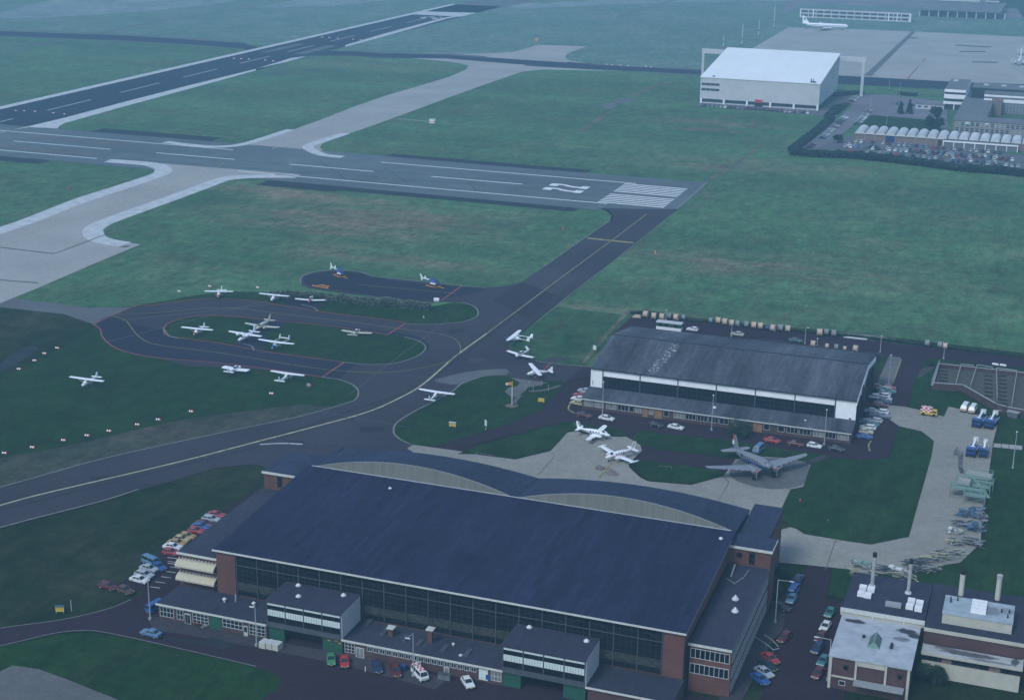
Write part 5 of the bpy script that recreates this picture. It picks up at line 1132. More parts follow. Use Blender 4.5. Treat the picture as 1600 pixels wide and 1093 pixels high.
for (px, py, c, st, deg, lab) in (
    (913,611.5,'silver','hatch',168,'silver hatchback behind the left end of the middle hangar'),
    (906,618.5,'red','hatch',168,'red car squeezed between the silver and the white one'),
    (903,624,'white','hatch',172,'white car second from the road left of the middle hangar'),
    (901.5,630.5,'yellow','hatch',172,'yellow car nearest the kerb left of the middle hangar'),
    (912.5,649.5,'dark red','saloon',-8,'dark red saloon on the road left of the white lamp post'),
    (948,654.5,'white','saloon',-10,'white saloon at the foot of the left lamp post'),
    (1025,664.5,'black','hatch',-8,'black hatchback before the wooden doors'),
    (1056,668.5,'white','saloon',-8,'white saloon right of the black hatchback'),
    (1206,689,'red','saloon',-6,'red saloon before the long brick lean-to'),
    (1242.5,694,'dark red','saloon',-6,'dark red saloon right of the brighter red one'),
    (1272.5,697.5,'white','hatch',-6,'white hatchback left of the right lamp post'),
    (1306,702,'black','saloon',-6,'black saloon at the right end of the lean-to'),
    (1185,703.5,'light blue','van',-100,'light blue van parked behind the propeller airliner tail'),
    (1082,515.5,'white','hatch',175,'white car on the road behind the middle hangar beside the green cabin'),
    (1152,523,'beige','saloon',178,'pale beige car on the road behind the middle hangar'),
    (1243,533,'dark green','saloon',-2,'dark green car on the road behind the hangar beside a lamp post')):
    car_px(st, px, py, deg, c, lab, 'cars parked around the middle hangar', .35)
rowB = [(1371.5,605.5,'red'),(1370.5,611,'dark green'),(1389,607,'red'),(1388,612,'teal'),(1381,609,'silver'),(1382,615,'grey'),(1368,621,'white'),(1379,619,'white'),(1383,624,'silver'),(1381,629,'dark blue'),(1366,633,'dark red'),(1376,634,'dark red'),(1363,643,'silver'),(1376,644.5,'white'),(1366,651,'dark blue'),(1378,650.5,'grey'),(1366,658,'silver'),(1362,664,'teal'),(1353,660,'grey'),(1356,668.5,'white'),(1353,675.5,'cream'),(1350,683,'blue')]
for i, (px, py, c) in enumerate(rowB):
    car_px(('saloon', 'estate', 'hatch')[i % 3], px, py, (2, 178, 4)[i % 3], c, f'{c} car, {NUM[i]} from the top in the lot right of the middle hangar', 'cars in the lot beside the middle hangar', .35)

# far car park: individual cars, two parts each
rr = random.Random(21)
cols = ['white','silver','grey','dark red','dark blue','grey','dark green','silver','beige','black','silver','dark red','light blue','cream','black','dark blue','white','red']
rowspec = [('front row before the workshops', 849.2, -104.5, -28, 2.75, .12, -90), ('second row of the far car park', 836.0, -106.5, -22, 2.8, .15, 90), ('third row of the far car park', 831.0, -108, -21, 2.8, .25, -90),
           ('fourth row of the far car park', 819.0, -103, -19, 2.8, .14, 90), ('hedge row of the far car park', 814.0, -62, -17, 2.8, .10, -90)]
for (rn, y, xa, xb, st_, skip, deg) in rowspec:
    x = xa; i = 0; slope = (838.7-845.8)/72
    while x < xb and i < 35:
        if rr.random() > skip:
            c = rr.choice(cols); put_car('far', x, y+(x+104)*slope*.6+rr.uniform(-.4, .4), R_(deg+rr.uniform(-4, 4)), c, f'{c} car, {NUM[i]} from the left in the {rn}', 'cars in the far car park', .12); i += 1
        x += st_+rr.uniform(0, .3)
def line_cars(p0, p1, n, deg, where, group, skip=.0):
    a = at(*p0); b = at(*p1)
    for i in range(n):
        q = a+(b-a)*(i/(n-1)); c = rr.choice(cols[:12])
        put_car('far', q.x, q.y, R_(deg+rr.uniform(-4, 4)), c, f'{c} car, {NUM[i]} from the near end {where}', group, .14)
line_cars((1285,217), (1320,185), 13, 0, 'of the row left of the far road', 'cars beside the distant road')
line_cars((1264,232), (1269,228), 3, 10, 'of the group by the hedge corner', 'cars beside the distant road')
line_cars((1331,159), (1339,152), 6, 0, 'of the row below the door mast', 'cars beside the distant road')
line_cars((1339,196), (1358,174), 13, 0, 'of the row right of the far road', 'cars beside the distant road')
line_cars((1394,163), (1452,168), 8, -90, 'of the row before the site hut', 'cars beside the distant road')
line_cars((1094,166), (1262,178), 26, -90, 'of the row before the white hangar', 'cars before the white hangar')

# white van with red checks
t = car_px('van', 656, 1054, -42, 'white', 'white van with red chequered roof before the low brick block', None, .25); t.name = 'chequered_van'
mb = MB()
for i in range(5):
    for j in range(3):
        if (i+j) % 2 == 0: mb.box(-1.7+i*.62, -1.7+i*.62+.6, -.55+j*.37, -.55+j*.37+.36, 1.953, 1.965)
mb.build('roof_checks', 'red_paint', t)
# vans white and orange
for px, py, lab in ((1507,639,'white and orange striped van, left of the pair by the brick yard wall'), (1519.5,641.5,'white and orange striped van, right of the pair by the brick yard wall')):
    t = car_px('van', px, py, -97, 'white', lab, 'striped vans by the brick yard wall', .38); t.name = 'striped_van'
    part('stripe', 'orange_paint', t, [(2.305, 2.36, -.8, .8, .72, 1.0), (-1.9, 2.0, -.93, -.905, .7, .95), (-1.9, 2.0, .905, .93, .7, .95)])
# yellow airfield truck with chequered box
p = at(1451, 650, 0); t = thing('airfield_truck', 'yellow airfield truck with red and white chequered box on the concrete', 'truck', (p.x, p.y, .35), R_(-4))
part('chassis', 'yellow_paint', t, [(-2.3, 2.3, -.95, .95, .45, 1.05)])
part('cab', 'yellow_paint', t, [(.9, 2.1, -.9, .9, 1.053, 1.7)]); part('windscreen', 'car_glass', t, [(2.103, 2.13, -.8, .8, 1.15, 1.6), (.95, 2.0, -.93, -.903, 1.15, 1.6), (.95, 2.0, .903, .93, 1.15, 1.6)])
bx_ = part('box', 'white_paint', t, [(-2.2, .8, -.95, .95, 1.053, 2.3)]); mb = MB()
for i in range(5):
    for j in range(3):
        if (i+j) % 2 == 0: mb.box(-2.2+i*.6, -1.6+i*.6, -.95+j*.633, -.317+j*.633, 2.303, 2.32); mb.box(-2.2+i*.6, -1.6+i*.6, -.97, -.953, 1.1+j*.4, 1.5+j*.4)
mb.build('checks', 'red_paint', bx_)
for sx in (-1.4, 1.5):
    for sy in (-1, 1): mb = MB(); mb.tube((sx, sy*.72, .45), (sx, sy*.97, .45), .45, .45, 12); mb.build('wheel', 'tyre', t)
# cherry pickers
def picker(px, py, deg, lab, small=False):
    p = at(px, py, .3); t = thing('lift_truck', lab, 'truck', (p.x, p.y, .33), R_(deg), 'blue lift trucks by the maintenance dock')
    k = .8 if small else 1
    part('chassis', 'blue_dark', t, [(-3.6*k, 3.0*k, -1.15*k, 1.15*k, .7, 1.3)]); part('deck', 'blue_paint', t, [(-3.6*k, 1.4*k, -1.2*k, 1.2*k, 1.303, 1.45)])
    part('cab', 'blue_paint', t, [(1.6*k, 3.3*k, -1.15*k, 1.15*k, 1.303, 2.6)]); part('windscreen', 'car_glass', t, [(3.303*k, 3.36*k, -1*k, 1*k, 1.7, 2.4)])
    part('beacon', 'orange_paint', t, [(1.8*k, 2.1*k, .7*k, 1*k, 2.603, 2.8)])
    mb = MB()
    for s in (-1.18*k, 1.18*k): mb.bar((-3.5*k, s, 1.9), (1.4*k, s, 1.9), .07); [mb.bar((x*k, s, 1.45), (x*k, s, 1.9), .06) for x in (-3.5, -1.8, 0, 1.35)]
    mb.build('railing', 'metal_pale', t)
    mb = MB(); mb.bar((1.0*k,0,2.2),(-3.2*k,0,3.1),.42,.4); b = mb.build('boom', 'white_paint', t)
    part('turntable', 'white_paint', t, [(.2*k, 1.35*k, -.6*k, .6*k, 1.453, 2.3)])
    part('basket', 'metal_pale', b, [(-4.3*k, -3.3*k, -.7*k, .7*k, 2.4, 2.5), (-4.3*k, -4.25*k, -.7*k, .7*k, 2.5, 3.4), (-3.35*k, -3.3*k, -.7*k, .7*k, 2.5, 3.4), (-4.25*k, -3.35*k, -.7*k, -.65*k, 2.5, 3.4), (-4.25*k, -3.35*k, .65*k, .7*k, 2.5, 3.4)])
    for sx in (-2.4, -1.2, 2.4):
        for sy in (-1, 1): mb = MB(); mb.tube((sx*k, sy*.85*k, .5), (sx*k, sy*1.2*k, .5), .5, .5, 12); mb.build('wheel', 'tyre', t)
picker(1529, 664, -102, 'blue lift truck with white boom, nearer the vans'); picker(1548, 666, -102, 'blue lift truck with white boom, nearest the brick yard wall')
picker(1519, 709, -97, 'blue lift truck parked left, above the green dock'); picker(1536.5, 711, -92, 'small blue lift truck touching the green dock', True)
# green maintenance dock
p = at(1518, 770, 0); t = thing('maintenance_dock', 'pale green zigzag aircraft maintenance dock with platforms and railings', 'scaffold', (p.x, p.y, .33), R_(-4))
plats = [(-2.6,3.9,3.4,7.2,2.6),(-4.2,4.6,2.0,3.3,2.0),(-3.8,-.4,-3.4,1.0,2.8),(-4.6,3.0,-5.6,-3.5,2.3),(-1.0,4.0,-8.0,-5.7,2.0),(0,4.2,-.6,1.0,1.7)]
for (x0,x1,y0,y1,z) in plats:
    pl = part('platform', 'concrete' if z > 2.4 else 'green_pale', t, [(x0,x1,y0,y1,z,z+.12)]); mb = MB()
    for (a, b) in (((x0,y0),(x1,y0)),((x1,y0),(x1,y1)),((x1,y1),(x0,y1)),((x0,y1),(x0,y0))):
        mb.bar((*a, z+1.0), (*b, z+1.0), .09); mb.bar((*a, z+.5), (*b, z+.5), .06); mb.bar((*a, 0), (*a, z+1.0), .11)
        mb.bar((*a, 0.1), (*b, z-.1), .07)
    mb.build('railing', 'green_pale', pl)
mb = MB(); mb.bar((4.4,-2.6,.2),(-1.2,3.6,3.2),.9,.12); mb.build('stair', 'green_pale', t); mb = MB(); mb.bar((-4.4,2.2,2.1),(3.5,-3.4,.6),.8,.12); mb.build('stair', 'green_pale', t)
# piles of docking parts and pipes
rp = random.Random(5)
piles = [(1513,806,3.6,2.6,'blue_p','blue tarpaulin covered frames below the green dock'),(1527,800,2.8,2.2,'blue_p','light blue crate stack at the lawn edge below the dock'),(1505,822,3.6,2.4,'steel','pile of grey steel frames beside the concrete curve'),(1524,828,3.6,2.6,'blue_p','light blue machine parts heap, middle of the storage strip'),(1519,850,4.2,2.4,'steel','dark frame stack at the lower end of the storage strip'),(1492,833,2.4,1.8,'white','heap of white and yellow panels beside the concrete'),(1490,850,2.6,1.8,'yellow','yellow and grey beam stack near the curve'),
         (1478,868,6.0,1.6,'yellow','long yellow beams laid along the curve'),(1455,876,6.0,1.6,'yellow','yellow and grey beams left of the long yellow ones'),(1433,882,4.5,1.5,'steel','grey scaffold tubes behind the second chimney'),(1440,893,4.5,1.2,'steel','grey pipe bundle on the grass behind the chimneys'),(1458,892,2.6,1.0,'yellow','short yellow pipes at the grass edge'),
         (1404,896,3.6,1.3,'white','pale panels heap between the two chimneys'),(1412,904,4.0,1.0,'yellow','yellow topped pipe bundle between the chimneys'),(1384,893,3.0,1.6,'steel','grey scaffold stack left of the second chimney'),(1350,887,3.4,1.8,'green','pale green crates left of the first chimney'),(1338,884,2.2,1.6,'green','small pale green rack at the left end of the junk row'),(1345,900,4.0,.8,'yellow','thin yellow pipes on the grass left of the first chimney'),(1535,812,1.6,3.0,'steel','upright rack at the lawn edge')]
PM = {'blue_p': ['light_blue_paint', 'metal_grey', 'frame_steel'], 'steel': ['metal_grey', 'frame_steel', 'concrete_old'], 'white': ['metal_pale', 'metal_grey', 'paint_yellow'], 'yellow': ['paint_yellow', 'metal_grey', 'frame_steel'], 'green': ['green_pale', 'metal_grey', 'metal_pale']}
mat('light_blue_paint', (.06,.13,.21), .7, .2, 1)
for (px, py, w, d_, kind, lab) in piles:
    p = at(px, py, .3); ang = R_(-4) if px > 1485 else R_(20 if px > 1425 else -8)
    t = thing('material_pile', lab, 'pile', (p.x, p.y, .35), ang, 'equipment stored along the concrete edge')
    mm = PM[kind]
    for k, mt in enumerate(mm):
        mb = MB(); nn = (14, 12, 8)[k]
        for i in range(nn):
            a = rp.uniform(-w/2, w/2); b = rp.uniform(-d_/2, d_/2); z = rp.uniform(.05, 1.2); an = rp.gauss(0, .35) if w > d_ else rp.choice([0, 1.57])+rp.gauss(0, .2)
            l = rp.uniform(.15, .42)*max(w, 2.2)
            if kind in ('blue_p', 'white', 'green') and k == 0 and i < 6:
                mb.hexa(*[[(a+sx*l*.5, b+sy*.5, zz+(.12 if sx > 0 else 0)) for sx, sy in ((-1,-1),(1,-1),(1,1),(-1,1))] for zz in (z, z+.35)])
            else: mb.bar((a-l*math.cos(an), b-l*math.sin(an), z), (a+l*math.cos(an), b+l*math.sin(an), z+rp.uniform(-.05, .25)), rp.uniform(.07, .2))
        for i in range(4): mb.bar((rp.uniform(-w/2, w/2), rp.uniform(-d_/2, d_/2), 0), (rp.uniform(-w/2, w/2), rp.uniform(-d_/2, d_/2), rp.uniform(.6, 1.3)), .09)
        mb.build(('beams', 'frames', 'rack')[k], mt, t)

# ================================================================== AIRCRAFT
def ring(x, zc, hw, hh, n=14, e=.8, yc=0):
    out = []
    for i in range(n):
        a = 2*math.pi*i/n+math.pi/n; c, s = math.cos(a), math.sin(a)
        out.append((x, yc+hw*math.copysign(abs(c)**e, c), zc+hh*math.copysign(abs(s)**e, s)))
    return out
def fus(st, yc=0, n=14, e=.8):
    mb = MB(); mb.loft([ring(x, z, w, h, n, e, yc) for x, z, w, h in st]); return mb
def wing_mesh(mb, xle, y0, z0, c0, xt, y1, z1, c1, th=.12):
    """one half wing, root at y0, tip at y1"""
    def sec(xl, y, z, c):
        t = c*th; return [(xl, y, z), (xl-.12*c, y, z+.55*t), (xl-.4*c, y, z+.65*t), (xl-c, y, z+.03), (xl-c, y, z-.02), (xl-.4*c, y, z-.35*t), (xl-.1*c, y, z-.3*t)]
    mb.loft([sec(xle, y0, z0, c0), sec((xle*.15+xt*.85), y0+(y1-y0)*.93, z0+(z1-z0)*.93, c0*.07+c1*.93), sec(xt-.15*c1, y1, z1, c1*.75)])
def fin_mesh(mb, pts, y=0, t=.07):
    mb.loft([[(x, y-t, z) for x, z in pts], [(x, y+t, z) for x, z in pts]])
def prop(parent, x, y, z, r, m='frame_dark', nb=2, spin='white_paint', ang=.5):
    mb = MB()
    for k in range(nb):
        a = ang+k*2*math.pi/nb; mb.bar((x, y, z), (x, y+r*math.cos(a), z+r*math.sin(a)), .12, .05)
    p_ = mb.build('propeller', m, parent); mb = MB(); mb.tube((x-.15, y, z), (x+.22, y, z), .17, .03, 10); mb.build('spinner', spin, p_)
def gear(parent, x, y, z0, r=.2, wdt=.1, m='metal_grey'):
    mb = MB(); mb.tube((x, y*.9, z0), (x, y, r+.02), .05); l = mb.build('landing_gear', m, parent)
    mb = MB(); mb.tube((x, y-wdt, r), (x, y+wdt, r), r, r, 12); mb.build('wheel', 'tyre', l)
def paint(mb, name, parent, col, smooth=False): return mb.build(name, 'aircraft_paint', parent, smooth, col)
W = (.88, .88, .87)
def aircraft(kind, tips, towards, label, trim=(.45,.03,.03), nose=W, base=W, extra=None, group='light aircraft on the club apron', zg=.2, size=1.0):
    ax_, ay_, bx__, by_, zw = tips
    a = at(ax_, ay_, zw+zg); b = at(bx__, by_, zw+zg); v = b-a; span = v.length
    ang = math.atan2(v.y, v.x); head = ang-math.pi/2 if towards else ang+math.pi/2
    mid = (a+b)/2; hs = span/2
    f = Vector((math.cos(head), math.sin(head), 0))
    o = thing('light_aircraft', label, 'aircraft', (mid.x, mid.y, zg), head, group)
    if kind == 'high':          # braced high wing single; wing centre at x=0
        st = [(2.25,1.02,.20,.22),(2.1,1.05,.40,.36),(1.4,1.12,.52,.46),(1.0,1.25,.55,.60),(.3,1.5,.56,.74),(-.9,1.5,.52,.70),(-1.8,1.38,.36,.50),(-3.4,1.35,.2,.28),(-5.3,1.42,.08,.16)]
        paint(fus(st), 'fuselage', o, base, True)
        mb = MB(); mb.loft([ring(x, z, w*1.03, h*1.03) for x, z, w, h in st[:3]]); paint(mb, 'cowling', o, nose, True)
        for s in (-1, 1):
            mb = MB(); wing_mesh(mb, .62, s*.05, 2.22, 1.6, .48, s*hs, 2.32, 1.15, .13); paint(mb, 'wing', o, base)
            mb = MB(); mb.bar((.15, s*.5, .85), (.05, s*hs*.5, 2.2), .12, .05); mb.build('wing_strut', 'metal_pale', o)
            mb = MB(); wing_mesh(mb, -4.3, s*.04, 1.45, 1.15, -4.55, s*1.7, 1.45, .75, .09); paint(mb, 'tailplane', o, base)
            gear(o, -.4, s*1.2, .95, .22); 
        gear(o, 1.65, 0, .9, .18)
        mb = MB(); fin_mesh(mb, [(-3.6,1.55),(-4.4,1.7),(-5.0,2.75),(-5.55,2.75),(-5.45,1.5)]); paint(mb, 'fin', o, trim if extra == 'fin' else base)
        g = MB(); g.loft([[(.98,-.52,1.45),(.98,.52,1.45),(.55,.48,2.12),(.55,-.48,2.12)], [(1.0,-.5,1.46),(1.0,.5,1.46),(.60,.46,2.11),(.60,-.46,2.11)]]); g.build('windscreen', 'car_glass', o)
        for s in (-1, 1): part('side_window', 'car_glass', o, [(-1.3, .35, s*.545 if s > 0 else -.575, s*.575 if s > 0 else -.545, 1.55, 1.98)])
        prop(o, 2.35, 0, 1.02, .95); part('stripe', 'red_paint' if trim[0] > trim[2] else 'blue_paint', o, [(-1.2, 1.0, s*.56 if s > 0 else -.585, s*.585 if s > 0 else -.56, 1.18, 1.28) for s in (-1, 1)])
    elif kind == 'low':         # low wing single
        st = [(2.3,1.0,.2,.2),(2.1,1.02,.42,.36),(1.2,1.08,.52,.44),(.4,1.15,.54,.50),(-.8,1.2,.50,.50),(-2.2,1.22,.32,.38),(-4.4,1.3,.08,.16)]
        paint(fus(st), 'fuselage', o, base, True); mb = MB(); mb.loft([ring(x, z, w*1.03, h*1.03) for x, z, w, h in st[:3]]); paint(mb, 'cowling', o, nose, True)
        mb = MB(); mb.loft([ring(x, z, w, h, 12, .9) for x, z, w, h in ((1.1,1.45,.35,.08),(.5,1.6,.46,.32),(-.6,1.62,.46,.34),(-1.6,1.45,.3,.12))]); mb.build('canopy', 'car_glass', o, True)
        part('canopy_frame', 'white_paint', o, [(-.7, .35, -.3, .3, 1.90, 1.97)])
        for s in (-1, 1):
            kc = 1.5 if extra == 'wide' else 1.0; mb = MB(); wing_mesh(mb, .85*kc, s*.2, .85, 1.7*kc, .7*kc, s*hs, 1.15, (1.25 if kc == 1 else 1.6)*kc, .13/kc); w_o = paint(mb, 'wing', o, base)
            if extra == 'tips': mb = MB(); mb.tube((.85, s*(hs+.05), 1.18), (-.9, s*(hs+.05), 1.16), .16, .08); paint(mb, 'wing_tip', w_o, trim)
            if extra != 'vtail': mb = MB(); wing_mesh(mb, -3.6, s*.04, 1.35, .95, -3.7, s*1.7, 1.35, .8, .09); paint(mb, 'tailplane', o, base)
            gear(o, 0, s*1.4, .8, .2)
        gear(o, 1.7, 0, .8, .18)
        if extra == 'vtail':
            for s, c in ((-1, W), (1, (.12,.03,.04))):
                mb = MB(); mb.loft([[(-3.3, s*.05, 1.45), (-4.5, s*.05, 1.42), (-4.5, s*.1, 1.42), (-3.3, s*.1, 1.45)], [(-3.9, s*1.4, 2.35), (-4.6, s*1.4, 2.35), (-4.6, s*1.45, 2.35), (-3.9, s*1.45, 2.35)]]); paint(mb, 'tail_surface', o, c)
            for s in (-1, 1): mb = MB(); mb.tube((.9, s*hs, 1.2), (-.9, s*hs, 1.2), .14, .06); paint(mb, 'wing_tip', o, trim)
            part('stripe', 'red_paint', o, [(-2.6, 1.2, s*.53 if s > 0 else -.555, s*.555 if s > 0 else -.53, 1.1, 1.24) for s in (-1, 1)])
        else:
            mb = MB(); fin_mesh(mb, [(-2.9,1.45),(-3.7,1.6),(-4.2,2.5),(-4.75,2.5),(-4.6,1.3)]); paint(mb, 'fin', o, base)
        prop(o, 2.4, 0, 1.0, .95)
    elif kind in ('twin', 'twintip', 'twinhigh'):
        hi = kind == 'twinhigh'
        st = [(4.1,1.35,.1,.1),(3.6,1.38,.36,.32),(2.6,1.42,.55,.48),(1.6,1.55,.66,.68),(0,1.6,.68,.72),(-1.6,1.6,.6,.66),(-3.2,1.65,.36,.42),(-5.2,1.75,.1,.2)]
        paint(fus(st), 'fuselage', o, base, True)
        zr, zt = (2.35, 2.45) if hi else (1.05, 1.5)
        for s in (-1, 1):
            mb = MB(); wing_mesh(mb, 1.15, s*.2, zr, 2.0, .75, s*hs, zt, 1.2, .13); w_o = paint(mb, 'wing', o, base)
            zn = zr+.05 if hi else zr+.2
            mb = fus([(2.3,zn,.24,.22),(2.1,zn,.36,.34),(1.2,zn,.38,.36),(0,zn,.3,.28),(-1.1,zn,.08,.1)], s*1.75, 12); n_o = paint(mb, 'engine_nacelle', o, base, True)
            prop(n_o, 2.4, s*1.75, zn, .95)
            if kind == 'twintip':
                mb = MB(); 
                mb.loft([ring(x, zt+.05, w, w, 10, 1, s*(hs-.05)) for x, w in ((1.5,.04),(1.0,.2),(0,.26),(-1.0,.2),(-1.7,.04))]); t_o = paint(mb, 'tip_tank', w_o, W, True)
            mb = MB(); wing_mesh(mb, -4.1, s*.04, 1.8, 1.2, -4.5, s*2.1, 1.9, .8, .09); paint(mb, 'tailplane', o, base)
            gear(o, -.1, s*(1.0 if hi else 1.8), 1.0, .27, .12)
            for k in range(4): mb = MB(); mb.tube((1.1-k*.8, s*.655, 1.85), (1.1-k*.8, s*.70, 1.85), .2, .2, 10); mb.build('cabin_window', 'car_glass', o)
        gear(o, 3.0, 0, 1.1, .22)
        mb = MB(); fin_mesh(mb, [(-3.2,1.9),(-4.2,2.3),(-5.0,3.7),(-5.8,3.7),(-5.4,1.7)]); f_o = paint(mb, 'fin', o, base)
        if extra != 'plain': mb = MB(); fin_mesh(mb, [(-4.3,2.4),(-4.7,2.4),(-5.3,3.5),(-5.05,3.5)], t=.085); paint(mb, 'fin_stripe', f_o, trim)
        g = MB(); g.loft([[(2.55,-.42,1.86),(2.55,.42,1.86),(1.75,.46,2.2),(1.75,-.46,2.2)], [(2.6,-.40,1.88),(2.6,.40,1.88),(1.8,.44,2.22),(1.8,-.44,2.22)]]); g.build('windscreen', 'car_glass', o)
        if extra != 'plain': 
            mb = MB()
            for s in (-1, 1): mb.bar((2.8, s*.585, 1.42), (-1.4, s*.68, 1.5), .06, .14); mb.bar((-1.4, s*.66, 1.5), (-4.6, s*.2, 1.8), .06, .12)
            paint(mb, 'stripe', o, trim)
    elif kind == 'boom':        # push-pull twin boom
        st = [(2.6,1.15,.2,.2),(2.4,1.2,.42,.38),(1.4,1.3,.56,.5),(.8,1.5,.62,.72),(-.5,1.55,.6,.75),(-1.4,1.6,.45,.6),(-2.0,1.7,.25,.3)]
        paint(fus(st), 'fuselage', o, base, True); mb = MB(); mb.loft([ring(x, z, w*1.03, h*1.03) for x, z, w, h in st[:3]]); paint(mb, 'cowling', o, nose, True)
        prop(o, 2.7, 0, 1.15, .95); prop(o, -2.15, 0, 1.7, .9)
        for s in (-1, 1):
            mb = MB(); wing_mesh(mb, .8, s*.1, 2.28, 1.75, .5, s*hs, 2.45, 1.1, .13); paint(mb, 'wing', o, base)
            mb = MB(); mb.loft([ring(x, z, w, w, 8, 1, s*1.6) for x, z, w in ((.3,2.15,.06),(-.6,2.1,.14),(-3,1.95,.10),(-5.6,1.85,.07))]); paint(mb, 'tail_boom', o, base, True)
            mb = MB(); fin_mesh(mb, [(-4.7,1.7),(-5.3,3.1),(-5.9,3.1),(-5.9,1.5)], s*1.6); paint(mb, 'fin', o, trim if extra == 'fin' else base)
            mb = MB(); mb.bar((.2, s*.5, .95), (0, s*2.3, 2.25), .12, .05); mb.build('wing_strut', 'metal_pale', o); gear(o, -.7, s*1.2, 1, .22)
            part('side_window', 'car_glass', o, [(-.9, .8, s*.60 if s > 0 else -.635, s*.635 if s > 0 else -.60, 1.6, 2.0)])
        part('tailplane', 'white_paint', o, [(-5.7, -4.9, -1.53, 1.53, 2.1, 2.18)]); gear(o, 1.9, 0, 1, .18)
        g = MB(); g.loft([[(1.35,-.5,1.6),(1.35,.5,1.6),(.85,.5,2.18),(.85,-.5,2.18)], [(1.4,-.48,1.62),(1.4,.48,1.62),(.9,.48,2.2),(.9,-.48,2.2)]]); g.build('windscreen', 'car_glass', o)
    return o
RED = (.42,.03,.04); BLU = (.02,.07,.30); BEI = (.58,.55,.42)
aircraft('high', (319.4,454.5,364.7,455.2,2.3), True, 'white high wing aircraft with red nose, furthest left behind the loop', nose=RED)
aircraft('high', (405,458.1,451.5,462.8,2.3), True, 'all white high wing aircraft standing before the windbreak hedge')
aircraft('low', (461.3,466,509.4,468.1,1.2), True, 'white low wing aircraft with red nose at the left end of the hedge', nose=RED)
aircraft('high', (283.3,510.7,332.5,515.5,2.3), True, 'white high wing aircraft with red nose on the left end of the island', nose=RED)
aircraft('twinhigh', (358.1,516.5,409.4,524.8,2.5), True, 'white high wing twin engined aircraft with long nose on the island', extra='plain')
aircraft('twin', (383.3,504.5,436.9,511.3,1.4), True, 'beige low wing twin engined aircraft behind the white twin', base=BEI, trim=(.3,.2,.1), extra='plain')
aircraft('boom', (403.8,530,459.4,537.3,2.4), True, 'twin boom aircraft with blue nose on the island', nose=BLU)
aircraft('low', (533.8,515.6,581.3,520,1.2), False, 'beige low wing aircraft seen from behind on the island', base=BEI, nose=BEI)
aircraft('high', (108.8,588.3,162,595.5,2.3), True, 'white high wing aircraft alone on the left lawn')
aircraft('low', (349,572,389,578,1.2), False, 'white low wing aircraft seen from behind at the loop edge', extra='wide')
aircraft('high', (423.5,578.8,476,586.2,2.3), False, 'white high wing aircraft seen from behind beside the marker boards')
aircraft('high', (655.1,607.2,710.8,615.4,2.3), False, 'white high wing aircraft taxiing on the main taxiway', nose=RED, trim=RED)
aircraft('boom', (812.5,515.6,792.4,532,2.4), True, 'twin boom white aircraft with dark blue nose, uppermost of three', nose=(.02,.05,.2), group='three aircraft parked left of the middle hangar')
aircraft('low', (792.8,547.1,834.9,558.1,1.2), True, 'white V-tailed low wing aircraft with red tips, middle of three', trim=RED, extra='vtail', group='three aircraft parked left of the middle hangar')
aircraft('high', (827.6,567.2,844,586.5,2.3), True, 'white high wing aircraft over red ground lines, lowest of three', trim=(.3,.3,.35), group='three aircraft parked left of the middle hangar')
aircraft('twin', (945.2,664.4,916.7,687.2,1.4), False, 'white twin with blue striped fin facing right on the concrete', trim=(.02,.04,.2), group='twin engined aircraft on the concrete', zg=.33)
aircraft('twintip', (941.2,696.4,991.1,721.3,1.5), True, 'white twin with tip tanks and red stripes facing left', trim=RED, group='twin engined aircraft on the concrete', zg=.33)

# the big propeller airliner (tail dragger), 29 m span
a = at(1103.2,732,3.2); b = at(1260.5,712,3.2); v = b-a; mid = (a+b)/2; head = math.atan2(v.y, v.x)-math.pi/2
o = thing('propeller_airliner', 'silver twin propeller airliner with blue belly and red white blue rudder', 'aircraft', (mid.x, mid.y, .33), head)
hs = v.length/2; SIL = (.20,.21,.225)
def zc(x): return 3.0+(x-1)*.155     # tail sits low
st = [(6.6,.25,.22,.25),(6.2,.3,.62,.62),(5.0,.35,1.0,1.0),(3.6,.5,1.2,1.25),(1.0,.5,1.25,1.35),(-4.5,.45,1.2,1.25),(-8,.5,.85,.95),(-11,.65,.45,.6),(-13.2,.8,.12,.3)]
paint(fus([(x, zc(x)+z, w, h) for x, z, w, h in st], n=20, e=.9), 'fuselage', o, SIL, True)
mb = MB()
rl = []
for x, z, w, h in st[1:6]:
    r = []; 
    for i in range(13):
        a_ = math.pi+math.pi*i/12; r.append((x, w*1.012*math.cos(a_), zc(x)+z-.12*h+h*.9*math.sin(a_)))
    rl.append(r)
mb.loft(rl, cap=False); paint(mb, 'belly', o, (.03,.06,.24))
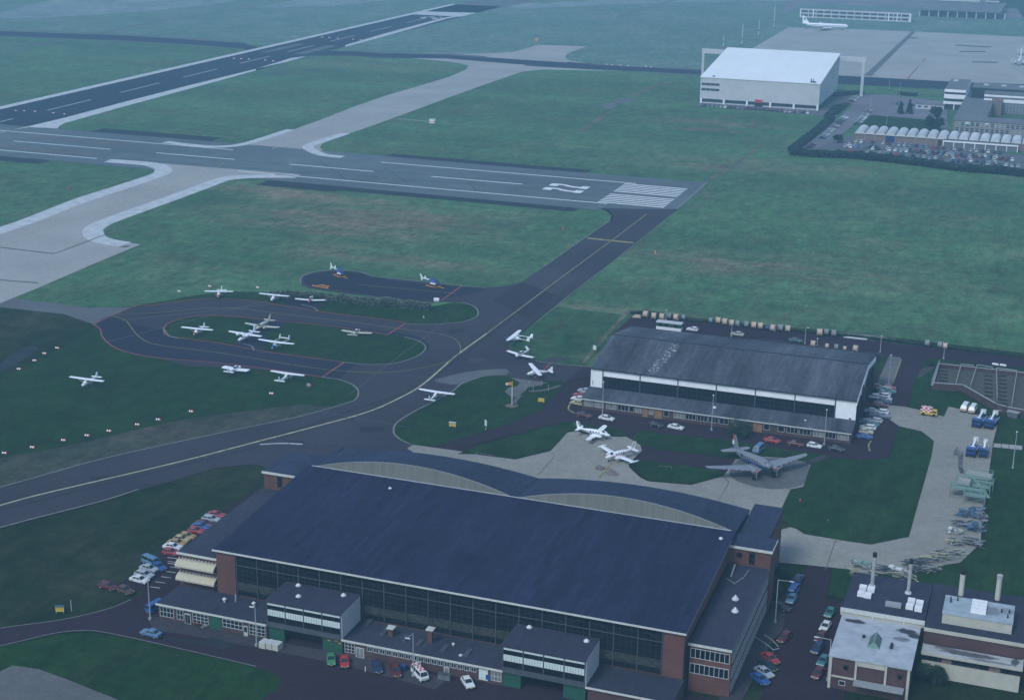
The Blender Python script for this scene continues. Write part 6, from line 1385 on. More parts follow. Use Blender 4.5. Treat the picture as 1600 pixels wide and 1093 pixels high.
for s in (-1, 1):
    mb = MB(); wing_mesh(mb, 3.2, s*.6, 2.15, 4.2, 3.0, s*3.6, 2.2, 4.0, .14); wing_mesh(mb, 3.15, s*3.2, 2.2, 4.1, .6, s*hs, 3.35, 1.5, .13); w_o = paint(mb, 'wing', o, (.22,.235,.25))
    mb = MB()
    for k in range(6):
        t_ = .12+k*.145; y = 3.4+(hs-3.4)*t_; xl = 3.15+(.6-3.15)*t_; zz = 2.2+1.15*t_; mb.box(xl-.08, xl+.08, s*y-.28, s*y+.28, zz-.18, zz+.10)
    paint(mb, 'leading_edge_mark', w_o, (.16,.02,.03))
    zn = 2.55
    mb = MB(); mb.loft([ring(x, zn+z, w, w, 16, 1, s*2.85) for x, z, w in ((5.0,0,.45),(4.95,0,.72),(4.2,0,.80),(3.2,-.05,.78),(1,-.15,.55),(-.8,-.1,.15))]); n_o = paint(mb, 'engine_nacelle', o, SIL, True)
    mb = MB(); mb.tube((5.02, s*2.85, zn), (5.15, s*2.85, zn), .42, .30, 14); paint(mb, 'engine_cover', n_o, (.55,.04,.03))
    mb = MB()
    for k in range(3): a_ = math.pi/2*3+k*2.094; mb.bar((5.25, s*2.85, zn), (5.25, s*2.85+1.6*math.cos(a_), zn+1.6*math.sin(a_)), .22, .06)
    mb.build('propeller', 'metal_grey', n_o)
    mb = MB(); mb.bar((3.3, s*2.85-.4, 2.0), (3.7, s*2.85-.4, .55), .12); mb.bar((3.3, s*2.85+.4, 2.0), (3.7, s*2.85+.4, .55), .12); l_o = mb.build('landing_gear', 'frame_dark', o)
    mb = MB(); mb.tube((3.7, s*2.85-.2, .58), (3.7, s*2.85+.2, .58), .58, .58, 16); mb.build('wheel', 'tyre', l_o)
    mb = MB(); wing_mesh(mb, -10.0, s*.1, 2.0, 2.8, -11.0, s*4.0, 2.05, 1.3, .09); paint(mb, 'tailplane', o, (.24,.255,.27))
    for k in range(7): x = 2.2-k*1.25; part('cabin_window', 'car_glass', o, [(x-.22, x+.22, s*1.2 if s > 0 else -1.27, s*1.27 if s > 0 else -1.2, zc(x)+.55, zc(x)+.95)])
    part('stripe', 'blue_dark', o, [(-6.6, -5.6, s*1.02 if s > 0 else -1.1, s*1.1 if s > 0 else -1.02, zc(-6)+.4, zc(-6)+1.1)])
g = MB(); g.loft([ring(x, z, w, h, 12, .9) for x, z, w, h in ((5.7,zc(5.7)+.72,.5,.2),(5.1,zc(5.1)+1.0,.85,.33))]); g.build('windscreen', 'car_glass', o)
mb = MB(); fin_mesh(mb, [(-8.8,2.6),(-10.2,3.1),(-11.6,5.6),(-12.2,5.7),(-12.2,2.2)], t=.12); paint(mb, 'fin', o, SIL)
for (z0, z1, c) in ((4.3,5.7,(.5,.03,.03)),(3.1,4.3,(.8,.8,.78)),(2.0,3.1,(.02,.05,.22))):
    mb = MB(); e0 = -13.3+(z0-2)*.05; e1 = -13.3+(z1-2)*.12; mb.loft([[(-12.22,y,z0),(e0,y,z0),(e1,y,z1-.02),(-12.22,y,z1-.02)] for y in (-.13,.13)]); paint(mb, 'rudder', o, c)
mb = MB(); mb.tube((-12.4,-.08,.22),(-12.4,.08,.22),.22,.22,10); mb.bar((-12.4,0,.3),(-12.0,0,1.6),.12); mb.build('tail_wheel', 'tyre', o)

# far jets
def jet(px_t, px_n, label, scale=1.0, fin_at=None):
    a = at(*px_t); b = at(*px_n); v = b-a; L = v.length
    o = thing('airliner', label, 'aircraft', ((a.x+b.x)/2, (a.y+b.y)/2, .1), math.atan2(v.y, v.x)); h = L/2; r = L*.042
    st = [(h,4.0,.1,.1),(h*.96,4.0,r*.5,r*.55),(h*.86,4.1,r,r),(-h*.45,4.1,r,r),(-h*.8,4.6,r*.55,r*.6),(-h,5.2,.15,.3)]
    f_ = fus(st, n=16, e=1); paint(f_, 'fuselage', o, W, True)
    for s in (-1, 1):
        mb = MB(); wing_mesh(mb, h*.25, s*r*.5, 3.3, L*.2, -h*.32, s*h*.95, 4.8, L*.05, .1); w_o = paint(mb, 'wing', o, (.55,.57,.6))
        for k, y in enumerate((.32, .6)):
            x = h*.25-y*.58*h*.95+2.0; mb = MB(); mb.loft([ring(x+dx, 2.3+y*.9, w, w, 10, 1, s*h*.95*y) for dx, w in ((2.6,.6),(2.2,.75),(-.5,.7),(-2.2,.35))]); paint(mb, 'engine', w_o, (.6,.62,.66), True)
        mb = MB(); wing_mesh(mb, -h*.78, s*.2, 5.0, L*.09, -h*.98, s*h*.32, 5.6, L*.04, .08); paint(mb, 'tailplane', o, W)
        gear(o, -h*.02, s*2.6, 3.0, .6, .5)
        part('window_line', 'blue_dark', o, [(-h*.6, h*.85, s*r if s > 0 else -r-.04, s*r+.04 if s > 0 else -r, 4.25, 4.5)])
    gear(o, h*.75, 0, 3.0, .45, .3)
    mb = MB(); fin_mesh(mb, [(-h*.68,5.3),(-h*.93,12.0),(-h*1.02,12.0),(-h*.98,5.1)], t=.2); f_o = paint(mb, 'fin', o, W); mb = MB(); fin_mesh(mb, [(-h*.84,8.2),(-h*.90,10.2),(-h*.96,10.2),(-h*.94,8.2)], t=.24); paint(mb, 'fin_emblem', f_o, (.05,.12,.35))
    return o
jet((1253,45.5), (1325,48.5), 'white four engined jet airliner parked side-on before the long pier building')
p = at(1592,104); jet((1594.2,99.2), (1591,103.8), 'white airliner at the right edge of the far apron, facing the camera')
jet((1603,84.5), (1600,88.5), 'white airliner cut off at the right edge, behind the other one')

# helicopters on trolleys
def heli(px, py, deg, lab, lab2):
    p = at(px, py, .3); rz = R_(deg)
    t = thing('trolley', lab2, 'trolley', (p.x, p.y, .2), rz, 'orange helicopter trolleys')
    mb = MB()
    for s in (-1.5, 1.5): mb.bar((-2.4, s, .45), (2.0, s, .45), .25, .2)
    for x in (-2.4, 0, 2.0): mb.bar((x, -1.5, .45), (x, 1.5, .45), .25, .2)
    mb.build('frame', 'orange_paint', t); mb = MB(); mb.bar((2.0, 0, .45), (4.6, 0, .3), .16); mb.build('tow_bar', 'yellow_paint', t)
    for x in (-2, 1.6):
        for s in (-1.5, 1.5): mb = MB(); mb.tube((x, s-.1, .2), (x, s+.1, .2), .2, .2, 10); mb.build('wheel', 'tyre', t)
    o = thing('helicopter', lab, 'helicopter', (p.x, p.y, .2+.56), rz, 'helicopters on trolleys')
    paint(fus([(2.6,1.1,.15,.2),(2.3,1.15,.5,.55),(1.4,1.25,.75,.8),(0,1.3,.78,.85),(-1.2,1.4,.6,.7),(-1.9,1.7,.3,.4)], n=16, e=.9), 'cabin', o, (.04,.09,.30), True)
    part('door_panel', 'white_paint', o, [(-.8, 1.5, -.82, -.77, .55, 1.15), (-.8, 1.5, .77, .82, .55, 1.15)])
    mb = fus([(2.55,1.28,.2,.2),(2.2,1.45,.52,.42),(1.3,1.6,.72,.55)], n=16, e=.9); mb.build('windscreen', 'car_glass', o, True)
    paint(fus([(-1.5,1.75,.3,.32),(-5.2,1.85,.13,.16)], n=10), 'tail_boom', o, W, True)
    mb = MB(); fin_mesh(mb, [(-4.7,1.9),(-5.9,3.3),(-6.35,3.3),(-5.5,1.75)], t=.1); fn = paint(mb, 'fin', o, W)
    part('stabiliser', 'white_paint', o, [(-4.9, -4.3, -1.0, 1.0, 1.85, 1.93), (-4.95, -4.25, -1.06, -1.0, 1.4, 2.5), (-4.95, -4.25, 1.0, 1.06, 1.4, 2.5)])
    mb = MB(); mb.bar((-6.1, -.2, 2.3), (-6.1, -.2, 4.1), .1, .04); mb.build('tail_rotor', 'orange_paint', fn)
    paint(fus([(1.0,2.1,.2,.15),(.3,2.3,.42,.3),(-.9,2.25,.42,.3),(-1.8,2.0,.2,.15)], n=10), 'engine_cowl', o, (.04,.09,.30), True)
    mb = MB(); mb.tube((0,0,2.5),(0,0,3.0),.12)
    for k in range(4): a_ = .35+k*math.pi/2; mb.bar((0,0,3.0), (4.7*math.cos(a_), 4.7*math.sin(a_), 2.9), .2, .03)
    mb.build('rotor', 'frame_steel', o)
    mb = MB()
    for s in (-1.1, 1.1): mb.bar((-1.5, s, .05), (1.9, s, .05), .09); mb.bar((-.7, s*.5, .7), (-.8, s, .05), .08); mb.bar((1.0, s*.5, .7), (1.1, s, .05), .08)
    mb.build('skid', 'frame_dark', o)
heli(531.5, 431.5, -30, 'blue and white helicopter on the round end of the pad', 'orange trolley under the helicopter on the round pad end')
heli(677.5, 447.5, -16, 'blue and white helicopter near the red line of the pad', 'orange trolley under the helicopter near the red line')
p = at(503, 449.5); t = thing('trolley', 'empty orange trolley lying beside the hedge end', 'trolley', (p.x, p.y, .2), R_(-10), 'orange helicopter trolleys')
mb = MB(); mb.bar((-3.5,-1,.4),(3.6,-1,.4),.3); mb.bar((-1.5,1,.4),(2.5,1.2,.4),.3); mb.bar((-1.5,-1,.4),(-1.5,1,.4),.3); mb.bar((2.5,-1,.4),(2.5,1.2,.4),.3); mb.build('frame', 'orange_paint', t)
for x in (-1.5, 2.5):
    for s in (-1, 1): mb = MB(); mb.tube((x, s-.1, .2), (x, s+.1, .2), .2, .2, 10); mb.build('wheel', 'tyre', t)
# ================================================================== SMALL THINGS
# cable reels
def reel_proto(m):
    t = thing('cable_reel', '', 'reel'); mb = MB()
    mb.tube((-.55,0,1.1),(.55,0,1.1),.92,.92,18); mb.build('drum', m, t)
    for s in (-1, 1): mb = MB(); mb.tube((s*.553,0,1.1),(s*.66,0,1.1),1.1,1.1,20); mb.build('flange', m, t)
    return t
RPROTO = {'peach': reel_proto('wood_reel'), 'grey': reel_proto('reel_grey')}
index_kids(*RPROTO.values()); rused = set()
reels = [(1008.6,497,'peach',1,0),(1021.3,500,'peach',1,0),(1034.5,501,'peach',1,0),(1045,499.5,'grey',.9,0),(1056.4,502,'peach',1,0),(1068,501,'grey',.8,0),
 (1111,506,'grey',.8,0),(1121.5,507,'peach',1,0),(1132.5,509,'peach',1,0),(1143,511,'peach',1,0),(1153,511.5,'grey',.9,0),(1166,512.5,'grey',.9,0),(1177.5,514.5,'peach',1,0),(1188,515.5,'peach',1,0),
 (1208,519,'peach',1,0),(1219.5,518.5,'grey',1,0),(1230.5,520,'peach',1,0),(1280,526.5,'peach',1.1,0),(1291,524.5,'grey',.9,0),(1302.5,527,'grey',1,0),
 (1270,543,'peach',.9,1),(1292,545.5,'peach',.7,1),(1306,547.5,'grey',.8,1),(1320,548.5,'peach',.6,1),(1336.5,550.5,'peach',.9,1),(1449,542,'grey',.9,2),(1468.5,544.5,'grey',.9,2),(1476,546.5,'peach',.9,2)]
cnt = {}
where = {0: 'in the long reel row across the road', 1: 'in the row behind the hangar', 2: 'by the right junction'}
for (px, py, c, s, rw) in reels:
    cnt[rw] = cnt.get(rw, -1)+1
    o = RPROTO[c] if c not in rused else copy_tree(RPROTO[c]); rused.add(c)
    p = at(px, py); o.location = (p.x, p.y, .3); o.scale = (s*1.12, s*1.12, s*1.12); o.rotation_euler = (0, 0, R_(random.Random(px).uniform(-12, 12)))
    o['label'] = f'{"peach coloured" if c == "peach" else "grey"} cable reel, {NUM[cnt[rw]]} from the left {where[rw]}'; o['group'] = 'cable reels stored along the road'
p = at(1201, 517.5); t = thing('cable_drum', 'dark blue covered drum between the reels behind the road', 'drum', (p.x, p.y, .3)); mb = MB(); mb.tube((-1,0,.9),(1,0,.9),.9,.9,16); mb.build('drum', 'blue_dark', t)
p = at(1147, 511.5); 
p = at(995, 496); t = thing('plank_pile', 'flat brown pile of boards at the left end of the reel row', 'pile', (p.x, p.y, .3), .2)
for k in range(5): part('board', 'wood_reel', t, [(-1.6+k*.2, 1.4-k*.1, -1.2+k*.45, -.85+k*.45, .1*k, .1*k+.12)])
p = at(1340, 531); t = thing('beam_pile', 'long pale beams lying beside the road behind the hangar', 'pile', (p.x, p.y, .3)); part('beam', 'metal_pale', t, [(-4.5, 2.5, 0, .25, 0, .3), (-3.5, 3.0, .6, .85, 0, .3)])
# green site cabin behind the hangar
p0 = at(1025, 515); t = thing('site_cabin', 'green and white site cabin with pink grey roof behind the middle hangar', 'hut', (p0.x, p0.y, .3))
part('wall', 'white_paint', t, [(0, 8.3, 0, 2.6, 0, 1.0)]); part('wall', 'green_door', t, [(0.01, 8.29, .01, 2.59, 1.003, 2.3)]); part('roof', 'pale_wall', t, [(-.15, 8.45, -.15, 2.75, 2.303, 2.5)])
for x in (.8, 2.8, 5.8): part('window', 'glass_dark', t, [(x, x+1.3, -.03, .007, 1.2, 2.1)])
# street lamps
def lamp(base, top, label, arm=None, group='tall grey lamp posts around the hangars', headoff=0):
    b = at(*base); d = FW*FPX+RT*(top[0]-800)-UP*(top[1]-546.5); tt = (b.x*d.x+b.y*d.y)/(d.x*d.x+d.y*d.y); h = CAMH+d.z*tt
    t = thing('street_lamp', label, 'lamp post', (b.x, b.y, .25), 0, group)
    mb = MB(); mb.tube((0,0,0),(0,0,h),.13,.075,8); mb.build('pole', 'post_grey', t)
    part('base', 'metal_grey', t, [(-.25,.25,-.25,.25,0,.5)])
    if arm:
        e = at(arm[0], arm[1], h); q = Vector((e.x-b.x, e.y-b.y, h)); mb = MB(); mb.bar((0,0,h-.05), q, .09); mb.build('arm', 'post_grey', t)
        mb = MB(); mb.loft([ring(q.x+dx, h-.05, w, .1, 8, 1, q.y) for dx, w in ((-.5,.08),(0,.2),(.5,.08))]); mb.build('lamp_head', 'metal_pale', t)
    else:
        mb = MB(); mb.tube((0,0,h),(0,0,h+.18),.26,.2,10); mb.build('lamp_head', 'metal_pale', t)
lamp((235,969),(230.5,904),'lamp post at the left corner of the front hangar car park')
lamp((401,1010),(398,944),'lamp post with short arm standing before the left projecting box',(393,949))
lamp((646,1057),(645.5,990),'lamp post rising beside the chequered van',(637,998))
lamp((889,1082),(891,1038),'lamp post before the right projecting box')
lamp((1211,974),(1217,907),'lamp post with long arm left of the side road',(1237,909.5))
lamp((1293,1064),(1297,1000),'lamp post with arm at the boiler house corner',(1276,996))
lamp((941.2,650),(942.7,598),'white lamp post at the left end of the lean-to'); lamp((1111.7,673.5),(1114.2,619),'white lamp post before the middle of the lean-to'); lamp((1287.5,696),(1291,641.5),'white lamp post near the right end of the lean-to')
lamp((1375,552),(1377,526),'thin lamp post behind the rear corner of the middle hangar'); lamp((1388,603),(1391.5,556),'lamp post with square base on the gravel right of the hangar')
lamp((1257.5,538),(1261.5,513),'lamp post behind the hangar beside the dark green car',(1262.5,512.5)); lamp((1142.8,527),(1144,505),'lamp post behind the hangar beside the beige car'); lamp((1040.5,502),(1041,486),'lamp post behind the green site cabin')
lamp((1474,562),(1475,541),'lamp post at the road junction above the brick yard'); lamp((1582,733),(1588,676),'thin mast on the lawn right of the concrete'); lamp((1276.5,542),(1277,530),'short post behind the hangar among the reels')
# small posts at the far complex
for i, (bx_, by_, tx, ty) in enumerate(((1405,152,1405.5,130),(1389,140,1389.5,105),(1360,168,1360.5,156),(1385,195,1385,182),(1456,196,1457,180))):
    lamp((bx_,by_),(tx,ty), f'thin distant lamp post, {NUM[i]} of those around the far complex', None, 'distant lamp posts')
# antenna masts in the far field
for i, ((bx_, by_), (tx, ty)) in enumerate((((1159,72),(1159.5,38)),((1185,58),(1185.5,32)),((1209,45),(1209.5,8)),((1130,76),(1130.2,56)))):
    b = at(bx_, by_); q = at(tx, ty); d = FW*FPX+RT*(tx-800)-UP*(ty-546.5); tt = (b.x*d.x+b.y*d.y)/(d.x*d.x+d.y*d.y); h = CAMH+d.z*tt
    t = thing('antenna_mast', f'thin antenna mast, {NUM[i]} from the left beyond the white hangar' if i < 3 else 'short thin antenna mast just left of the white hangar roof', 'mast', (b.x, b.y, 0), 0, 'thin antenna masts')
    mb = MB(); mb.tube((0,0,0),(0,0,h),.35,.2,5); mb.build('pole', 'metal_pale', t); part('base_marking', 'brick_pale', t, [(-.6,.6,-.6,.6,0,1.6), (-.45,.45,-.45,.45,5,6.5)])
# marker boards
def marker(px, py, lab, rz=0.0, s=1.0):
    p = at(px, py); t = thing('marker_board', lab, 'marker', (p.x, p.y, .04), rz, 'red and white marker boards'); t.scale = (s*.65, s*.65, s*.65)
    for k in range(4):
        mb = MB(); x0 = -1.0+k*.5; mb.loft([[(x0,-.35,0),(x0,.35,0),(x0,0,.62)],[(x0+.497,-.35,0),(x0+.497,.35,0),(x0+.497,0,.62)]]); mb.build('stripe', 'red_paint' if k % 2 else 'white_paint', t)
for i, (x, y) in enumerate([(7.5,708),(51,699),(99.5,688),(136.5,680.5),(170.7,673.5),(215,663.5),(247.5,655.7),(299,643),(424.5,615),(483,602)]):
    marker(x, y, f'red and white marker board, {NUM[i]} from the left along the dry verge', R_(8))
for i, (x, y) in enumerate([(30,576.8),(54.5,563.5),(70,552.5),(90,544)]): marker(x, y, f'red and white marker board, {NUM[i]} from the left beside the puddle', R_(10))
for i, (x, y) in enumerate([(280.5,455.5),(328.5,447.5),(403,449.5)]): marker(x, y, f'red and white marker board, {NUM[i]} from the left behind the club aircraft', R_(3))
for i, (x, y) in enumerate([(25,173.3),(38.5,173.8),(55,174.6),(84,177),(101,178.8)]): marker(x, y, f'pale barrier board, {NUM[i]} from the left across the near dark runway', 0, 1.1)
for i, (x, y) in enumerate([(366,92),(377.5,92.4),(389,93),(415,94.6),(427,96),(504,59),(515,59.5),(528,60.5),(552,62),(564,62.8)]): marker(x, y, f'pale barrier board, {NUM[i]} from the left across the far dark runway', 0, 1.3)
for i, (x, y) in enumerate([(948,101),(957,102),(970,102.5),(982,103.5),(1010,104.5),(1017,105)]): marker(x, y, f'pale barrier board, {NUM[i]} from the left beside the dark crossing taxiway', 0, 1.1)
for (x, y, c, lab) in ((880,358.5,'red_paint','small red marker on the field above the main taxiway'),(1024,396,'orange_paint','small orange marker post on the field right of the main taxiway'),(108,295.5,'red_paint','small red marker left of the concrete taxiway'),(1340,908,'red_paint','round red marker disc on the grass by the boiler house'),(1250,784,'red_paint','red marker on the lawn right of the concrete')):
    p = at(x, y); t = thing('field_marker', lab, 'marker', (p.x, p.y, .35 if y > 700 else .02)); s = .5 if y > 700 else 1
    mb = MB(); mb.tube((0,0,0),(0,0,.9*s),.55*s,.25*s,10); mb.build('cone', c, t); mb = MB(); mb.tube((0,0,.9*s),(0,0,1.1*s),.1*s); mb.build('stem', 'white_paint', t)
# sign boards
def board(px, py, w, h, m, lab, rz=0, z=.2, top=None):
    p = at(px, py); t = thing('sign_board', lab, 'sign', (p.x, p.y, z), rz)
    mb = MB(); mb.box(-w/2+.1,-w/2+.18,-.04,.04,0,.4); mb.box(w/2-.18,w/2-.1,-.04,.04,0,.4); mb.build('leg', 'metal_grey', t)
    part('panel', m, t, [(-w/2, w/2, -.06, .06, .403, .4+h)])
    if top: part('cap', top, t, [(-w/2-.05, w/2+.05, -.3, .3, .403+h, .5+h)])
board(707, 669, 1.9, 1.1, 'yellow_paint', 'yellow sign board with white cap on the middle lawn', .05, .2, 'metal_pale')
board(845.5, 630.5, 1.8, 1.1, 'yellow_paint', 'plain yellow sign board beside the curving brick road', .1)
board(759, 668, 1.1, 1.6, 'panel_mint', 'pale tilted square sign near the brick road bend', -.7)
board(759, 667.9+5, .3, .2, 'panel_mint', 'tiny pale plate in the grass near the brick road bend', -.7)
board(929, 549, 1.3, 1.4, 'panel_mint', 'pale square sign left of the middle hangar roof', -.4)
board(94, 959, 1.7, 1.2, 'yellow_paint', 'yellow sign board with blue cap on the front lawn', .4, .2, 'light_blue_paint')
board(112, 956, .15, 2.2, 'post_grey', 'thin grey post sign beside the yellow board on the front lawn')
board(482, 606, .9, .9, 'metal_grey', 'small grey board beside the marker boards')
board(1040, 732.5, 3.2, .15, 'concrete_old', 'pale slab lying on the small lawn below the twin aircraft', 0, .3)
board(758, 713.5, 5.2, .12, 'concrete_old', 'long pale slab at the edge of the lawn behind the arched roof', -.1, .3)
board(1293, 800-34+50, .1, .1, 'post_grey', 'tiny post in the right lawn', 0, .3)
# white box at the end of the hedge, ball marker
p = at(682, 472); t = thing('equipment_box', 'white rounded box at the right end of the hedge', 'box', (p.x, p.y, .2), .3); mb = MB(); mb.loft([ring(x, .7, .6, .65, 12, .7) for x in (-.9, .9)]); mb.build('shell', 'white_paint', t); part('foot', 'metal_grey', t, [(-.8,.8,-.4,.4,0,.1)])
p = at(643, 478.5); t = thing('marker_cone', 'small white cone on the grass before the hedge', 'marker', (p.x, p.y, .17)); mb = MB(); mb.tube((0,0,0),(0,0,.9),.4,.1,10); mb.build('cone', 'white_paint', t)
p = at(662, 497); t = thing('marker_cone', 'tiny pale cone in the middle of the upper grass island', 'marker', (p.x, p.y, .17)); mb = MB(); mb.tube((0,0,0),(0,0,.7),.3,.1,10); mb.build('cone', 'cream_wall', t)
# signal mast with flag
p = at(800, 633); t = thing('signal_mast', 'tall yellow signal mast with orange and white windsock on the middle lawn', 'mast', (p.x, p.y, .2)); 
mb = MB(); mb.tube((0,0,0),(0,0,5.2),.16,.14,8); mb.build('pole', 'metal_pale', t); mb = MB(); mb.tube((0,0,5.2),(0,0,7.0),.14,.12,8); mb.build('pole_top', 'yellow_paint', t)
mb = MB(); mb.loft([ring(x, 6.2+x*.1, .1, r_, 10, 1) for x, r_ in ((-.2,.55),(-1.4,.4))]); mb.build('windsock', 'orange_paint', t); mb = MB(); mb.loft([ring(x, 6.06+x*.1, .08, r_, 10, 1) for x, r_ in ((-1.4,.4),(-1.9,.3))]); mb.build('windsock_end', 'white_paint', t)
for i, (x, y) in enumerate(((821.5,612),(827,606),(833,613),(846,605),(857,612))):
    p = at(x, y); t = thing('guide_post', f'thin grey post, {NUM[i]} of those along the lawn paths', 'post', (p.x, p.y, .2), 0, 'thin posts on the middle lawn'); mb = MB(); mb.tube((0,0,0),(0,0,1.7),.06); mb.build('pole', 'post_grey', t); part('cap', 'metal_pale', t, [(-.1,.1,-.1,.1,1.7,1.8)])
# red-white equipment hut with path
p = at(676, 192); t = thing('equipment_hut', 'small red and white equipment hut beside the diagonal taxiway', 'hut', (p.x, p.y, 0)); part('wall', 'white_paint', t, [(-1.6,1.6,-1.2,1.2,0,2.0)]); part('band', 'red_paint', t, [(-1.62,1.62,-1.22,1.22,.6,1.1)]); part('roof', 'pale_wall', t, [(-1.7,1.7,-1.3,1.3,2.003,2.2)])
ribbon('path', [(620,185.5),(672,190.5)], 1.6, 'concrete', 6, False)
p = at(839, 64.5); t = thing('equipment_hut', 'tiny orange hut beyond the far end of the diagonal taxiway', 'hut', (p.x, p.y, 0)); part('wall', 'orange_paint', t, [(-1.5,1.5,-1.2,1.2,0,1.8)]); part('roof', 'pale_wall', t, [(-1.6,1.6,-1.3,1.3,1.803,2)])
# white crates by the left box, bins and bollards
for i, (x, y) in enumerate(((413.5,1011),(423.5,1012.5),(433.5,1014.5))):
    p = at(x, y); t = thing('crate', f'white metal crate, {("left","middle","right")[i]} of three before the left green door', 'crate', (p.x, p.y, .24), R_(-6), 'white crates before the green door'); part('box', 'cream_wall', t, [(-.72,.72,-.9,.9,0,1.2)])
    for k in range(3): part('lid', 'pale_wall', t, [(-.68,.68,-.85+k*.6,-.32+k*.6,1.203,1.3)])
p = at(631, 1048); t = thing('bin', 'blue plastic bin beside the dark red saloon', 'bin', (p.x, p.y, .24)); part('bin_body', 'blue_dark', t, [(-.45,.45,-.4,.4,0,1.05)]); part('lid', 'blue_paint', t, [(-.48,.48,-.43,.43,1.053,1.15)])
for i, (x, y) in enumerate(((690,1061),(699.5,1062.5))):
    p = at(x, y); t = thing('bin', f'dark grey container, {("left","right")[i]} of the pair right of the chequered van', 'bin', (p.x, p.y, .24)); part('bin_body', 'grey_panel', t, [(-.6,.6,-.5,.5,0,1.0)]); part('lid', 'frame_steel', t, [(-.63,.63,-.53,.53,1.003,1.1)])
for i, (x, y) in enumerate(((571,1050),)):
    p = at(x, y); t = thing('bollard', 'white bollard on the road before the dark blue saloon', 'bollard', (p.x, p.y, .24)); mb = MB(); mb.tube((0,0,0),(0,0,1.1),.08); mb.build('pole', 'white_paint', t); part('cap', 'red_paint', t, [(-.09,.09,-.09,.09,1.1,1.2)])
p = at(656, 1044); 
def bicycle(px, py, rz, c, lab):
    p = at(px, py); t = thing('bicycle', lab, 'bicycle', (p.x, p.y, .24), rz, 'bicycles before the low brick block')
    for x in (-.52, .52):
        mb = MB(); q = [(x+.33*math.cos(a*.524), 0, .34+.33*math.sin(a*.524)) for a in range(13)]
        for a, b in zip(q, q[1:]): mb.bar(a, b, .05)
        mb.build('wheel', 'tyre', t)
    mb = MB(); 
    for a, b in (((-.52,0,.34),(-.1,0,.36)),((-.1,0,.36),(-.22,0,.85)),((-.22,0,.8),(.38,0,.82)),((-.1,0,.36),(.38,0,.78)),((.38,0,.95),(.52,0,.34)),((-.52,0,.34),(-.22,0,.8))): mb.bar(a, b, .045)
    mb.build('frame', c, t); part('saddle', 'tyre', t, [(-.33,-.1,-.08,.08,.86,.92)]); part('handlebar', 'metal_grey', t, [(.34,.40,-.27,.27,.95,1.0)])
bicycle(313, 981, .2, 'frame_dark', 'dark bicycle leaning left of the green door of the low block'); bicycle(319, 983.5, .5, 'metal_pale', 'pale bicycle nearest the green door of the low block'); bicycle(306, 979, -.1, 'red_paint', 'red bicycle furthest from the green door of the low block')
# bicycle-rack hoops right of the wing
p = at(1205, 1008); t = thing('railing', 'low white angled railings on the paving beside the right wing', 'railing', (p.x, p.y, .24)); mb = MB()
for (a, b) in (((-1.8,2.5),(0.2,.6)),((.2,.6),(1.6,-1.4)),((-3.6,1.0),(-.8,-1.2)),((-.8,-1.2),(.9,-3.0)),((.9,-3.0),(1.9,-2.0))): mb.bar((*a,.6),(*b,.6),.12); mb.bar((*a,0),(*a,.6),.08)
mb.build('rail', 'post_grey', t)
# brick-walled yard at the right
Y = thing('walled_yard', 'roofless brick yard with pipe frames and brown earth at the right edge', 'wall')
cs = [at(1456,610),at(1503,613),at(1555,643),at(1572,648),at(1700,672),at(1700,600),at(1466,575)]
cs = [Vector((c.x, c.y)) for c in cs]
for i, (a, b) in enumerate(zip(cs, cs[1:]+cs[:1])):
    if i == 4: continue
    d_ = (b-a).normalized(); hgt = 2.1 if i < 4 else 1.2; mb = MB(); e = b-d_*.0
    mb.bar((a.x+d_.x*.25, a.y+d_.y*.25, .3+hgt/2), (e.x-d_.x*.25, e.y-d_.y*.25, .3+hgt/2), .45, hgt); wo = mb.build('wall', 'brick_dark', Y); mb = MB(); mb.bar((a.x+d_.x*.25, a.y+d_.y*.25, .36+hgt), (e.x-d_.x*.25, e.y-d_.y*.25, .36+hgt), .55, .1); mb.build('coping', 'metal_grey', wo)
sheet('yard', [(1457,609),(1503,612),(1555,642),(1700,671),(1700,601),(1467,576)], 'soil_yard' if 'soil_yard' in MATS else 'soil', 22)
mb = MB()
for (px, py) in [(1474+dx, 577+k*5.2+dx*.05) for dx in (0,) for k in range(6)]+[(1544, 590+k*6.3) for k in range(6)]+[(1566, 590+k*6.2) for k in range(8)]:
    p = at(px, py); mb.bar((p.x-1.2, p.y, .6), (p.x+1.2, p.y, .6), .35, .3)
mb.build('trench_board', 'black_soot_shade', Y)
def pipe_frame(pts, lab):
    q = [at(*p_) for p_ in pts]; t = thing('pipe_frame', lab, 'frame', (q[0].x, q[0].y, .44), 0, 'pipe frames in the brick yard'); mb = MB()
    for a, b in zip(q, q[1:]): mb.tube((a.x-q[0].x, a.y-q[0].y, 1.5), (b.x-q[0].x, b.y-q[0].y, 1.5), .12, .12, 6)
    mb.build('rail', 'metal_grey', t); mb = MB()
    for a in q: mb.tube((a.x-q[0].x, a.y-q[0].y, 0), (a.x-q[0].x, a.y-q[0].y, 1.5), .1, .1, 6)
    mb.build('post', 'metal_grey', t)
pipe_frame([(1493,606),(1501,578),(1520,580)], 'white pipe frame at the left of the brick yard'); pipe_frame([(1516,609),(1526,579),(1550,583)], 'white pipe frame left of the middle of the brick yard')
pipe_frame([(1557,628),(1556,584),(1588,588),(1580,640)], 'white pipe frame in the right half of the brick yard'); pipe_frame([(1455,604),(1467,572)], 'thin pipe rail on the left wall of the yard')
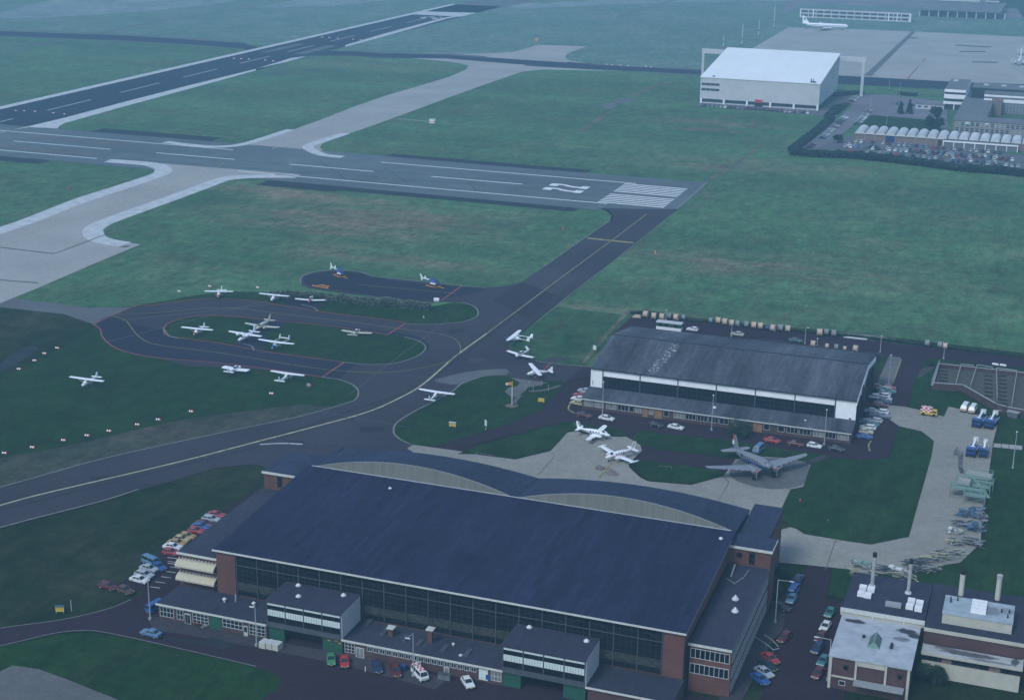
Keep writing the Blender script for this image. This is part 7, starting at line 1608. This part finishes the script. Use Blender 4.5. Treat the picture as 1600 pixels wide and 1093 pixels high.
p = at(1583, 653); t = thing('skip', 'grey steel skip outside the brick yard wall', 'container', (p.x, p.y, .35), -.3); mb = MB(); mb.hexa([(-1.3,-.7,0),(1.1,-.7,0),(1.1,.7,0),(-1.3,.7,0)],[(-1.8,-.9,1.5),(1.5,-.9,1.5),(1.5,.9,1.5),(-1.8,.9,1.5)]); mb.build('body', 'grey_panel', t); part('rim', 'metal_grey', t, [(-1.85,1.55,-.95,.95,1.503,1.6)])
p = at(1567, 645); t = thing('pump_unit', 'grey pump machinery at the yard wall corner', 'machine', (p.x, p.y, .35)); part('housing', 'frame_steel', t, [(-1.4,1,-.8,.6,0,1.3),(1.05,1.8,-.5,.2,0,.8)]); part('pipe', 'metal_grey', t, [(-1.5,2.2,-.95,-.83,.6,.75)])
part_sw = [(1554.5,553),(1567,554.5),(1555,571),(1567,572.5)]
for i, (x, y) in enumerate(part_sw):
    p = at(x, y); t = thing('concrete_block', f'white concrete block, {NUM[i]} of four where the track crosses the road', 'block', (p.x, p.y, .3), -.1, 'white blocks beside the right road'); mb = MB(); mb.hexa([(-1,-.25,0),(1,-.25,0),(1,.25,0),(-1,.25,0)],[(-.9,-.18,.5),(.9,-.18,.5),(.9,.18,.5),(-.9,.18,.5)]); mb.build('block', 'white_paint', t)
p = at(1486, 545); t = thing('field_gate_block', 'white slab left of the far road reels', 'block', (p.x, p.y, .3)); part('slab', 'metal_pale', t, [(-.9,.9,-.3,.3,0,.5)])

# ================================================================== VEGETATION
def leaf_mass(name, n, fn, size, material, parent, seed):
    rg = random.Random(seed); mb = MB()
    for i in range(n):
        c, k = fn(rg); s = size*rg.uniform(.5, 1.3)*k
        a = rg.uniform(0, 6.28); e = rg.uniform(-.9, .9); u = Vector((math.cos(a), math.sin(a), e*.6)).normalized(); w = u.cross(Vector((rg.uniform(-.6,.6), rg.uniform(-.6,.6), 1))).normalized()
        mb.add([c-u*s-w*s*.5, c+u*s*.7-w*s*.6, c+u*s+w*s*.5, c-u*s*.6+w*s*.7], [(0,1,2,3)])
    return mb.build(name, material, parent)
def hedge(pts, width, height, lab, material, n, size, seed, cat='hedge', z0=.1):
    q = [at(*p_) for p_ in pts]; t = thing('hedge', lab, cat, (q[0].x, q[0].y, z0)); o = q[0]
    seg = []; tot = 0
    for a, b in zip(q, q[1:]): l = (b-a).length; seg.append((a-o, b-o, l)); tot += l
    mb = MB()
    for a, b, l in seg: mb.bar((a.x, a.y, height*.36), (b.x, b.y, height*.36), width*.55, height*.7)
    mb.build('core', 'leaf_far' if material == 'leaf_far' else 'leaf', t)
    hn = [random.Random(seed+k).uniform(.72, 1.12) for k in range(400)]
    def fn(rg):
        s = rg.uniform(0, tot); d = s
        for a, b, l in seg:
            if d <= l: break
            d -= l
        dv = (b-a)/l; nv = Vector((-dv.y, dv.x, 0)); k = s/2.2; i = int(k); f = k-i; hh = (hn[i]*(1-f)+hn[i+1]*f)*height
        u = rg.uniform(-1, 1); zz = hh*(1-abs(u)**3*.5)*rg.uniform(.35, 1)**.5 if rg.random() < .6 else rg.uniform(0, hh*.9)
        if zz < hh*.8: u = math.copysign(rg.uniform(.75, 1), u)
        p_ = a+dv*d+nv*u*width/2; return Vector((p_.x, p_.y, zz)), 1
    leaf_mass('foliage', n, fn, size, material, t, seed); return t
hedge([(420,465),(470,466),(505,469),(560,475),(620,480),(672,485)], 2.6, 3.0, 'long grey green windbreak hedge between the club loop and helicopter pad', 'leaf_grey', 9000, .26, 3, z0=.17)
hedge([(1237,240.5),(1262,243),(1330,246),(1400,253),(1450,259),(1500,266),(1560,270),(1620,277)], 9, 3.4, 'long dark hedge between the far car park and the field', 'leaf_far', 9000, .7, 4, z0=0)
hedge([(1238,236),(1256,222),(1274,208),(1290,194),(1298,186)], 5, 2.2, 'dark hedge left of the distant parked cars', 'leaf_far', 4200, .7, 5, z0=0)
hedge([(1294,182),(1304,175),(1312,168)], 4, 1.8, 'dark shrub bed between the white hangar yard and the road', 'leaf_far', 1800, .7, 6, z0=.1)
hedge([(985,491),(1000,490),(1080,503),(1180,513),(1300,524),(1400,535),(1480,545),(1600,559)], 1.6, 1.1, 'low weedy hedge strip behind the cable reels', 'leaf', 5000, .22, 7, z0=.2)
hedge([(1396,206),(1406,206.5)], 5, 2.6, 'dark shrub group behind the vaulted roofs', 'leaf_far', 900, .6, 8, z0=.1)
hedge([(1300,150.5),(1320,148),(1345,146)], 8, 1.6, 'dark planting strip between hangar and crossing taxiway', 'leaf_far', 900, .7, 9, z0=.1)
hedge([(1405,148),(1432,150)], 6, 1.8, 'dark shrubs left of the white site hut', 'leaf_far', 700, .7, 10, z0=.1)
def tree(px, py, h, r, lab, material, n, size, seed, cone=False, z0=.15):
    p = at(px, py); t = thing('tree', lab, 'tree', (p.x, p.y, z0)); rg = random.Random(seed)
    mb = MB(); mb.tube((0,0,0),(0,0,h*.55),r*.1+.06,r*.05+.03,7)
    for k in range(5): a = k*1.3; mb.tube((0,0,h*(.25+.05*k)),(math.cos(a)*r*.6,math.sin(a)*r*.6,h*(.5+.06*k)),r*.04+.03,.02,5)
    mb.build('trunk', 'bark', t)
    cl = [(Vector((rg.gauss(0,.4)*r, rg.gauss(0,.4)*r, h*rg.uniform(.35,.85))), r*rg.uniform(.3,.6)) for _ in range(12)]
    def fn(rg):
        if cone:
            z = h*rg.uniform(.06, 1); rad = r*(1-z/h)*rg.uniform(.5, 1.1); a = rg.uniform(0, 6.28); return Vector((math.cos(a)*rad, math.sin(a)*rad, z)), 1
        c, rr_ = rg.choice(cl); v = Vector((rg.gauss(0,1), rg.gauss(0,1), rg.gauss(0,1))).normalized()*rr_*rg.uniform(.6, 1.05); return c+v, 1
    leaf_mass('crown', n, fn, size, material, t, seed+1)
tree(1406.5,178,7.5,2.2,'left pointed conifer in the far car park lawn','leaf_far',700,.5,31,True); tree(1420.5,178,8.5,2.6,'right pointed conifer in the far car park lawn','leaf_far',800,.5,32,True)
tree(1457,203,7.5,4.5,'dark broad tree left of the office block','leaf_far',1100,.7,33); tree(1463,190,8.5,4,'dark tree behind the broad one near the office block','leaf_far',1000,.7,34); tree(1310,223,4.5,2.5,'small dark tree at the far road junction','leaf_far',500,.5,35)
tree(1155,681,2.4,3.4,'dark rounded shrub before the brick lean-to','leaf',2600,.2,36); tree(1142,683,1.9,1.6,'small dark shrub left of the rounded one','leaf',900,.18,37); tree(1166,684,2.1,1.9,'small dark shrub right of the rounded one','leaf',900,.18,38)
tree(1441,1062,3.6,2.0,'dark bush at the bottom edge between the boiler buildings','leaf',2200,.2,39); tree(1459,1068,3.6,2.0,'second dark bush below the cream front panel','leaf',2000,.2,40)
tree(1215,905,3.2,2.0,'dark bush against the right stair tower','leaf',1800,.2,41); tree(1209,925,3.4,1.9,'dark bush beside the right office wing','leaf',1800,.2,42); tree(1207,935,3.0,1.5,'narrow dark bush near the black parked car','leaf',1200,.2,43)

# distant green beyond the far apron
def far_green():
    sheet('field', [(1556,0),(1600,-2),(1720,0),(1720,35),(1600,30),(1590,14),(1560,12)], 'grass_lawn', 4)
far_green()

# ================================================================== HAZE
def haze():
    mb = MB(); mb.box(-7200, 7200, -700, 10000, -1.0, 175.0); m = bpy.data.materials.new('haze'); m.use_nodes = True; nt = m.node_tree
    for n_ in list(nt.nodes):
        if n_.type != 'OUTPUT_MATERIAL': nt.nodes.remove(n_)
    out = [n_ for n_ in nt.nodes if n_.type == 'OUTPUT_MATERIAL'][0]
    pv = nd(nt, 'ShaderNodeVolumePrincipled'); pv.inputs['Color'].default_value = HAZE_COL; pv.inputs['Density'].default_value = HAZE_DENS; pv.inputs['Anisotropy'].default_value = 0.0
    nt.links.new(pv.outputs[0], out.inputs['Volume']); MATS['haze'] = m
    o = mb.build('haze', m); tag(o, None, None, None, 'stuff')
HAZE_COL = (0.42, 0.76, 1.0, 1); HAZE_DENS = 0.00028
haze()
